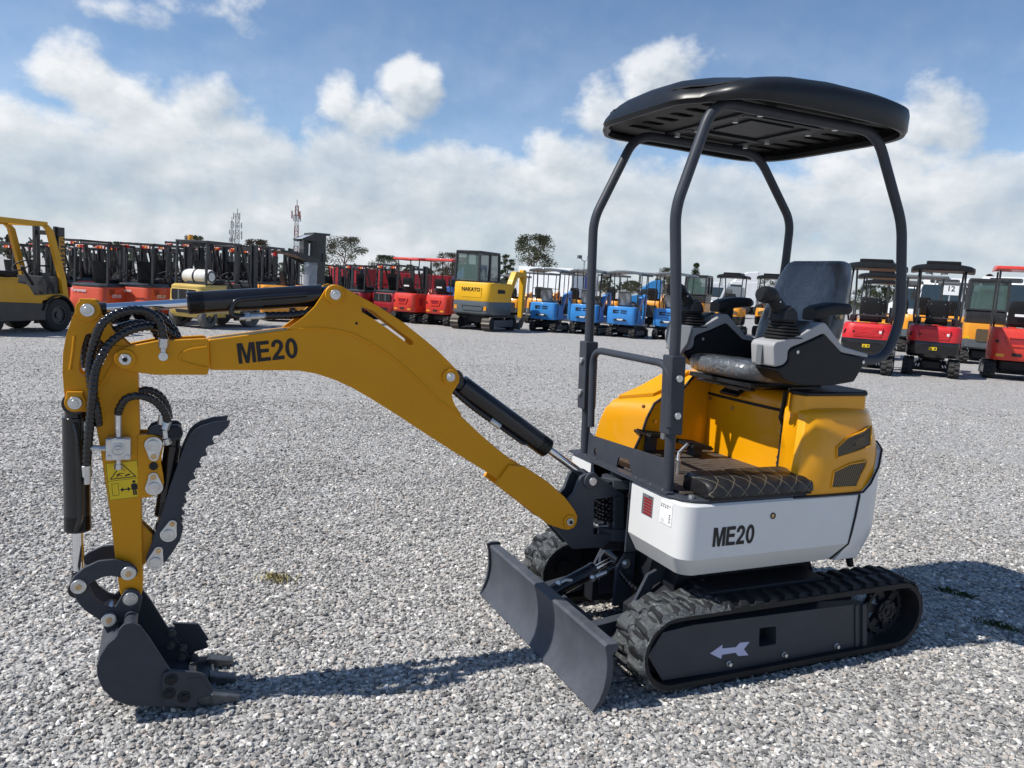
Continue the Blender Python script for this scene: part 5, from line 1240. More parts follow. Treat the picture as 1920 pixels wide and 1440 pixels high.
def mini_blue():
    r = empty('mini_excavator'); 
    for s in (-1, 1): bg_track(r, s * .385, 1.22, .19, .33)
    under(r); bg_blade(r)
    mb = MB(); sec = [(-.62, .42), (-.66, .55), (-.67, .80), (-.64, .99), (-.34, 1.0), (-.30, .45)]
    rings = []
    for y, k in ((-.46, .86), (-.44, .93), (-.36, .985), (0, 1.02), (.36, .985), (.44, .93), (.46, .86)): rings.append([((x + .3) * k - .3, y, .42 + (z - .42) * (1 if abs(y) < .4 else .985)) for x, z in sec])
    bd = mb.loft(rings).build('rear_hood', M['blue'], r, bevel=.02, seg=3, ang=40)
    for z in (.87, .80):
        for y0 in (-.16, .10):
            mb = MB(); mb.box((-.672, -y0, z), (.02, .20, .030)); mb.build('vent_slot', M['trim'], bd)
    mb = MB(); mb.cyl((-.67, .22, .845), (-.685, .22, .845), .035, 14); mb.build('lock', M['trim'], bd)
    mb = MB(); mb.prism([(-.25, .54), (-.18, .595), (-.05, .62), (.05, .62), (.18, .595), (.25, .54)], -.690, -.672, 0); nb = mb.build('name_badge', M['trim'], bd)
    mb = MB(); mb.box((-.692, .0, .590), (.002, .20, .028)); mb.box((-.692, 0, .560), (.002, .14, .012)); mb.build('badge_print', M['paper'], nb)
    for s in (-1, 1):
        mb = MB(); mb.prism([(-.30, .44), (.40, .44), (.42, .58), (.10, .62), (-.05, .88), (-.30, .95)], *sorted((s * .40, s * .455))); mb.build('side_panel', M['blue'], r, bevel=.012)
    mb = MB(); mb.box((.02, 0, .47), (.86, .86, .06)); mb.box((-.15, 0, .72), (.32, .74, .50)); mb.build('seat_box', M['bgdark'], r, bevel=.01)
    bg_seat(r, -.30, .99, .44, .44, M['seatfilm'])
    for s in (-1, 1):
        mb = MB(); mb.box((.30, s * .22, 1.02), (.10, .12, .10)); mb.tube([(.30, s * .22, .48), (.30, s * .22, 1.0)], .03, 8); mb.tube([(.30, s * .22, 1.05), (.26, s * .24, 1.22)], .014, 6); mb.build('control_lever', M['bgdark'], r)
    bg_posts(r, [[(-.42, s * .46, .50), (-.46, s * .50, .62), (-.44, s * .50, 2.03)] for s in (-1, 1)] + [[(.34, s * .44, .50), (.30, s * .48, 2.03)] for s in (-1, 1)] + [[(-.30, s * .40, 1.0), (-.32, s * .42, 2.03)] for s in (-1, 1)], .017)
    MB().tube([(-.45, -.50, 1.46), (-.45, .50, 1.46)], .012, 6).build('cross_rail', M['bgdark'], r)
    mb = MB(); rings = []
    for y, dz, k in ((-.60, -.035, .94), (-.58, -.02, .98), (-.30, .025, 1), (0, .04, 1), (.30, .025, 1), (.58, -.02, .98), (.60, -.035, .94)): rings.append([(-.05 + x * k, y, z + dz) for x, z in ((-.60, 2.03), (-.60, 2.085), (-.50, 2.11), (.50, 2.11), (.60, 2.085), (.60, 2.03))])
    mb.loft(rings).build('canopy_roof', M['bggrey'], r, bevel=.008)
    bg_boom(r, M['blue'], .60, -.05, .50, 1.0, .70); return r, 2.15

def mini_red(cm='redor'):
    r = empty('mini_excavator')
    for s in (-1, 1): bg_track(r, s * .385, 1.22, .19, .32)
    under(r); bg_blade(r)
    def ring(z, k, x0): return [(x0 * k + 0, y * (.96 + .04 * k), z) if x > .3 else (x * k, y * (.97 + .03 * k), z) for x, y in round_poly([(-.62, -.44), (.20, -.44), (.20, .44), (-.62, .44)], {0: .22, 3: .22, 1: .02, 2: .02}, 6) for x0 in (0,)]
    rings = [ring(z, k, 0) for z, k in ((.36, .95), (.40, 1), (.62, 1.0), (.85, .98), (.93, .93), (.955, .84))]
    bd = MB().loft(rings).build('rear_hood', M[cm], r, ang=38)
    tr = lambda z: -.622
    fr = [(-.21, .80), (.21, .80), (.15, .62), (-.15, .62)]
    mb = MB(); mb.prism(round_poly(fr, .02), -.640, -.60, 0, [round_poly([(-.15, .77), (.15, .77), (.11, .66), (-.11, .66)], .015)]); mb.build('raised_frame', M[cm], bd, bevel=.006)
    mb = MB(); mb.prism([(-.15, .77), (.15, .77), (.11, .66), (-.11, .66)], -.628, -.60, 0); mb.build('vent', M['dkred'], bd)
    mb = MB(); mb.cyl((-.58, .33, .70), (-.625, .33, .70), .03, 12); mb.build('lock', M['trim'], bd)
    mb = MB(); mb.box((-.622, 0, .47), (.02, .15, .055)); mb.build('step_slot', M['trim'], bd)
    for s in (-1, 1):
        mb = MB(); mb.box((-.612, s * .26, .45), (.02, .13, .05)); mb.build('reflector', M['amber'], bd)
        mb = MB(); mb.box((-.22, s * .432, .70), (.24, .03, .26)); mb.build('side_grille', M['dkred'], bd, bevel=.01)
    mb = MB(); mb.loft(rbox((.26, 0, .41), (.60, .84, .12), .05)); mb.build('deck', M[cm], r, bevel=.008)
    bg_seat(r, -.30, .97, .40, .42, None, logo=True)
    for s in (-1, 1):
        mb = MB(); mb.tube([(.26, s * .14, .47), (.26, s * .14, .98), (.20, s * .16, 1.16)], .014, 6); mb.sphere((.20, s * .16, 1.17), .028, 8); mb.build('control_lever', M['bgdark'], r)
    bg_posts(r, [[(-.30, s * .40, .92), (-.42, s * .41, 1.05), (-.36, s * .41, 2.0)] for s in (-1, 1)] + [[(.30, s * .40, .46), (.36, s * .41, 1.5), (.30, s * .41, 2.0)] for s in (-1, 1)], .018)
    mb = MB(); rings = []
    for y in (-.50, -.47, .47, .50): rings.append([(x, y, z + (.018 if abs(y) < .48 else 0)) for x, z in ((-.55, 2.0), (-.54, 2.06), (.20, 2.10), (.46, 2.05), (.48, 2.0))])
    mb.loft(rings).build('canopy_roof', M[cm], r, bevel=.01)
    bg_boom(r, M[cm], .55, 0, .48, 1.0, .50); return r, 2.12

def mini_black(hood='red'):
    r = empty('mini_excavator')
    for s in (-1, 1): bg_track(r, s * .42, 1.30, .20, .34)
    mb = MB(); mb.cyl((0, 0, .34), (0, 0, .44), .25, 24); mb.loft(rbox((0, 0, .24), (.60, .40, .16), .05))
    for s in (-1, 1): mb.loft([[(.30 * q, s * .20, .22), (.30 * q, s * .20, .36), (.30 * q - .08 * q, s * .20, .36), (.30 * q - .08 * q, s * .20, .22)] for q in (-1,)] + [[(-.50, s * .34, .10), (-.50, s * .34, .22), (-.42, s * .34, .22), (-.42, s * .34, .10)]])
    mb.build('undercarriage_frame', M['dark'], r); bg_blade(r, 1.04)
    if hood == 'red':
        for s in (-1, 1):
            mb = MB()
            for k in range(2): mb.box((-.40, s * (.22 + .05 * k), .22), (.03, .018, .06), Matrix.Rotation(R(20 * s), 3, 'X'))
            mb.build('painted_mark', M['paper'], r)
    pl_ = round_poly([(-.64, -.50), (.30, -.50), (.30, .50), (-.64, .50)], {0: .26, 3: .26, 1: .03, 2: .03}, 7)
    def ring(z, k): return [(x * k, y * (.5 + .5 * k), z) for x, y in pl_]
    MB().loft([ring(z, k) for z, k in ((.40, .86), (.46, .97), (.60, 1.0), (.70, 1.0), (.72, .99))]).build('counterweight', M['black'], r, ang=40)
    bd = MB().loft([ring(z, k) for z, k in ((.715, .985), (.80, .985), (.95, .95), (1.02, .90), (1.04, .82))]).build('rear_hood', M[hood], r, ang=40)
    if hood == 'red':
        mb = MB(); mb.prism(round_poly([(-.29, .97), (.29, .97), (.27, .76), (-.27, .76)], .03), -.645, -.60, 0); mb.build('rear_door', M[hood], bd, bevel=.012)
        for k in range(3):
            mb = MB(); mb.box((-.646, 0, .80 + .028 * k), (.012, .50, .012)); mb.build('moulding', M[hood], bd, bevel=.004)
        mb = MB(); mb.box((-.649, -.24, .87), (.004, .045, .055)); mb.build('data_plate', M['paper'], bd)
        mb = MB()
        for k in range(4): mb.box((-.56, .39 + .018 * k, .86), (.03, .008, .09), Matrix.Rotation(R(25), 3, 'X')); 
        mb.build('vent_slot', M['trim'], bd)
        text_mesh('lettering', 'CE', .075, M['dkred'], bd, frame((-.6462, -.15, .875), (0, -1, 0), (0, 0, 1)))
        mb = MB(); mb.cyl((-.63, .26, .86), (-.652, .26, .86), .022, 12); mb.build('lock', M['trim'], bd)
    else:
        for s in (-1, 1):
            mb = MB(); mb.prism([(s * .16, .95), (s * .36, .90), (s * .36, .80), (s * .16, .80)], -.640, -.58, 0); mb.build('vent_slot', M['grille'], bd)
    mb = MB(); mb.box((-.642, .0, .58), (.006, .14, .065)); st = mb.build('warning_sticker', M['ywlabel'], r)
    mb = MB(); mb.prism([(.005, .562), (.055, .562), (.03, .60)], -.6466, -.645, 0); mb.box((-.646, -.04, .58), (.002, .03, .035)); mb.build('pictogram', M['trim'], st)
    mb = MB(); mb.box((.0, 0, .46), (1.0, .90, .05)); mb.box((-.10, 0, .86), (.5, .7, .36)); mb.build('deck', M['bgdark'], r, bevel=.01)
    bg_seat(r, -.26, 1.06, .42, .44)
    mb = MB(); mb.tube(fillet([(-.50, .36, 1.06), (-.52, .36, 1.20), (-.52, -.36, 1.20), (-.50, -.36, 1.06)], .05), .014, 8); mb.build('guard_rail', M['bgdark'], r)
    for s in (-1, 1):
        mb = MB(); mb.loft(rbox((.02, s * .34, 1.13), (.42, .12, .14), .03)); mb.tube([(.16, s * .34, 1.2), (.22, s * .34, 1.38)], .02, 8); mb.build('control_console', M['bgdark'], r)
    bg_posts(r, [[(-.40, s * .40, 1.08), (-.50, s * .42, 1.22), (-.50, s * .42, 1.85), (-.38, s * .41, 2.20)] for s in (-1, 1)] + [[(.36, s * .38, .50), (.40, s * .38, 1.65), (.28, s * .40, 2.20)] for s in (-1, 1)], .021)
    rr = lambda a, b: [(x - .06, y) for x, y in sq(36, a, b, 5)]
    mb = MB(); mb.loft([[(x, y, z - .05 * (abs(y) / .55) ** 2) for x, y in rr(a, b)] for z, a, b in ((2.18, .50, .54), (2.175, .535, .58), (2.21, .54, .585), (2.27, .535, .58), (2.295, .48, .52), (2.30, .3, .32))])
    c = mb.build('canopy_roof', M['canopyp'], r, ang=45)
    mb = MB(); mb.loft(rbox((-.06, 0, 2.31), (.96, .62, .07), .06)); mb.build('roof_hump', M['canopyp'], c)
    bg_boom(r, M['red' if hood == 'red' else 'orange'], .66, 0, .52, 1.1, .72); return r, 2.345

def mini_grey_roof():
    r = empty('mini_excavator')
    for s in (-1, 1): bg_track(r, s * .40, 1.30, .20, .34)
    under(r); bg_blade(r)
    pl_ = round_poly([(-.62, -.47), (.25, -.47), (.25, .47), (-.62, .47)], {0: .18, 3: .18, 1: .03, 2: .03}, 6)
    def ring(z, k): return [(x * k, y * (.6 + .4 * k), z) for x, y in pl_]
    MB().loft([ring(z, k) for z, k in ((.42, .92), (.46, 1), (.66, 1.0))]).build('counterweight', M['bggrey'], r, ang=40)
    bd = MB().loft([ring(z, k) for z, k in ((.66, 1), (.92, 1), (1.04, .97), (1.08, .90))]).build('rear_hood', M['orange'], r, ang=40)
    mb = MB(); mb.prism(round_poly([(-.30, .90), (.30, .90), (.30, .48), (-.30, .48)], .04), -.640, -.60, 0); mb.build('rear_grille', M['bgdark'], bd)
    mb = MB(); mb.box((0, 0, .47), (1.0, .86, .05)); mb.box((-.1, 0, .88), (.4, .6, .38)); mb.build('deck', M['bgdark'], r)
    bg_seat(r, -.26, 1.08, .42, .44)
    bg_posts(r, [[(-.46, s * .45, 1.04), (-.46, s * .45, 2.12)] for s in (-1, 1)] + [[(.34, s * .42, .5), (.34, s * .45, 2.12)] for s in (-1, 1)], .02)
    mb = MB(); mb.loft(rbox((-.06, 0, 2.15), (1.10, 1.14, .085), .04)); mb.build('canopy_roof', M['greyd'], r, bevel=.006)
    bg_boom(r, M['orange'], .64, 0, .5, 1.1, .7); return r, 2.20

def cab_digger(kind):
    r = empty('cab_excavator'); big = kind == 'yellow'
    W = .98 if not big else 1.50
    k = 1.0 if not big else 1.45
    for s in (-1, 1): bg_track(r, s * W * .40, 1.30 * k, .20 * k * 1.05, .36 * k * .95, steel=big)
    mb = MB(); mb.loft(rbox((0, 0, .28 * k), (.8 * k, W * .5, .2 * k), .06)); mb.cyl((0, 0, .36 * k), (0, 0, .46 * k), .28 * k, 24); mb.build('undercarriage_frame', M['dark'], r)
    bg_blade(r, W, .85 * k)
    if big:
        pl_ = round_poly([(-.95, -.74), (.55, -.74), (.55, .74), (-.95, .74)], {0: .26, 3: .26, 1: .05, 2: .05}, 7)
        def ring(z, q): return [(x * q, y * (.7 + .3 * q), z) for x, y in pl_]
        cw = MB().loft([ring(z, q) for z, q in ((.52, .90), (.58, .99), (.88, 1.0), (.96, .98))]).build('counterweight', M['bggrey'], r, ang=40)
        mb = MB(); mb.prism(round_poly([(-.50, .84), (.34, .84), (.30, .66), (-.46, .66)], .04), -.966, -.93, 0, [round_poly([(-.46, .81), (.30, .81), (.26, .69), (-.42, .69)], .03)]); mb.build('cast_frame', M['bggrey'], cw, bevel=.01)
        for s in (-1, 1): MB().box((-.93, s * .56, .74), (.03, .10, .13)).build('reflector', M['amber'], cw)
        def ring2(z, q): return [(x * q, y * (.75 + .25 * q), z) for x, y in pl_]
        bd = MB().loft([ring2(z, q) for z, q in ((.96, .97), (1.0, .985), (1.50, .96), (1.56, .93), (1.575, .86))]).build('rear_hood', M['nyel'], r, ang=40)
        mb = MB(); mb.prism(round_poly([(-.40, 1.42), (.36, 1.42), (.36, 1.08), (-.40, 1.08)], .03), -.942, -.90, 0); mb.build('rear_door', M['nyel'], bd, bevel=.012)
        text_mesh('lettering', 'NAKATO', .17, M['letter'], bd, frame((-.9445, .0, 1.33), (0, -1, 0), (0, 0, 1)), bold=.035)
        mb = MB(); mb.prism(round_poly([(-.45, 1.38), (.05, 1.36), (.05, 1.10), (-.47, 1.10)], .06), -.735, -.70); mb.build('side_vent', M['trim'], bd)
        mb = MB(); mb.loft(rbox((.20, 0, .78), (.72, 1.40, .36), .05)); mb.build('front_deck', M['bggrey'], r)
        c0, c1, zc0, zc1, yw0, yw1 = -.62, .50, 1.56, 2.56, .12, .72; cm = M['bgdark']; yc = .26; hw = .47
        bx0, bx1, zc0 = -.80, .55, 1.575
    else:
        pl_ = round_poly([(-.60, -.47), (.50, -.47), (.50, .47), (-.60, .47)], {0: .16, 3: .16, 1: .05, 2: .05}, 6)
        def ring(z, q): return [(x * q, y * (.7 + .3 * q), z) for x, y in pl_]
        MB().loft([ring(z, q) for z, q in ((.42, .93), (.46, 1), (.66, 1))]).build('counterweight', M['bggrey'], r, ang=40)
        bd = MB().loft([ring(z, q) for z, q in ((.66, 1), (1.0, 1), (1.08, .97))]).build('rear_hood', M['orange'], r, ang=40)
        mb = MB(); mb.prism(round_poly([(-.40, .94), (.18, .94), (.18, .62), (-.40, .62)], .05), -.622, -.58, 0); mb.cyl((-.60, -.18, .80), (-.635, -.18, .80), .06, 14); mb.build('rear_grille', M['grille'], bd)
        MB().box((-.592, .36, .70), (.02, .09, .05)).build('reflector', M['ywlabel'], bd)
        yc = 0; hw = .46; bx0, bx1, zc0, zc1 = -.50, .52, 1.08, 2.22
    # cab: lower panel, frame of pillars, glass, roof
    zw = zc0 + (.34 if not big else .02)
    if not big: MB().loft(rbox(((bx0 + bx1) / 2, yc, (zc0 + zw) / 2), (bx1 - bx0, 2 * hw, zw - zc0), .05)).build('cab_panel', M['bgdark'], r)
    mb = MB()
    for x, y in ((bx0, -hw), (bx0, hw), (bx1, -hw), (bx1, hw), ((bx0 + bx1) / 2, -hw), ((bx0 + bx1) / 2, hw)):
        sx = .075; q = .06 if x != bx1 else .12
        mb.loft([[(x + i * sx / 2, yc + y * .98 + j * sx / 2, zw) for i, j in ((-1, -1), (1, -1), (1, 1), (-1, 1))], [(x - (q * .4 if x > 0 else -q * .4) + i * sx / 2, yc + y * .93 + j * sx / 2, zc1 - .05) for i, j in ((-1, -1), (1, -1), (1, 1), (-1, 1))]])
    mb.box(((bx0 + bx1) / 2, yc - hw, zw + .02), (bx1 - bx0, .05, .05)); mb.box(((bx0 + bx1) / 2, yc + hw, zw + .02), (bx1 - bx0, .05, .05)); mb.box((bx0, yc, zw + .02), (.05, 2 * hw, .05))
    cf = mb.build('cab_frame', M['bgdark'], r, bevel=.01)
    MB().loft(rbox(((bx0 + bx1) / 2 - .01, yc, zc1 - .02), (bx1 - bx0 + .02, 2 * hw + .02, .10), .07)).build('cab_roof', M['bgdark'], r)
    g = MB(); g.loft([[(bx0, yc - hw * .95, zw), (bx1, yc - hw * .95, zw), (bx1, yc + hw * .95, zw), (bx0, yc + hw * .95, zw)], [(bx0 + .03, yc - hw * .90, zc1 - .06), (bx1 - .05, yc - hw * .90, zc1 - .06), (bx1 - .05, yc + hw * .90, zc1 - .06), (bx0 + .03, yc + hw * .90, zc1 - .06)]], cap0=False, cap1=False)
    g.build('cab_window', M['bgglass'], r, smooth=False)
    s = MB(); s.loft(rbox((bx0 + .32, yc, zw + .02), (.4, .42, .10), .05)); s.loft([[(bx0 + .20 - .06 * t + b, yc + a, zw + .05 + .5 * t) for a, b in sq(14, .20, .05)] for t in (0, .5, 1)]); s.build('operator_seat', M['plastic'], r)
    bg_boom(r, M['nyel' if big else 'orange'], .66 * k, 0 if not big else -.2, .55 * k, 1.0 * k, .75 * k, .14 * k); return r, zc1 + .03

# ------------------------------------------------------------------ forklift
def wheel(root, x, y, r, w, rim=None, grey=False, name='wheel'):
    prof = [(r * .55, -w * .5), (r * .90, -w * .5), (r * .98, -w * .38), (r, -w * .2), (r, w * .2), (r * .98, w * .38), (r * .90, w * .5), (r * .55, w * .5)]
    n = 28; rings = [[(x + a * math.cos(2 * math.pi * k / n), y + b, r + a * math.sin(2 * math.pi * k / n)) for k in range(n)] for a, b in prof]
    t = MB().loft(rings, False, False).build(name, M['tgrey'] if grey else M['tyre'], root, ang=35)
    s = 1 if y > 0 else -1; mb = MB(); mb.cyl((x, y - w * .3, r), (x, y + w * .3, r), r * .57, 22); mb.ring((x, y + s * w * .3, r), (x, y + s * w * .46, r), r * .58, r * .48, 22); mb.cyl((x, y, r), (x, y + s * w * .42, r), r * .2, 14)
    mb.build('rim', rim or M['bgdark'], t)
def forklift(body, tank=False, guard_m=None, lights=True, grille=False, words=None, seat_h=1.0, grey_tyre=False, mast_words=None, big=False, roof_h=2.10, lamp=False):
    r = empty('forklift'); gm = guard_m or M['bgdark']; bm_ = M[body]
    def ring(z, k, xr=0): return [((x + xr if x < 0 else x), y * k, z) for x, y in round_poly([(-1.12, -.54), (-.28, -.54), (-.28, .54), (-1.12, .54)], {0: .22, 3: .22, 1: .03, 2: .03}, 6)]
    bd = MB().loft([ring(z, k, xr) for z, k, xr in ((.26, .90, .08), (.34, .98, .02), (.62, 1.0, 0), (.66, .985, .02), (.90, .98, .03), (.97, .95, .07))]).build('counterweight', bm_, r, ang=36)
    hd = MB().loft([ring(z, k, xr) for z, k, xr in ((.955, .97, .05), (1.0, .96, .05), (1.045, .90, .12))]).build('hood_top', bm_ if tank or big else M['bgdark'], r, ang=40)
    for s in (-1, 1):
        mb = MB(); mb.prism(round_poly([(-.30, .34), (.24, .34), (.30, .62), (.86, .71), (.84, .76), (.12, .72), (-.02, .92), (-.30, .97)], .03), *sorted((s * .42, s * .535))); mb.build('side_panel', bm_, r, bevel=.012)
    mb = MB(); mb.loft(rbox((-.05, 0, .40), (1.6, .84, .36), .04)); mb.box((-.20, 0, .80), (.50, .82, .34)); mb.box((.72, 0, .78), (.10, .90, .60)); mb.build('chassis', M['bgdark'], r, bevel=.012)
    if big:
        for s in (-1, 1): MB().prism(round_poly([(-1.0, .24), (.36, .24), (.44, .56), (-.60, .60), (-1.02, .58)], .04), *sorted((s * .50, s * .552))).build('lower_side', M['bgdark'], r, bevel=.01)
    if grille:
        MB().prism(round_poly([(-.36, .92), (.36, .92), (.36, .66), (-.36, .66)], .04), -1.125, -1.06, 0).build('rear_grille', M['trim'], bd)
        mb = MB(); mb.box((-1.122, .14, .79), (.01, .05, .24)); mb.box((-1.122, -.14, .79), (.01, .05, .24)); mb.build('radiator_bar', M['bggrey'], bd)
        MB().prism(round_poly([(-.24, .44), (.24, .44), (.20, .36), (-.20, .36)], .02), -1.128, -1.06, 0).build('tow_slot', M['trim'], bd)
    else:
        for s in (-1, 1):
            for q in range(4): MB().box((-.80, s * .535, .88 - .04 * q), (.22 - .02 * q, .02, .014)).build('vent_slot', M['trim'], bd)
    if words:
        text_mesh('lettering', words[0], .12, M['paper'], bd, frame((-1.106, .20, .85), (0, -1, 0), (0, 0, 1)), bold=.02)
        text_mesh('lettering', words[1], .12, M['paper'], bd, frame((-.62, -.545, .72), (1, 0, 0), (0, 0, 1)), bold=.02)
    # seat, wheel
    mb = MB(); mb.loft(rbox((-.22, 0, 1.10), (.46, .46, .12), .06)); mb.build('seat_cushion', M['plastic'], r)
    MB().loft([[(-.46 - .10 * t + b, a, 1.14 + .48 * t) for a, b in sq(18, .23 - .03 * t, .05)] for t in (0, .3, .7, 1)]).build('seat_back', M['plastic'], r, ang=60)
    mb = MB(); mb.tube([(.60, 0, .90), (.34, 0, 1.26)], .03, 8); mb.build('steering_column', M['bgdark'], r)
    n = 20; c = Vector((.34, 0, 1.27)); u = Vector((.80, 0, .60)).normalized(); MB().tube([c + (u * math.cos(2 * math.pi * k / n) + Vector((0, 1, 0)) * math.sin(2 * math.pi * k / n)) * .17 for k in range(n)], .014, 6, closed=True).build('steering_wheel', M['trim'], r)
    # overhead guard
    H_ = roof_h; w = .052 if not big else .085
    for s in (-1, 1):
        for P in ([(-.88, s * .46, 1.0), (-.84, s * .46, H_ - .04)], ([(.80, s * .47, .58), (.72, s * .47, .95), (.34, s * .46, H_ - .10), (.28, s * .46, H_ - .04)] if not big else [(.90, s * .47, .66), (.84, s * .47, 1.05), (.56, s * .46, H_ - .14), (.44, s * .46, H_ - .04)])):
            mb = MB(); rings = []
            P = [Vector(p) for p in P]
            for p in P: rings.append([p + Vector((i * w / 2 * (1.5 if big else 1), j * w / 2, 0)) for i, j in ((-1, -1), (1, -1), (1, 1), (-1, 1))])
            mb.loft(rings).build('guard_post', gm, r, bevel=.006)
    mb = MB()
    gx = .30 if not big else .46
    for s in (-1, 1): mb.box(((gx - .86) / 2, s * .46, H_ - .03), (gx + .90, w, w * 1.1))
    for x in (-.86, gx): mb.box((x, 0, H_ - .03), (w, .94, w))
    for q in range(6): mb.box((-.72 + .17 * q, 0, H_ - .025), (.028, .90, .03))
    gd = mb.build('overhead_guard', gm, r, bevel=.005)
    if lights:
        for s in (-1, 1):
            mb = MB(); mb.box((-.90, s * .30, H_ - .11), (.06, .22, .075)); l_ = mb.build('rear_lamp', M['lamp'], r, bevel=.008)
            mb = MB(); mb.box((-.932, s * .30, H_ - .11), (.006, .05, .055)); mb.build('lamp_lens', M['amber'], l_)
            mb = MB(); mb.box((-.932, s * .38, H_ - .11), (.006, .04, .055)); mb.build('lamp_lens', M['paper'], l_)
    if lamp:
        mb = MB(); mb.cyl((-.80, .10, H_ + .0), (-.80, .10, H_ + .12), .06, 14); mb.build('beacon', M['amber'], r)
    # mast
    mh = H_ + (.02 if not big else -.05); K0 = set(o.name for o in r.children); mdx = 0.0 if not big else -.06
    for s in (-1, 1):
        mb = MB(); mb.box((1.06, s * .30, mh / 2 + .05), (.14, .055, mh - .1)); mb.box((1.00, s * .24, mh / 2 + .07), (.10, .05, mh - .12)); mb.build('mast_rail', M['bgdark'], r, bevel=.005)
        mb = MB(); mb.cyl((.96, s * .17, .3), (.96, s * .17, mh - .25), .030, 10); mb.build('lift_cylinder', M['bgdark'], r)
        mb = MB(); mb.box((1.21, s * .22, .62), (.04, .11, .80)); mb.box((1.70, s * .22, .20), (1.0, .11, .035)); mb.build('fork', M['bgdark'], r, bevel=.004)
    mb = MB()
    for z in (.35, 1.1, mh - .12): mb.box((1.02, 0, z), (.08, .60, .09))
    mb.box((1.18, 0, .50), (.04, .86, .10)); mb.box((1.18, 0, .92), (.04, .86, .08))
    for q in range(5): mb.box((1.18, -.36 + .18 * q, 1.10), (.025, .02, .36))
    mb.box((1.18, 0, 1.28), (.03, .80, .035)); mb.build('mast_frame', M['bgdark'], r, bevel=.004)
    if mast_words: text_mesh('lettering', mast_words, .18, M['hyel'], r, frame((1.06, -.331, mh - .48), (0, 0, 1), (-1, 0, 0)), bold=.02)
    if mdx:
        for ch_ in r.children:
            if ch_.name not in K0: ch_.location.x += mdx
    for s in (-1, 1): wheel(r, .66, s * .46, .335, .22, grey=grey_tyre, rim=M['bgdark']); wheel(r, -.80, s * .44, .27, .18, grey=grey_tyre)
    if big:
        for s in (-1, 1):
            mb = MB(); pts = [(.66 + .40 * math.cos(a), .335 + .40 * math.sin(a)) for a in np.linspace(.15, 2.9, 12)]; pin_ = [(.66 + .37 * math.cos(a), .335 + .37 * math.sin(a)) for a in np.linspace(2.9, .15, 12)]
            mb.prism(pts + pin_, *sorted((s * .36, s * .58))); mb.build('mudguard', M['trim'], r)
    if tank:
        mb = MB(); rr = lambda y, q: [(-.66 + q * math.cos(2 * math.pi * k / 20), y, 1.24 + q * math.sin(2 * math.pi * k / 20)) for k in range(20)]
        mb.loft([rr(-.44, .10), (rr(-.43, .155)), rr(-.38, .172), rr(.30, .172), rr(.36, .15), rr(.38, .09)]); tk_ = mb.build('gas_bottle', M['ivory'], r, ang=50)
        mb = MB(); mb.ring((-.66, -.03, 1.24), (-.66, .02, 1.24), .178, .165, 24); mb.ring((-.66, -.445, 1.24), (-.66, -.40, 1.24), .14, .11, 20); mb.build('bottle_strap', M['trim'], tk_)
        mb = MB(); mb.box((-.66, -.05, 1.07), (.30, .60, .05)); mb.build('bottle_cradle', M['bgdark'], r)
    return r, H_

def order_picker():
    r = empty('order_picker'); bmm = M['orange']
    MB().loft(rbox((-.75, 0, .62), (.80, .96, .80), .08)).build('battery_case', bmm, r)
    MB().loft(rbox((.10, -.0, .70), (.60, .98, .72), .06, taper=.94)).build('front_body', bmm, r)
    MB().loft(rbox((-.10, 0, .22), (1.9, .94, .30), .06)).build('chassis', M['bgdark'], r)
    for s in (-1, 1):
        mb = MB(); mb.box((.58, s * .34, 1.42), (.22, .10, 2.36)); mb.build('mast_rail', M['bgdark'], r, bevel=.008)
        wheel(r, .62, s * .42, .20, .14); wheel(r, -.90, s * .40, .17, .12)
        mb = MB(); mb.prism([(.50, 1.70), (.50, 1.86), (-.20, 2.02), (-.66, 2.04), (-.66, 1.98), (-.20, 1.92), (.25, 1.68)], *sorted((s * .40, s * .46))); mb.build('guard_arm', M['bgdark'], r)
        mb = MB(); mb.prism([(.50, 2.30), (.66, 2.56), (.30, 2.56), (-.02, 2.42), (.0, 2.36), (.40, 2.36)], *sorted((s * .40, s * .45))); mb.build('hood_side', M['bgdark'], r)
    mb = MB(); mb.box((.55, 0, 2.58), (.50, .86, .06)); mb.box((.20, .10, 2.12), (.16, .40, .56)); mb.box((.62, -.30, 2.36), (.16, .10, .40)); mb.box((.60, 0, 1.2), (.10, .66, .12)); mb.build('mast_head', M['bgdark'], r, bevel=.008)
    mb = MB(); mb.add([(.28, -.40, 2.545), (.28, .40, 2.545), (-.02, .40, 2.40), (-.02, -.40, 2.40)], [(0, 1, 2, 3)]); mb.build('upper_screen', M['silver'], r)
    mb = MB(); mb.add([(-.62, -.40, 2.01), (-.62, .40, 2.01), (.30, .40, 1.80), (.30, -.40, 1.80)], [(0, 1, 2, 3)]); mb.build('roof_screen', M['silver'], r)
    mb = MB(); mb.box((.40, .25, 1.40), (.02, .40, .86)); mb.box((.22, -.46, 1.38), (.40, .02, .72)); mb.build('clear_screen', M['clearp'], r)
    mb = MB(); mb.cyl((-.62, .2, 1.97), (-.62, .2, 1.86), .05, 12); mb.build('warning_lamp', M['lamp'], r)
    mb = MB(); mb.loft([[(-.40 - .06 * t + b, a, 1.02 + .42 * t) for a, b in sq(14, .22, .05)] for t in (0, .5, 1)]); mb.loft(rbox((-.20, 0, 1.02), (.42, .44, .1), .05)); mb.build('seat_back', M['plastic'], r)
    for s in (-1, 1): MB().box((1.15, s * .22, .10), (1.0, .12, .05)).build('fork', M['bgdark'], r, bevel=.004)
    mb = MB(); mb.box((.64, -.42, 1.9), (.12, .06, .22)); mb.build('junction_box', M['bgdark'], r, bevel=.006)
    return r, 2.61

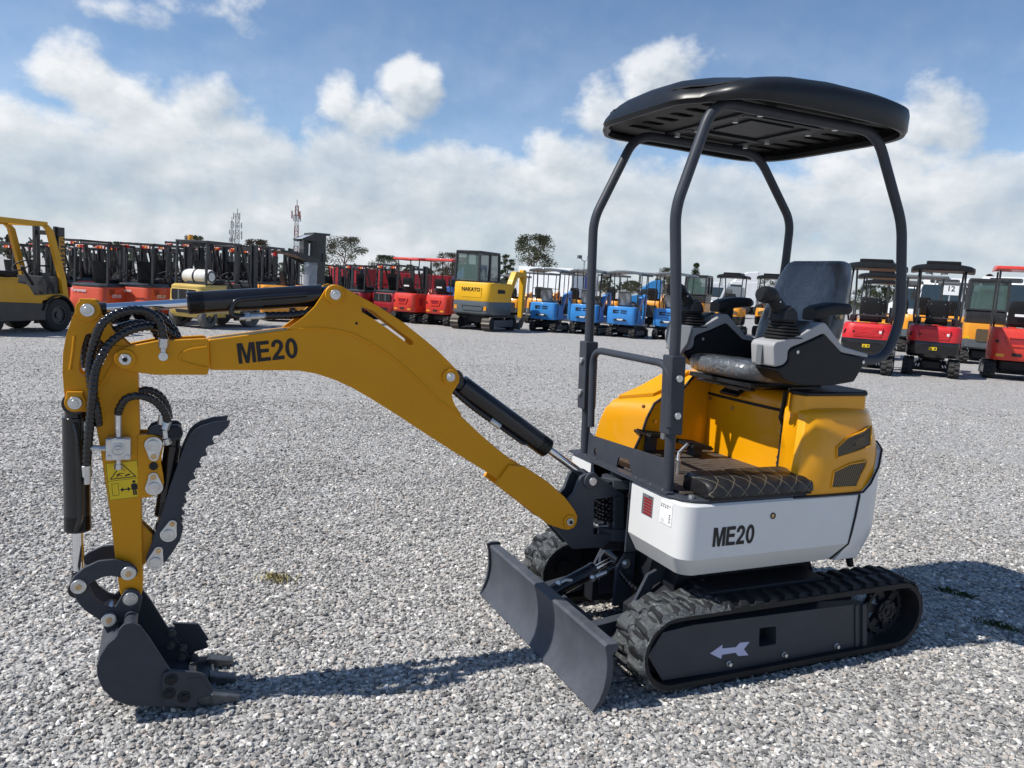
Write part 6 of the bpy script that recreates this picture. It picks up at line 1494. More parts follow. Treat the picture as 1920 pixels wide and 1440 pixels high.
# ------------------------------------------------------------------ road vehicles far behind
def truck(paint, roof=True, name='truck'):
    r = empty(name); m = M[paint]
    prof = [(-2.0, .75), (2.15, .62), (2.30, .95), (2.22, 1.55), (1.95, 1.78), (.82, 1.98), (.40, 2.92), (.10, 3.05), (-2.0, 3.05)]
    MB().loft([[(x, y, z) for x, z in prof] if abs(y) < 1.0 else [(x * .985, y, z * .99 + .01) for x, z in prof] for y in (-1.08, -.98, .98, 1.08)]).build('cab_body', m, r, bevel=.05, seg=3, ang=45)
    if roof: MB().loft([[(x, y * k, z) for x, z in ((-2.0, 3.0), (.18, 3.0), (-.25, 3.55), (-1.0, 3.92), (-2.0, 4.02))] for y, k in ((-1.05, 1), (-.85, 1), (.85, 1), (1.05, 1))]).build('roof_fairing', m, r, bevel=.08, seg=3, ang=50)
    for s in (-1, 1):
        MB().prism([(.78, 1.98), (.45, 2.72), (-.55, 2.72), (-.55, 1.98)], *sorted((s * 1.07, s * 1.095))).build('side_window', M['wglass'], r)
        w_ = MB(); pts = [(1.45 + .72 * math.cos(a), .52 + .72 * math.sin(a)) for a in np.linspace(0, math.pi, 14)]; w_.prism(pts + [(1.45 + .60 * math.cos(a), .52 + .60 * math.sin(a)) for a in np.linspace(math.pi, 0, 14)], *sorted((s * .80, s * 1.18))); w_.build('wing', m, r)
        wheel(r, 1.45, s * .98, .52, .30); wheel(r, -2.3, s * .92, .52, .5); wheel(r, -3.6, s * .92, .52, .5)
        mb = MB(); mb.box((.70, s * 1.32, 2.3), (.10, .22, .50)); mb.box((.72, s * 1.2, 2.45), (.03, .25, .03)); mb.build('mirror', M['trim'], r, bevel=.02)
        mb = MB(); mb.cyl((-2.15, s * .98, .9), (-2.15, s * .98, 3.6), .08, 10); mb.build('exhaust_stack', M['chrome'], r)
    mb = MB(); mb.add([(.80, -.92, 2.03), (.80, .92, 2.03), (.44, .90, 2.84), (.44, -.90, 2.84)], [(0, 1, 2, 3)]); mb.xf(Matrix.Translation((.035, 0, .02))); mb.build('windscreen', M['wglass'], r)
    mb = MB(); mb.box((2.29, 0, 1.15), (.06, 1.0, .75)); mb.build('radiator_grille', M['chrome'], r, bevel=.02)
    mb = MB(); mb.box((-2.9, 0, .85), (2.6, .9, .25)); mb.box((2.30, 0, .58), (.18, 2.2, .30)); mb.build('chassis', M['bgdark'], r, bevel=.02)
    return r, 4.03 if roof else 3.06
def coach(stripe=False):
    r = empty('coach'); prof = [(-5.5, .40), (5.25, .38), (5.48, .75), (5.42, 1.5), (5.05, 2.9), (4.6, 3.28), (-5.3, 3.32), (-5.5, 3.0)]
    MB().loft([[(x * (1 if abs(y) < 1.2 else .993), y, z if abs(y) < 1.2 else .4 + (z - .4) * .985) for x, z in prof] for y in (-1.27, -1.15, 1.15, 1.27)]).build('coach_body', M['wpaint'], r, bevel=.09, seg=3, ang=45)
    mb = MB(); mb.add([(5.455, -1.12, 1.42), (5.455, 1.12, 1.42), (5.09, 1.08, 2.86), (5.09, -1.08, 2.86)], [(0, 1, 2, 3)]); mb.xf(Matrix.Translation((.03, 0, .0))); mb.build('windscreen', M['wglass'], r)
    for s in (-1, 1):
        MB().prism(round_poly([(-5.2, 1.55), (4.9, 1.5), (4.65, 2.6), (-5.2, 2.65)], .1), *sorted((s * 1.262, s * 1.285))).build('side_window', M['wglass'], r)
        wheel(r, 3.2, s * 1.10, .50, .30); wheel(r, -3.0, s * 1.10, .50, .30)
        mb = MB(); mb.tube([(5.2, s * 1.15, 2.9), (5.6, s * 1.40, 2.7), (5.6, s * 1.42, 2.2)], .04, 8); mb.box((5.58, s * 1.42, 2.15), (.1, .22, .45)); mb.build('mirror', M['trim'], r, bevel=.02)
        MB().box((5.46, s * .85, .85), (.05, .40, .18)).build('headlight', M['silver'], r, bevel=.01)
    MB().box((5.44, 0, .80), (.06, 1.1, .28)).build('radiator_grille', M['bgdark'], r)
    MB().box((4.9, 0, 3.10), (.3, 1.5, .2)).build('roof_sign', M['bgdark'], r)
    return r, 3.32
def box_trailer(m, L=9, W=2.5, H=3.0, z0=1.0, name='box_trailer', rib=True):
    r = empty(name); mb = MB(); mb.box((0, 0, z0 + (H - z0) / 2), (L, W, H - z0))
    b = mb.build('cargo_box', m, r, bevel=.03)
    if rib:
        mb = MB()
        for k in range(int(L / .6)):
            for s in (-1, 1): mb.box((-L / 2 + .3 + k * .6, s * (W / 2 + .02), z0 + (H - z0) / 2), (.08, .05, (H - z0) * .96))
        mb.build('side_rib', m, b)
    MB().box((0, 0, z0 - .12), (L * .98, .9, .22)).build('chassis', M['bgdark'], r)
    for s in (-1, 1): wheel(r, -L * .36, s * W * .42, .5, .35); wheel(r, -L * .24, s * W * .42, .5, .35)
    return r, H
def van():
    r = empty('van'); prof = [(-2.6, .35), (2.45, .35), (2.55, .7), (2.45, 1.10), (1.75, 1.32), (1.05, 2.02), (.6, 2.15), (-2.5, 2.15), (-2.6, 1.9)]
    MB().loft([[(x, y, z) for x, z in prof] for y in (-.98, -.88, .88, .98)]).build('van_body', M['silver'], r, bevel=.06, seg=3, ang=45)
    mb = MB(); mb.add([(1.72, -.82, 1.36), (1.72, .82, 1.36), (1.08, .78, 1.99), (1.08, -.78, 1.99)], [(0, 1, 2, 3)]); mb.xf(Matrix.Translation((.02, 0, .025))); mb.build('windscreen', M['wglass'], r)
    for s in (-1, 1):
        MB().prism([(1.45, 1.35), (.9, 1.95), (-.1, 1.95), (-.1, 1.35)], *sorted((s * .975, s * .99))).build('side_window', M['wglass'], r)
        wheel(r, 1.6, s * .86, .36, .24); wheel(r, -1.7, s * .86, .36, .24); MB().box((2.47, s * .70, .95), (.12, .34, .18)).build('headlight', M['paper'], r, bevel=.02)
        mb = MB(); mb.box((1.2, s * 1.12, 1.42), (.1, .2, .25)); mb.build('mirror', M['trim'], r, bevel=.02)
    mb = MB(); mb.box((2.53, 0, .95), (.05, 1.0, .22)); mb.box((2.54, 0, .55), (.06, 1.3, .18)); mb.build('radiator_grille', M['trim'], r, bevel=.01)
    return r, 2.15
# ================================================================== ground
def ground_mat(name, inst=False):
    m = bpy.data.materials.new(name); m.use_nodes = True; t = NT(m.node_tree); p = m.node_tree.nodes['Principled BSDF']; p.inputs['Roughness'].default_value = .82; p.inputs['Specular IOR Level'].default_value = .3
    stops = [(0.0, (.12, .12, .12)), (.18, (.235, .234, .23)), (.5, (.375, .37, .36)), (.78, (.515, .507, .488)), (.90, (.45, .39, .34)), (.94, (.68, .665, .63)), (1.0, (.80, .785, .75))]
    if inst:
        oi = t.n('ShaderNodeObjectInfo'); c = t.ramp(oi.outputs['Random'], stops)
        tc = t.n('ShaderNodeTexCoord'); n = t.n('ShaderNodeTexNoise', i_Scale=2.2, i_Detail=5.0); t.l(tc.outputs['Object'], n.inputs['Vector'])
        c = t.mix(.35, c, n.outputs['Fac'], 'OVERLAY')
        n4 = t.n('ShaderNodeTexNoise', i_Scale=.55, i_Detail=5.0, i_Roughness=.62); t.l(oi.outputs['Location'], n4.inputs['Vector'])
        c = t.mix(1.0, c, t.ramp(n4.outputs['Fac'], [(.32, (.80, .79, .77)), (.66, (1.06, 1.05, 1.03))]), 'MULTIPLY'); t.l(c, p.inputs['Base Color'])
    else:
        g = t.n('ShaderNodeNewGeometry'); cs = []; bs = []
        for sc in (46.0, 80.0):
            v = t.n('ShaderNodeTexVoronoi', i_Scale=sc, i_Randomness=1.0); t.l(g.outputs['Position'], v.inputs['Vector'])
            sp = t.n('ShaderNodeSeparateColor'); t.l(v.outputs['Color'], sp.inputs[0]); cs.append(t.ramp(sp.outputs[0], stops)); bs.append((v.outputs['Distance'], sp.outputs[1]))
        n = t.n('ShaderNodeTexNoise', i_Scale=9.0, i_Detail=4.0); t.l(g.outputs['Position'], n.inputs['Vector'])
        c = t.mix(t.sstep(n.outputs['Fac'], .42, .60), cs[0], cs[1])
        # fine dust and old wheel lanes, broad and faint
        n2 = t.n('ShaderNodeTexNoise', i_Scale=.35, i_Detail=5.0, i_Roughness=.6); mp = t.n('ShaderNodeMapping'); mp.inputs['Scale'].default_value = (1, .35, 1); mp.inputs['Rotation'].default_value = (0, 0, R(35)); t.l(g.outputs['Position'], mp.inputs[0]); t.l(mp.outputs[0], n2.inputs['Vector'])
        c = t.mix(t.math('MULTIPLY', t.sstep(n2.outputs['Fac'], .45, .70), .35), c, (.36, .35, .33))
        # crevices between chips hold dark fines
        cr = t.sstep(bs[0][0], .022, .012); 
        t.l(c, p.inputs['Base Color'])
        h = t.math('ADD', t.math('MULTIPLY', t.math('SUBTRACT', .5, bs[0][0]), t.math('ADD', bs[0][1], .5)), t.math('MULTIPLY', t.math('SUBTRACT', .5, bs[1][0]), .4))
        b = t.n('ShaderNodeBump', i_Strength=.8, i_Distance=.018); t.l(h, b.inputs['Height']); t.l(b.outputs[0], p.inputs['Normal'])
    return m
def build_ground():
    n = 48; xs = []
    far = 1500
    # polar sheet round the camera: fine near it, reaching the horizon; very slight undulation
    rad = [0.0, 1, 2, 3, 4, 5, 6.5, 8, 10, 13, 17, 22, 30, 40, 55, 80, 120, 200, 400, 800, far]; vs = [(CAM_O.x, CAM_O.y, 0)]; fs = []
    for r_ in rad[1:]:
        for k in range(n):
            a = 2 * math.pi * k / n; vs.append((CAM_O.x + r_ * math.cos(a), CAM_O.y + r_ * math.sin(a), 0))
    for k in range(n): fs.append((0, 1 + k, 1 + (k + 1) % n))
    for i in range(len(rad) - 2):
        for k in range(n): a = 1 + i * n; fs.append((a + k, a + n + k, a + n + (k + 1) % n, a + (k + 1) % n))
    g = MB().add(vs, fs).build('ground', ground_mat('gravel_ground'), smooth=False); g['kind'] = 'structure'
build_ground()
def build_gravel():
    fa = math.atan2(CAM_F.y, CAM_F.x); pts = []
    def ringpts(r0, r1, dens, ha):
        area = ha * (r1 * r1 - r0 * r0); k = int(area * dens)
        rr = np.sqrt(rng.uniform(r0 * r0, r1 * r1, k)); aa = fa + rng.uniform(-ha, ha, k)
        return np.stack([CAM_O.x + rr * np.cos(aa), CAM_O.y + rr * np.sin(aa), np.zeros(k)], 1)
    H = R(47)
    P = np.concatenate([ringpts(1.3, 4.2, 6600, H), ringpts(4.2, 6, 4800, H), ringpts(6, 9, 2300, H), ringpts(9, 14, 700, H), ringpts(14, 20, 150, H)])
    def soft(x, y, f, s): return np.sin(x * f + 1.3 * np.sin(y * f * .7 + s)) * np.sin(y * f * 1.13 + 1.1 * np.sin(x * f * .6 + 2 * s))
    q_ = soft(P[:, 0], P[:, 1], 1.9, .4) * .5 + soft(P[:, 0], P[:, 1], 5.3, 1.7) * .3 + soft(P[:, 0], P[:, 1], 13., 2.9) * .2
    P = P[rng.uniform(0, 1, len(P)) > np.clip((q_ - .22) * 1.5, 0, .55)]
    P[:, 2] = rng.uniform(-.004, .005, len(P))
    me = bpy.data.meshes.new('gravel'); me.vertices.add(len(P)); me.vertices.foreach_set('co', P.ravel()); me.update()
    o = bpy.data.objects.new('gravel', me); S.collection.objects.link(o); o['kind'] = 'stuff'; o['label'] = 'loose grey crushed stone covering the whole yard'
    ng = bpy.data.node_groups.new('scatter_stones', 'GeometryNodeTree'); ng.interface.new_socket('Geometry', in_out='INPUT', socket_type='NodeSocketGeometry'); ng.interface.new_socket('Geometry', in_out='OUTPUT', socket_type='NodeSocketGeometry')
    N = ng.nodes; L = ng.links; gi = N.new('NodeGroupInput'); go = N.new('NodeGroupOutput')
    g2i = N.new('GeometryNodeGeometryToInstance')
    sm = ground_mat('crushed_stone', True)
    for k in range(6):
        ic = N.new('GeometryNodeMeshIcoSphere'); ic.inputs['Subdivisions'].default_value = 2 if k < 3 else 1; ic.inputs['Radius'].default_value = .5
        sp = N.new('GeometryNodeSetPosition'); L.new(ic.outputs[0], sp.inputs['Geometry'])
        ps = N.new('GeometryNodeInputPosition'); ad = N.new('ShaderNodeVectorMath'); ad.operation = 'ADD'; ad.inputs[1].default_value = (k * 3.7, k * 1.3, k * 7.1); L.new(ps.outputs[0], ad.inputs[0])
        vo = N.new('ShaderNodeTexVoronoi'); vo.inputs['Scale'].default_value = 1.5; vo.distance = 'MANHATTAN'; L.new(ad.outputs[0], vo.inputs['Vector'])
        sb_ = N.new('ShaderNodeVectorMath'); sb_.operation = 'SUBTRACT'; L.new(vo.outputs['Position'], sb_.inputs[0]); L.new(ad.outputs[0], sb_.inputs[1])
        sc = N.new('ShaderNodeVectorMath'); sc.operation = 'SCALE'; sc.inputs['Scale'].default_value = .38 if k < 3 else .22; L.new(sb_.outputs[0], sc.inputs[0]); L.new(sc.outputs[0], sp.inputs['Offset'])
        tr = N.new('GeometryNodeTransform'); tr.inputs['Scale'].default_value = ((1.25, .85, .72), (1.0, .95, .62), (1.1, 1.1, .7), (1.35, .8, .6), (.95, 1.0, .8), (1.2, .7, .7))[k]; L.new(sp.outputs[0], tr.inputs['Geometry'])
        st = N.new('GeometryNodeSetMaterial'); st.inputs['Material'].default_value = sm; L.new(tr.outputs[0], st.inputs['Geometry'])
        ss = N.new('GeometryNodeSetShadeSmooth'); ss.inputs['Shade Smooth'].default_value = False; L.new(st.outputs[0], ss.inputs['Geometry'])
        L.new(ss.outputs[0], g2i.inputs[0])
    ip = N.new('GeometryNodeInstanceOnPoints'); L.new(gi.outputs[0], ip.inputs['Points']); L.new(g2i.outputs[0], ip.inputs['Instance']); ip.inputs['Pick Instance'].default_value = True
    ri = N.new('FunctionNodeRandomValue'); ri.data_type = 'INT'; ri.inputs[4].default_value = 0; ri.inputs[5].default_value = 5; L.new(ri.outputs[2], ip.inputs['Instance Index'])
    rv = N.new('FunctionNodeRandomValue'); rv.data_type = 'FLOAT_VECTOR'; rv.inputs[0].default_value = (-.45, -.45, 0); rv.inputs[1].default_value = (.45, .45, 6.28); L.new(rv.outputs[0], ip.inputs['Rotation'])
    rs = N.new('FunctionNodeRandomValue'); rs.data_type = 'FLOAT'; rs.inputs[2].default_value = 0.0; rs.inputs[3].default_value = 1.0; rs.inputs['Seed'].default_value = 5
    pw = N.new('ShaderNodeMath'); pw.operation = 'POWER'; L.new(rs.outputs[1], pw.inputs[0]); pw.inputs[1].default_value = 2.6
    mr = N.new('ShaderNodeMapRange'); L.new(pw.outputs[0], mr.inputs[0]); mr.inputs[3].default_value = .0092; mr.inputs[4].default_value = .0255; L.new(mr.outputs[0], ip.inputs['Scale'])
    L.new(ip.outputs[0], go.inputs[0]); md = o.modifiers.new('stones', 'NODES'); md.node_group = ng
build_gravel()
def tuft(px, py, col, L, W, n, label):
    c = G(px, py); mb = MB(); r_ = random.Random(int(px))
    ax = (G(px + 20, py + 5) - c).normalized(); ay = Vector((-ax.y, ax.x, 0))
    for i in range(n):
        b = Vector((0, 0, 0)) + ax * r_.gauss(0, L) + ay * r_.gauss(0, W); a = r_.uniform(0, 6.28); h = r_.uniform(.010, .032); w = .0025
        d = Vector((math.cos(a), math.sin(a), 0)); q = Vector((-d.y, d.x, 0)) * w; t = b + d * h * r_.uniform(.4, 1.4) + Vector((0, 0, h)); mid = b + d * h * .25 + Vector((0, 0, h * .6))
        mb.add([b - q, b + q, mid + q * .8, t, mid - q * .8], [(0, 1, 2, 3, 4)])
    o = mb.build('grass_tuft', mat('grass_' + str(int(px)), col, .7, vary=.3, vscale=30), fix=False); o.location = (c.x, c.y, .008); tag(o, label, 'grass tuft', 'grass tufts in the gravel')
tuft(520, 1089, (.42, .36, .16), .045, .022, 110, 'dry yellow grass tuft in open gravel below the boom')
tuft(1788, 1116, (.045, .085, .02), .05, .010, 90, 'green grass tuft in the canopy shadow, the one nearer the track')
tuft(1881, 1181, (.06, .09, .025), .05, .011, 90, 'green grass tuft at the lower edge of the canopy shadow by the right edge')

# ================================================================== placing
HEAD = 217.5
def put(o, h, px, base, top, head=HEAD, fwd=0.0, lim=(.7, 1.45)):
    g = G(px, base); dpt = (g - CAM_O).dot(CAM_F); ppm = FPX / dpt
    s = min(lim[1], max(lim[0], (base - top) / ppm / h)); a = R(head)
    o.location = (g.x + math.cos(a) * fwd * s, g.y + math.sin(a) * fwd * s, 0.0); o.rotation_euler = (0, 0, a); o.scale = (s, s, s); return o
PROTO = {}
def row(key, build, items, cat, group):
    for px, base, top, head, fwd, label in items:
        if key not in PROTO: PROTO[key] = build(); o = PROTO[key][0]
        else: o = copy_tree(PROTO[key][0])
        put(o, PROTO[key][1], px, base, top, head, fwd); tag(o, label, cat, group)
g_ = 'small diggers parked in rows'
row('blue', mini_blue, [(1016, 622, 503, HEAD, .55, 'sky blue mini excavator next to the yellow cab excavator with its boom up'), (1092, 627.5, 505, HEAD, .55, 'sky blue mini excavator just left of the near canopy front post'),
    (1162, 633, 508, HEAD, .55, 'sky blue mini excavator framed between the two near front posts'), (1249, 638, 511, HEAD, .55, 'sky blue mini excavator half hidden by the near post and joystick')], 'mini excavator', 'sky blue mini excavators')
row('redroof', mini_red, [(757, 605, 482, HEAD, .5, 'orange red mini excavator with red roof beside the dark red forklift'), (818, 610, 484, HEAD, .5, 'orange red mini excavator with red roof touching the big yellow cab excavator'),
    (1898, 713, 498, HEAD, .5, 'orange red mini excavator with red roof cut off by the right edge')], 'mini excavator', 'red roofed mini excavators')
row('black', mini_black, [(1742, 706, 492, HEAD, .5, 'red and black mini excavator with humped black roof in front of white coaches'), (1618, 700, 488, HEAD, .5, 'red and black mini excavator with black roof partly behind the near operator seat')], 'mini excavator', 'red and black mini excavators')
row('blackor', lambda: mini_black('orange'), [(1361, 628, 512, HEAD, .5, 'orange mini excavator with black roof in front of the white truck'), (1436, 630, 514, HEAD, .5, 'orange mini excavator with black roof behind the near joystick grip'),
    (1634, 672, 509, HEAD, .5, 'orange mini excavator with black roof directly behind the red one near the seat'), (1640, 655, 522, HEAD, .5, 'farthest black roofed orange mini excavator in the line behind the seat')], 'mini excavator', 'orange mini excavators with black roofs')
row('grey', mini_grey_roof, [(1004, 607, 511, HEAD, .5, 'orange mini excavator behind the leftmost sky blue one'), (1070, 609, 513, HEAD, .5, 'orange mini excavator behind the second sky blue one'), (1138, 611, 515, HEAD, .5, 'orange mini excavator behind the third sky blue one'),
    (1216, 614, 512, HEAD, .5, 'orange mini excavator with slate roof between third and fourth sky blue ones'), (955, 602, 516, HEAD, .5, 'orange mini excavator under the raised yellow boom'),
    (1718, 662, 517, HEAD, .5, 'orange mini excavator with long slate roof left of the red one before the coaches'), (1680, 650, 526, HEAD, .5, 'orange mini excavator with slate roof farther back beside the near rear post'), (1780, 654, 530, HEAD, .5, 'orange mini excavator with slate roof behind the number board')], 'mini excavator', 'orange mini excavators with slate roofs')
row('cabo', lambda: cab_digger('orange'), [(1836, 684, 524, HEAD, .5, 'orange cab excavator with dark cab between two red diggers on the right'), (1297, 616, 516, HEAD, .5, 'orange cab excavator with dark cab beside the silver van')], 'cab excavator', 'orange cab excavators')
row('caby', lambda: cab_digger('yellow'), [(880, 619, 471, HEAD, .9, 'large bright yellow cab excavator with steel tracks and arched boom')], 'cab excavator', None)
PROTO['caby'][0].pop('group', None)
row('fh', lambda: forklift('hyel', guard_m=M['hyel'], lights=False, big=True, mast_words='HYSTER', roof_h=2.12), [(14, 621, 415, 232, 0, 'ochre yellow forklift facing right, cut off by the left edge')], 'forklift', None)
row('fo', lambda: forklift('orred', words=('Taramax', 'CPD-20')), [(250, 606, 456, HEAD + 20, 1.0, 'red orange forklift with white lettering next to the gas bottle forklift'), (166, 605, 456, HEAD + 22, 1.0, 'red orange forklift nearest to the ochre yellow one')], 'forklift', 'red orange forklifts')
row('fy', lambda: forklift('pyel', tank=True, grille=True, lights=False, grey_tyre=True, lamp=True), [(350, 614, 451, HEAD + 7, 1.0, 'pale yellow forklift carrying a white gas bottle')], 'forklift', None)
reds = [(18, 592, 457), (95, 590, 456), (140, 588, 450), (210, 584, 462), (300, 583, 460), (345, 584, 456), (432, 588, 463), (474, 592, 462), (60, 572, 462), (160, 570, 466), (240, 571, 465), (315, 571, 467), (395, 574, 466), (455, 577, 468), (500, 580, 472), (612, 588, 497), (640, 580, 500)]
where = ['seen through the ochre yellow forklift', 'right behind the mast of the ochre yellow forklift', 'behind the left red orange forklift', 'behind the lettered red orange forklift', 'left of the white gas bottle', 'straight behind the white gas bottle', 'behind the pale yellow forklift mast', 'right of the pale yellow forklift mast',
         'in the far row at the left edge', 'in the far row behind the left red orange forklift', 'in the far row behind the lettered forklift', 'in the far row left of the pale yellow forklift', 'in the far row under the telecom mast', 'in the far row beside the dark bushy tree', 'in the far row left of the order picker', 'just right of the order picker', 'in front of the deep red box']
row('fr', lambda: forklift('red'), [(px, b, t, HEAD + 14, .6, 'red forklift with black guard ' + w) for (px, b, t), w in zip(reds, where)], 'forklift', 'red forklifts in rows')
row('fd', lambda: forklift('dkred', roof_h=1.95, grille=True), [(722, 600, 496, HEAD, .9, 'dark red forklift with black grille left of the red roofed diggers'), (662, 596, 497, HEAD, .9, 'dark red forklift half hidden behind the raised boom knuckle')], 'forklift', 'dark red forklifts')
o, h = order_picker(); put(o, h, 556, 602, 437, 190, 0); tag(o, 'tall order picker with orange base, clear screen and dark roof hoods', 'order picker')
FH = R(335.5)
def one(b, px, base, top, head, label, cat, group=None, lim=(.6, 1.6), fwd=0): o, h = b; put(o, h, px, base, top, head, fwd, lim); return tag(o, label, cat, group)
one(truck('tblue'), 862, 582, 500, 325, 'mid blue long nose truck left of the yellow cab excavator', 'truck')
one(truck('navy'), 1080, 570, 502, 325, 'navy blue truck behind the second sky blue digger', 'truck')
one(truck('tcyan'), 1206, 582, 524, 330, 'bright blue truck with sloped roof behind the slate roofed digger', 'truck')
one(truck('wpaint'), 1372, 588, 508, 325, 'white sleeper truck behind the orange black roofed digger', 'truck')
one(truck('wpaint', False), 1312, 578, 528, 325, 'white low roof truck behind the orange cab excavator', 'truck')
one(box_trailer(M['wpaint'], 7, 2.5, 4.0, rib=False), 1030, 572, 503, 300, 'plain white box trailer behind the leftmost sky blue digger', 'trailer')
one(box_trailer(M['deep'], 3.4, 2.4, 3.0, .5, 'storage_box'), 660, 566, 503, 300, 'deep red ribbed box behind the order picker tree', 'storage box', 'deep red boxes')
o = one(box_trailer(M['deep'], 3.4, 2.4, 3.0, .5, 'storage_box'), 725, 566, 507, 300, 'deep red ribbed box behind the dark red forklift', 'storage box', 'deep red boxes')
one(box_trailer(M['deep'], 6.5, 2.4, 2.6, .5, 'storage_box'), 792, 572, 515, 330, 'long low deep red box between the red roofed diggers', 'storage box', 'deep red boxes')
one(box_trailer(M['red'], 1.2, 1.6, 2.6, .4, 'storage_box'), 1392, 588, 530, 300, 'bright red box standing by the white sleeper truck', 'storage box')
one(van(), 1342, 594, 536, 30, 'silver van facing the yard in front of the white sleeper truck', 'van')
one(coach(), 1722, 615, 531, 20, 'white coach with rounded front left of the number board', 'coach', 'white coaches', fwd=-4)
c2 = copy_tree(S.objects['coach']); put(c2, 3.32, 1768, 625, 522, 20, -4); tag(c2, 'white coach right behind the number board', 'coach', 'white coaches')
c3 = copy_tree(S.objects['coach']); put(c3, 3.32, 1880, 632, 520, 20, -4); tag(c3, 'white coach beyond the orange cab excavator at the right edge', 'coach', 'white coaches')
def number_board():
    r = empty('number_board'); mb = MB(); mb.cyl((0, 0, 0), (0, 0, 2.3), .025, 10); mb.build('post', M['silver'], r)
    b = MB().box((-.03, 0, 2.15), (.02, .62, .46)).build('board', M['paper'], r); text_mesh('number', '12', .30, M['letter'], b, frame((-.0415, -.02, 2.17), (0, -1, 0), (0, 0, 1)), bold=.02); return r, 2.38
one(number_board(), 1769, 640, 533, 222, 'white board with black number 12 on a thin post', 'sign', lim=(.5, 2))

# ------------------------------------------------------------------ trees, masts, lamps
def leaf_mat(i, col): return mat('foliage_%d' % i, col, .75, vary=.45, vscale=.9)
LEAF = [leaf_mat(0, (.115, .120, .060)), leaf_mat(1, (.14, .135, .088)), leaf_mat(2, (.085, .105, .048)), leaf_mat(3, (.12, .095, .065))]
BARK = mat('bark', (.16, .12, .09), .9, vary=.3)
def tree(px, base, top, wpx, seed, lm, sparse, label, conic=False, trunk=.35):
    r_ = random.Random(seed); g = G(px, base); dpt = (g - CAM_O).dot(CAM_F); ppm = FPX / dpt; H = (base - top) / ppm; Wd = 1.25 * wpx / ppm
    o = empty('tree', (g.x, g.y, 0), label=label, cat='tree', group='trees beyond the yard')
    tk = MB(); tr = max(.10, H * .022); tips = []
    tk.tube([(0, 0, -.1), (.02 * H * r_.uniform(-1, 1), .02 * H * r_.uniform(-1, 1), H * trunk), (.04 * H * r_.uniform(-1, 1), 0, H * .62), (0, 0, H * .85)], tr, 7, rfun=lambda t: tr * (1 - .85 * t))
    nl = 9 if not conic else 14; cl = []
    for k in range(nl):
        a = 2 * math.pi * k / nl * 2.4 + r_.uniform(-.4, .4); zb = H * r_.uniform(trunk * .8, .62); e = r_.uniform(.55, 1.0)
        zt = H * (r_.uniform(.45, .93)); wr = Wd * e * (1.0 if not conic else max(.15, 1 - zt / H)) * math.sqrt(max(.08, 1 - ((zt / H - .62) / .42) ** 2)); tip = Vector((math.cos(a) * wr * .8, math.sin(a) * wr * .8, zt))
        tk.tube([(0, 0, zb), (tip.x * .45, tip.y * .45, zb + (zt - zb) * .6), tuple(tip)], tr * .4, 5, rfun=lambda t: tr * .42 * (1 - .8 * t)); cl.append(tip)
    for k in range(int(40 * (1 - sparse * .45))):
        a = r_.uniform(0, 6.28); z = H * (trunk * .9 + (1 - trunk * .9) * r_.random() ** .8); rr = Wd * (math.sqrt(max(.05, 1 - ((z / H - .60) / .44) ** 2)) if not conic else max(.08, 1.15 - z / H)) * math.sqrt(r_.random()) * .9
        cl.append(Vector((math.cos(a) * rr, math.sin(a) * rr, min(z, H * .94))))
    tk.build('trunk', BARK, o)
    cr = MB(); per = int(130 * (1 - .3 * sparse)); ls = max(.09, H * .019)
    for c in cl:
        cs = Wd * r_.uniform(.15, .30)
        for i in range(per):
            d = Vector((r_.gauss(0, 1), r_.gauss(0, 1), r_.gauss(0, .75))); d.normalize(); p = c + d * cs * r_.random() ** .5
            if p.z > H: p.z = H - r_.random() * .1 * H
            u = Vector((r_.gauss(0, 1), r_.gauss(0, 1), r_.gauss(0, 1))).normalized(); v = u.orthogonal().normalized(); s = ls * r_.uniform(.5, 1.25)
            cr.add([p - u * s, p + v * s * .55, p + u * s, p - v * s * .55], [(0, 1, 2, 3)])
    cr.build('crown', LEAF[lm], o, smooth=False, fix=False)
TREES = [(998, 556, 441, 41, 1, 0, .35, 'big round airy tree above the raised yellow boom'), (643, 536, 445, 38, 2, 1, .6, 'loose open grey green tree right of the order picker'), (366, 520, 442, 19, 3, 0, .1, 'olive tree behind the amber beacon of the pale yellow forklift'),
         (482, 526, 450, 28, 4, 3, .1, 'brownish bushy tree just left of the order picker'), (722, 538, 479, 27, 5, 2, .1, 'low dome shaped tree left of the first red roof'), (838, 546, 474, 25, 6, 3, .35, 'brown tinted tree behind the second red roof'), (862, 545, 482, 14, 7, 0, .3, 'small tree against the cab of the large yellow excavator'),
         (948, 550, 477, 13, 8, 2, .3, 'small dark tree left of the big round one'), (800, 543, 503, 12, 9, 2, .2, 'tiny tree between the two red roofs'), (1048, 556, 503, 9, 10, 2, .3, 'narrow tree at the right end of the first slate roof'), (1134, 562, 516, 13, 11, 0, .3, 'small tree between second and third sky blue diggers'),
         (1182, 563, 526, 17, 12, 0, .3, 'low tree seen under the third slate roof'), (1248, 568, 502, 20, 13, 0, .3, 'tree left of the near right front post'), (1298, 572, 493, 17, 14, 2, .3, 'dark spiky tree right of the near front post', True), (1440, 580, 521, 30, 15, 1, .35, 'wide grey tree under the second black roof'),
         (1660, 598, 512, 20, 16, 2, .15, 'dense tree beside the near rear post'), (1622, 596, 534, 24, 17, 2, .15, 'dense low tree seen under the black roofs behind the seat'), (1846, 598, 512, 8, 18, 3, .3, 'small treetop showing over the white coach roof'), (217, 515, 452, 8, 19, 2, .2, 'small treetop above the lettered red orange forklift'), (22, 508, 438, 9, 20, 3, .3, 'small treetop seen through the ochre forklift guard'), (768, 541, 496, 9, 21, 2, .2, 'slim tree beside the first red roof post')]
for T_ in TREES: tree(*T_[:8], conic=len(T_) > 8)
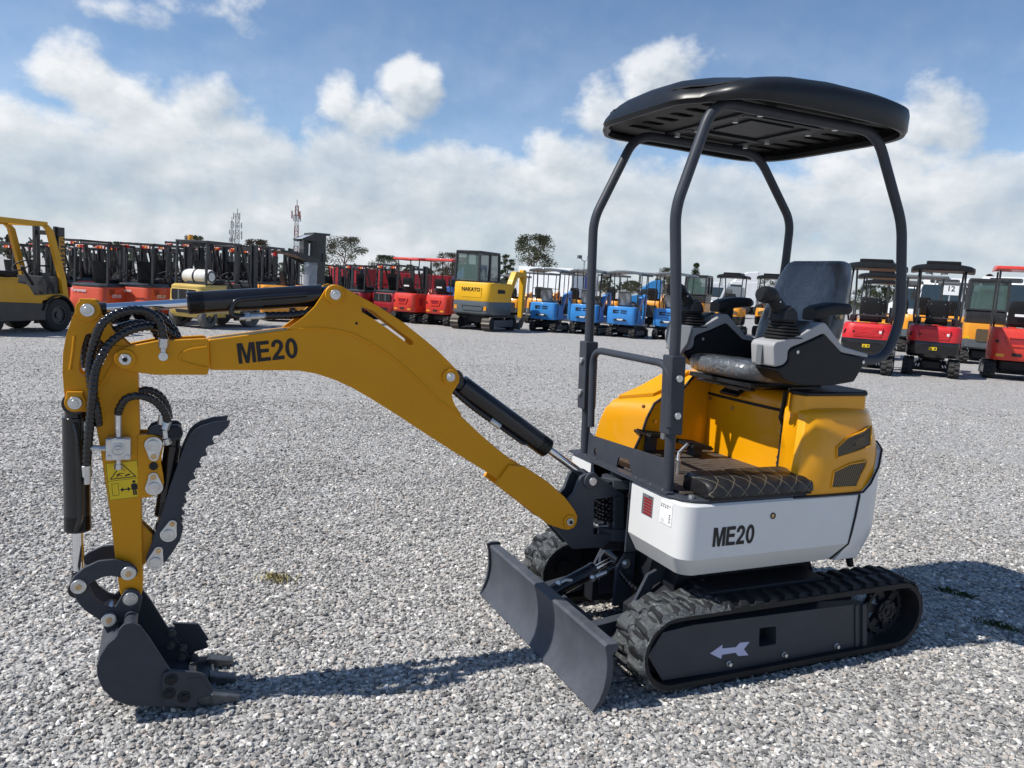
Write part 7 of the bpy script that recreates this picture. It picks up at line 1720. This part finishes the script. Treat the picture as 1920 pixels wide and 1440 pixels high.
def lattice(px, top, d, wb, wt, m2, label, ants):
    v = ray(px, 540); u = Vector((v.x, v.y, 0)).normalized(); g = Vector((CAM_O.x, CAM_O.y, 0)) + u * d
    tp = bk(px, top, 2, 0) if False else None
    rt = ray(px, top); H = CAM_O.z + rt.z / math.hypot(rt.x, rt.y) * d
    o = empty('telecom_mast', (g.x, g.y, 0), label=label, cat='telecom mast', group='telecom masts'); n = 14; red, wh = MB(), MB()
    for i in range(n):
        z0, z1 = H * .92 * i / n, H * .92 * (i + 1) / n; w0 = wb + (wt - wb) * i / n; w1 = wb + (wt - wb) * (i + 1) / n; mb = red if (i // 2) % 2 == 0 else wh
        c0 = [Vector((w0 * a, w0 * b, z0)) for a, b in ((-1, -1), (1, -1), (1, 1), (-1, 1))]; c1 = [Vector((w1 * a, w1 * b, z1)) for a, b in ((-1, -1), (1, -1), (1, 1), (-1, 1))]
        for k in range(4): mb.cyl(c0[k], c1[k], .10, 4); mb.cyl(c0[k], c1[(k + 1) % 4], .07, 4); mb.cyl(c1[k], c1[(k + 1) % 4], .07, 4)
    red.build('lattice_section', mat('mast_red', (.22, .05, .04) if m2 else (.36, .31, .30), .6), o); wh.build('lattice_section', mat('mast_white', (.5, .5, .5), .6), o)
    mb = MB(); mb.cyl((0, 0, H * .9), (0, 0, H), .10, 6); mb.build('spire', M['bgdark'], o)
    for k, (zf, rr, ll) in enumerate(ants):
        for q in range(3):
            a = 2.1 * q + .5 * k; mb = MB(); p = Vector((math.cos(a) * rr, math.sin(a) * rr, H * zf)); mb.cyl(p - Vector((0, 0, ll)), p + Vector((0, 0, ll)), .22, 6); mb.cyl((0, 0, H * zf), p, .06, 4); mb.build('antenna', M['silver'] if k % 2 else mat('mast_antenna', (.25, .1, .09) if m2 else (.4, .4, .4), .6), o)
lattice(553, 374, 260, .75, .45, 1, 'red and white lattice mast with antennas rising behind the order picker', [(.80, 1.5, 1.2), (.76, 1.2, 1.0)])
lattice(443, 391, 300, .9, .6, 0, 'pale lattice mast bristling with dishes left of the taller red one', [(.88, 1.3, 1.2), (.74, 1.6, 1.0), (.62, 1.5, .8), (.56, 1.8, .8)])
lattice(433, 406, 300, .4, .3, 0, 'slim short mast close beside the pale lattice mast', [(.72, .8, .8), (.58, .9, .7)])
def lamp_post(px, top, d, label):
    v = ray(px, 540); u = Vector((v.x, v.y, 0)).normalized(); g = Vector((CAM_O.x, CAM_O.y, 0)) + u * d; rt = ray(px, top); H = CAM_O.z + rt.z / math.hypot(rt.x, rt.y) * d
    o = empty('yard_light', (g.x, g.y, 0), label=label, cat='yard light', group='floodlight poles'); MB().cyl((0, 0, 0), (0, 0, H - .3), .07, 8).build('pole', M['silver'], o)
    s = Vector((-u.y, u.x, 0)); mb = MB(); mb.tube([tuple(s * -.45 + Vector((0, 0, H))), (0, 0, H - .45), tuple(s * .45 + Vector((0, 0, H)))], .05, 6); mb.build('bracket', M['silver'], o)
    for q in (-1, 1): MB().box(s * .45 * q + Vector((0, 0, H)), (.34, .34, .30)).build('floodlight', M['bggrey'], o, bevel=.03)
lamp_post(1092, 482, 70, 'twin floodlight pole left of the near front canopy post'); lamp_post(1753, 510, 60, 'twin floodlight pole under the black roof of the red digger')
def warehouse():
    r = empty('warehouse'); MB().prism([(-30, 0), (30, 0), (30, 5), (0, 6.2), (-30, 5)], -9, 9).build('wall', M['wpaint'], r); MB().prism([(-30.4, 5), (0, 6.25), (30.4, 5), (30.4, 5.25), (0, 6.5), (-30.4, 5.25)], -9.4, 9.4).build('roof', M['silver'], r); return r, 6.5
one(warehouse(), 1850, 602, 560, 335, 'long low white warehouse far beyond the coaches', 'warehouse', lim=(.3, 3))

def tree_belt():
    """far-off wood reads as one mass on the horizon"""
    mb = MB(); r_ = random.Random(5); f0 = math.atan2(CAM_F.y, CAM_F.x)
    for k in range(150):
        a = f0 + R(-52 + 104 * k / 149) + r_.gauss(0, .004); d = r_.uniform(330, 420); c = Vector((CAM_O.x + math.cos(a) * d, CAM_O.y + math.sin(a) * d, 0)); H = r_.uniform(3.5, 8.5) * (1.0 if k > 50 else .75); Wd = r_.uniform(2.5, 6)
        for i in range(90):
            v = Vector((r_.gauss(0, 1), r_.gauss(0, 1), r_.gauss(0, 1))).normalized() * r_.random() ** .4; p = c + Vector((v.x * Wd, v.y * Wd, H * .55 + v.z * H * .45)); u = Vector((r_.gauss(0, 1), r_.gauss(0, 1), r_.gauss(0, 1))).normalized(); w = u.orthogonal().normalized(); s_ = r_.uniform(.5, 1.1)
            mb.add([p - u * s_, p + w * s_ * .7, p + u * s_, p - w * s_ * .7], [(0, 1, 2, 3)])
    o = mb.build('tree_belt', mat('far_foliage', (.13, .145, .10), .8, vary=.35, vscale=.05), smooth=False, fix=False); o['kind'] = 'stuff'; o['label'] = 'far hazy belt of trees along the horizon'
tree_belt()
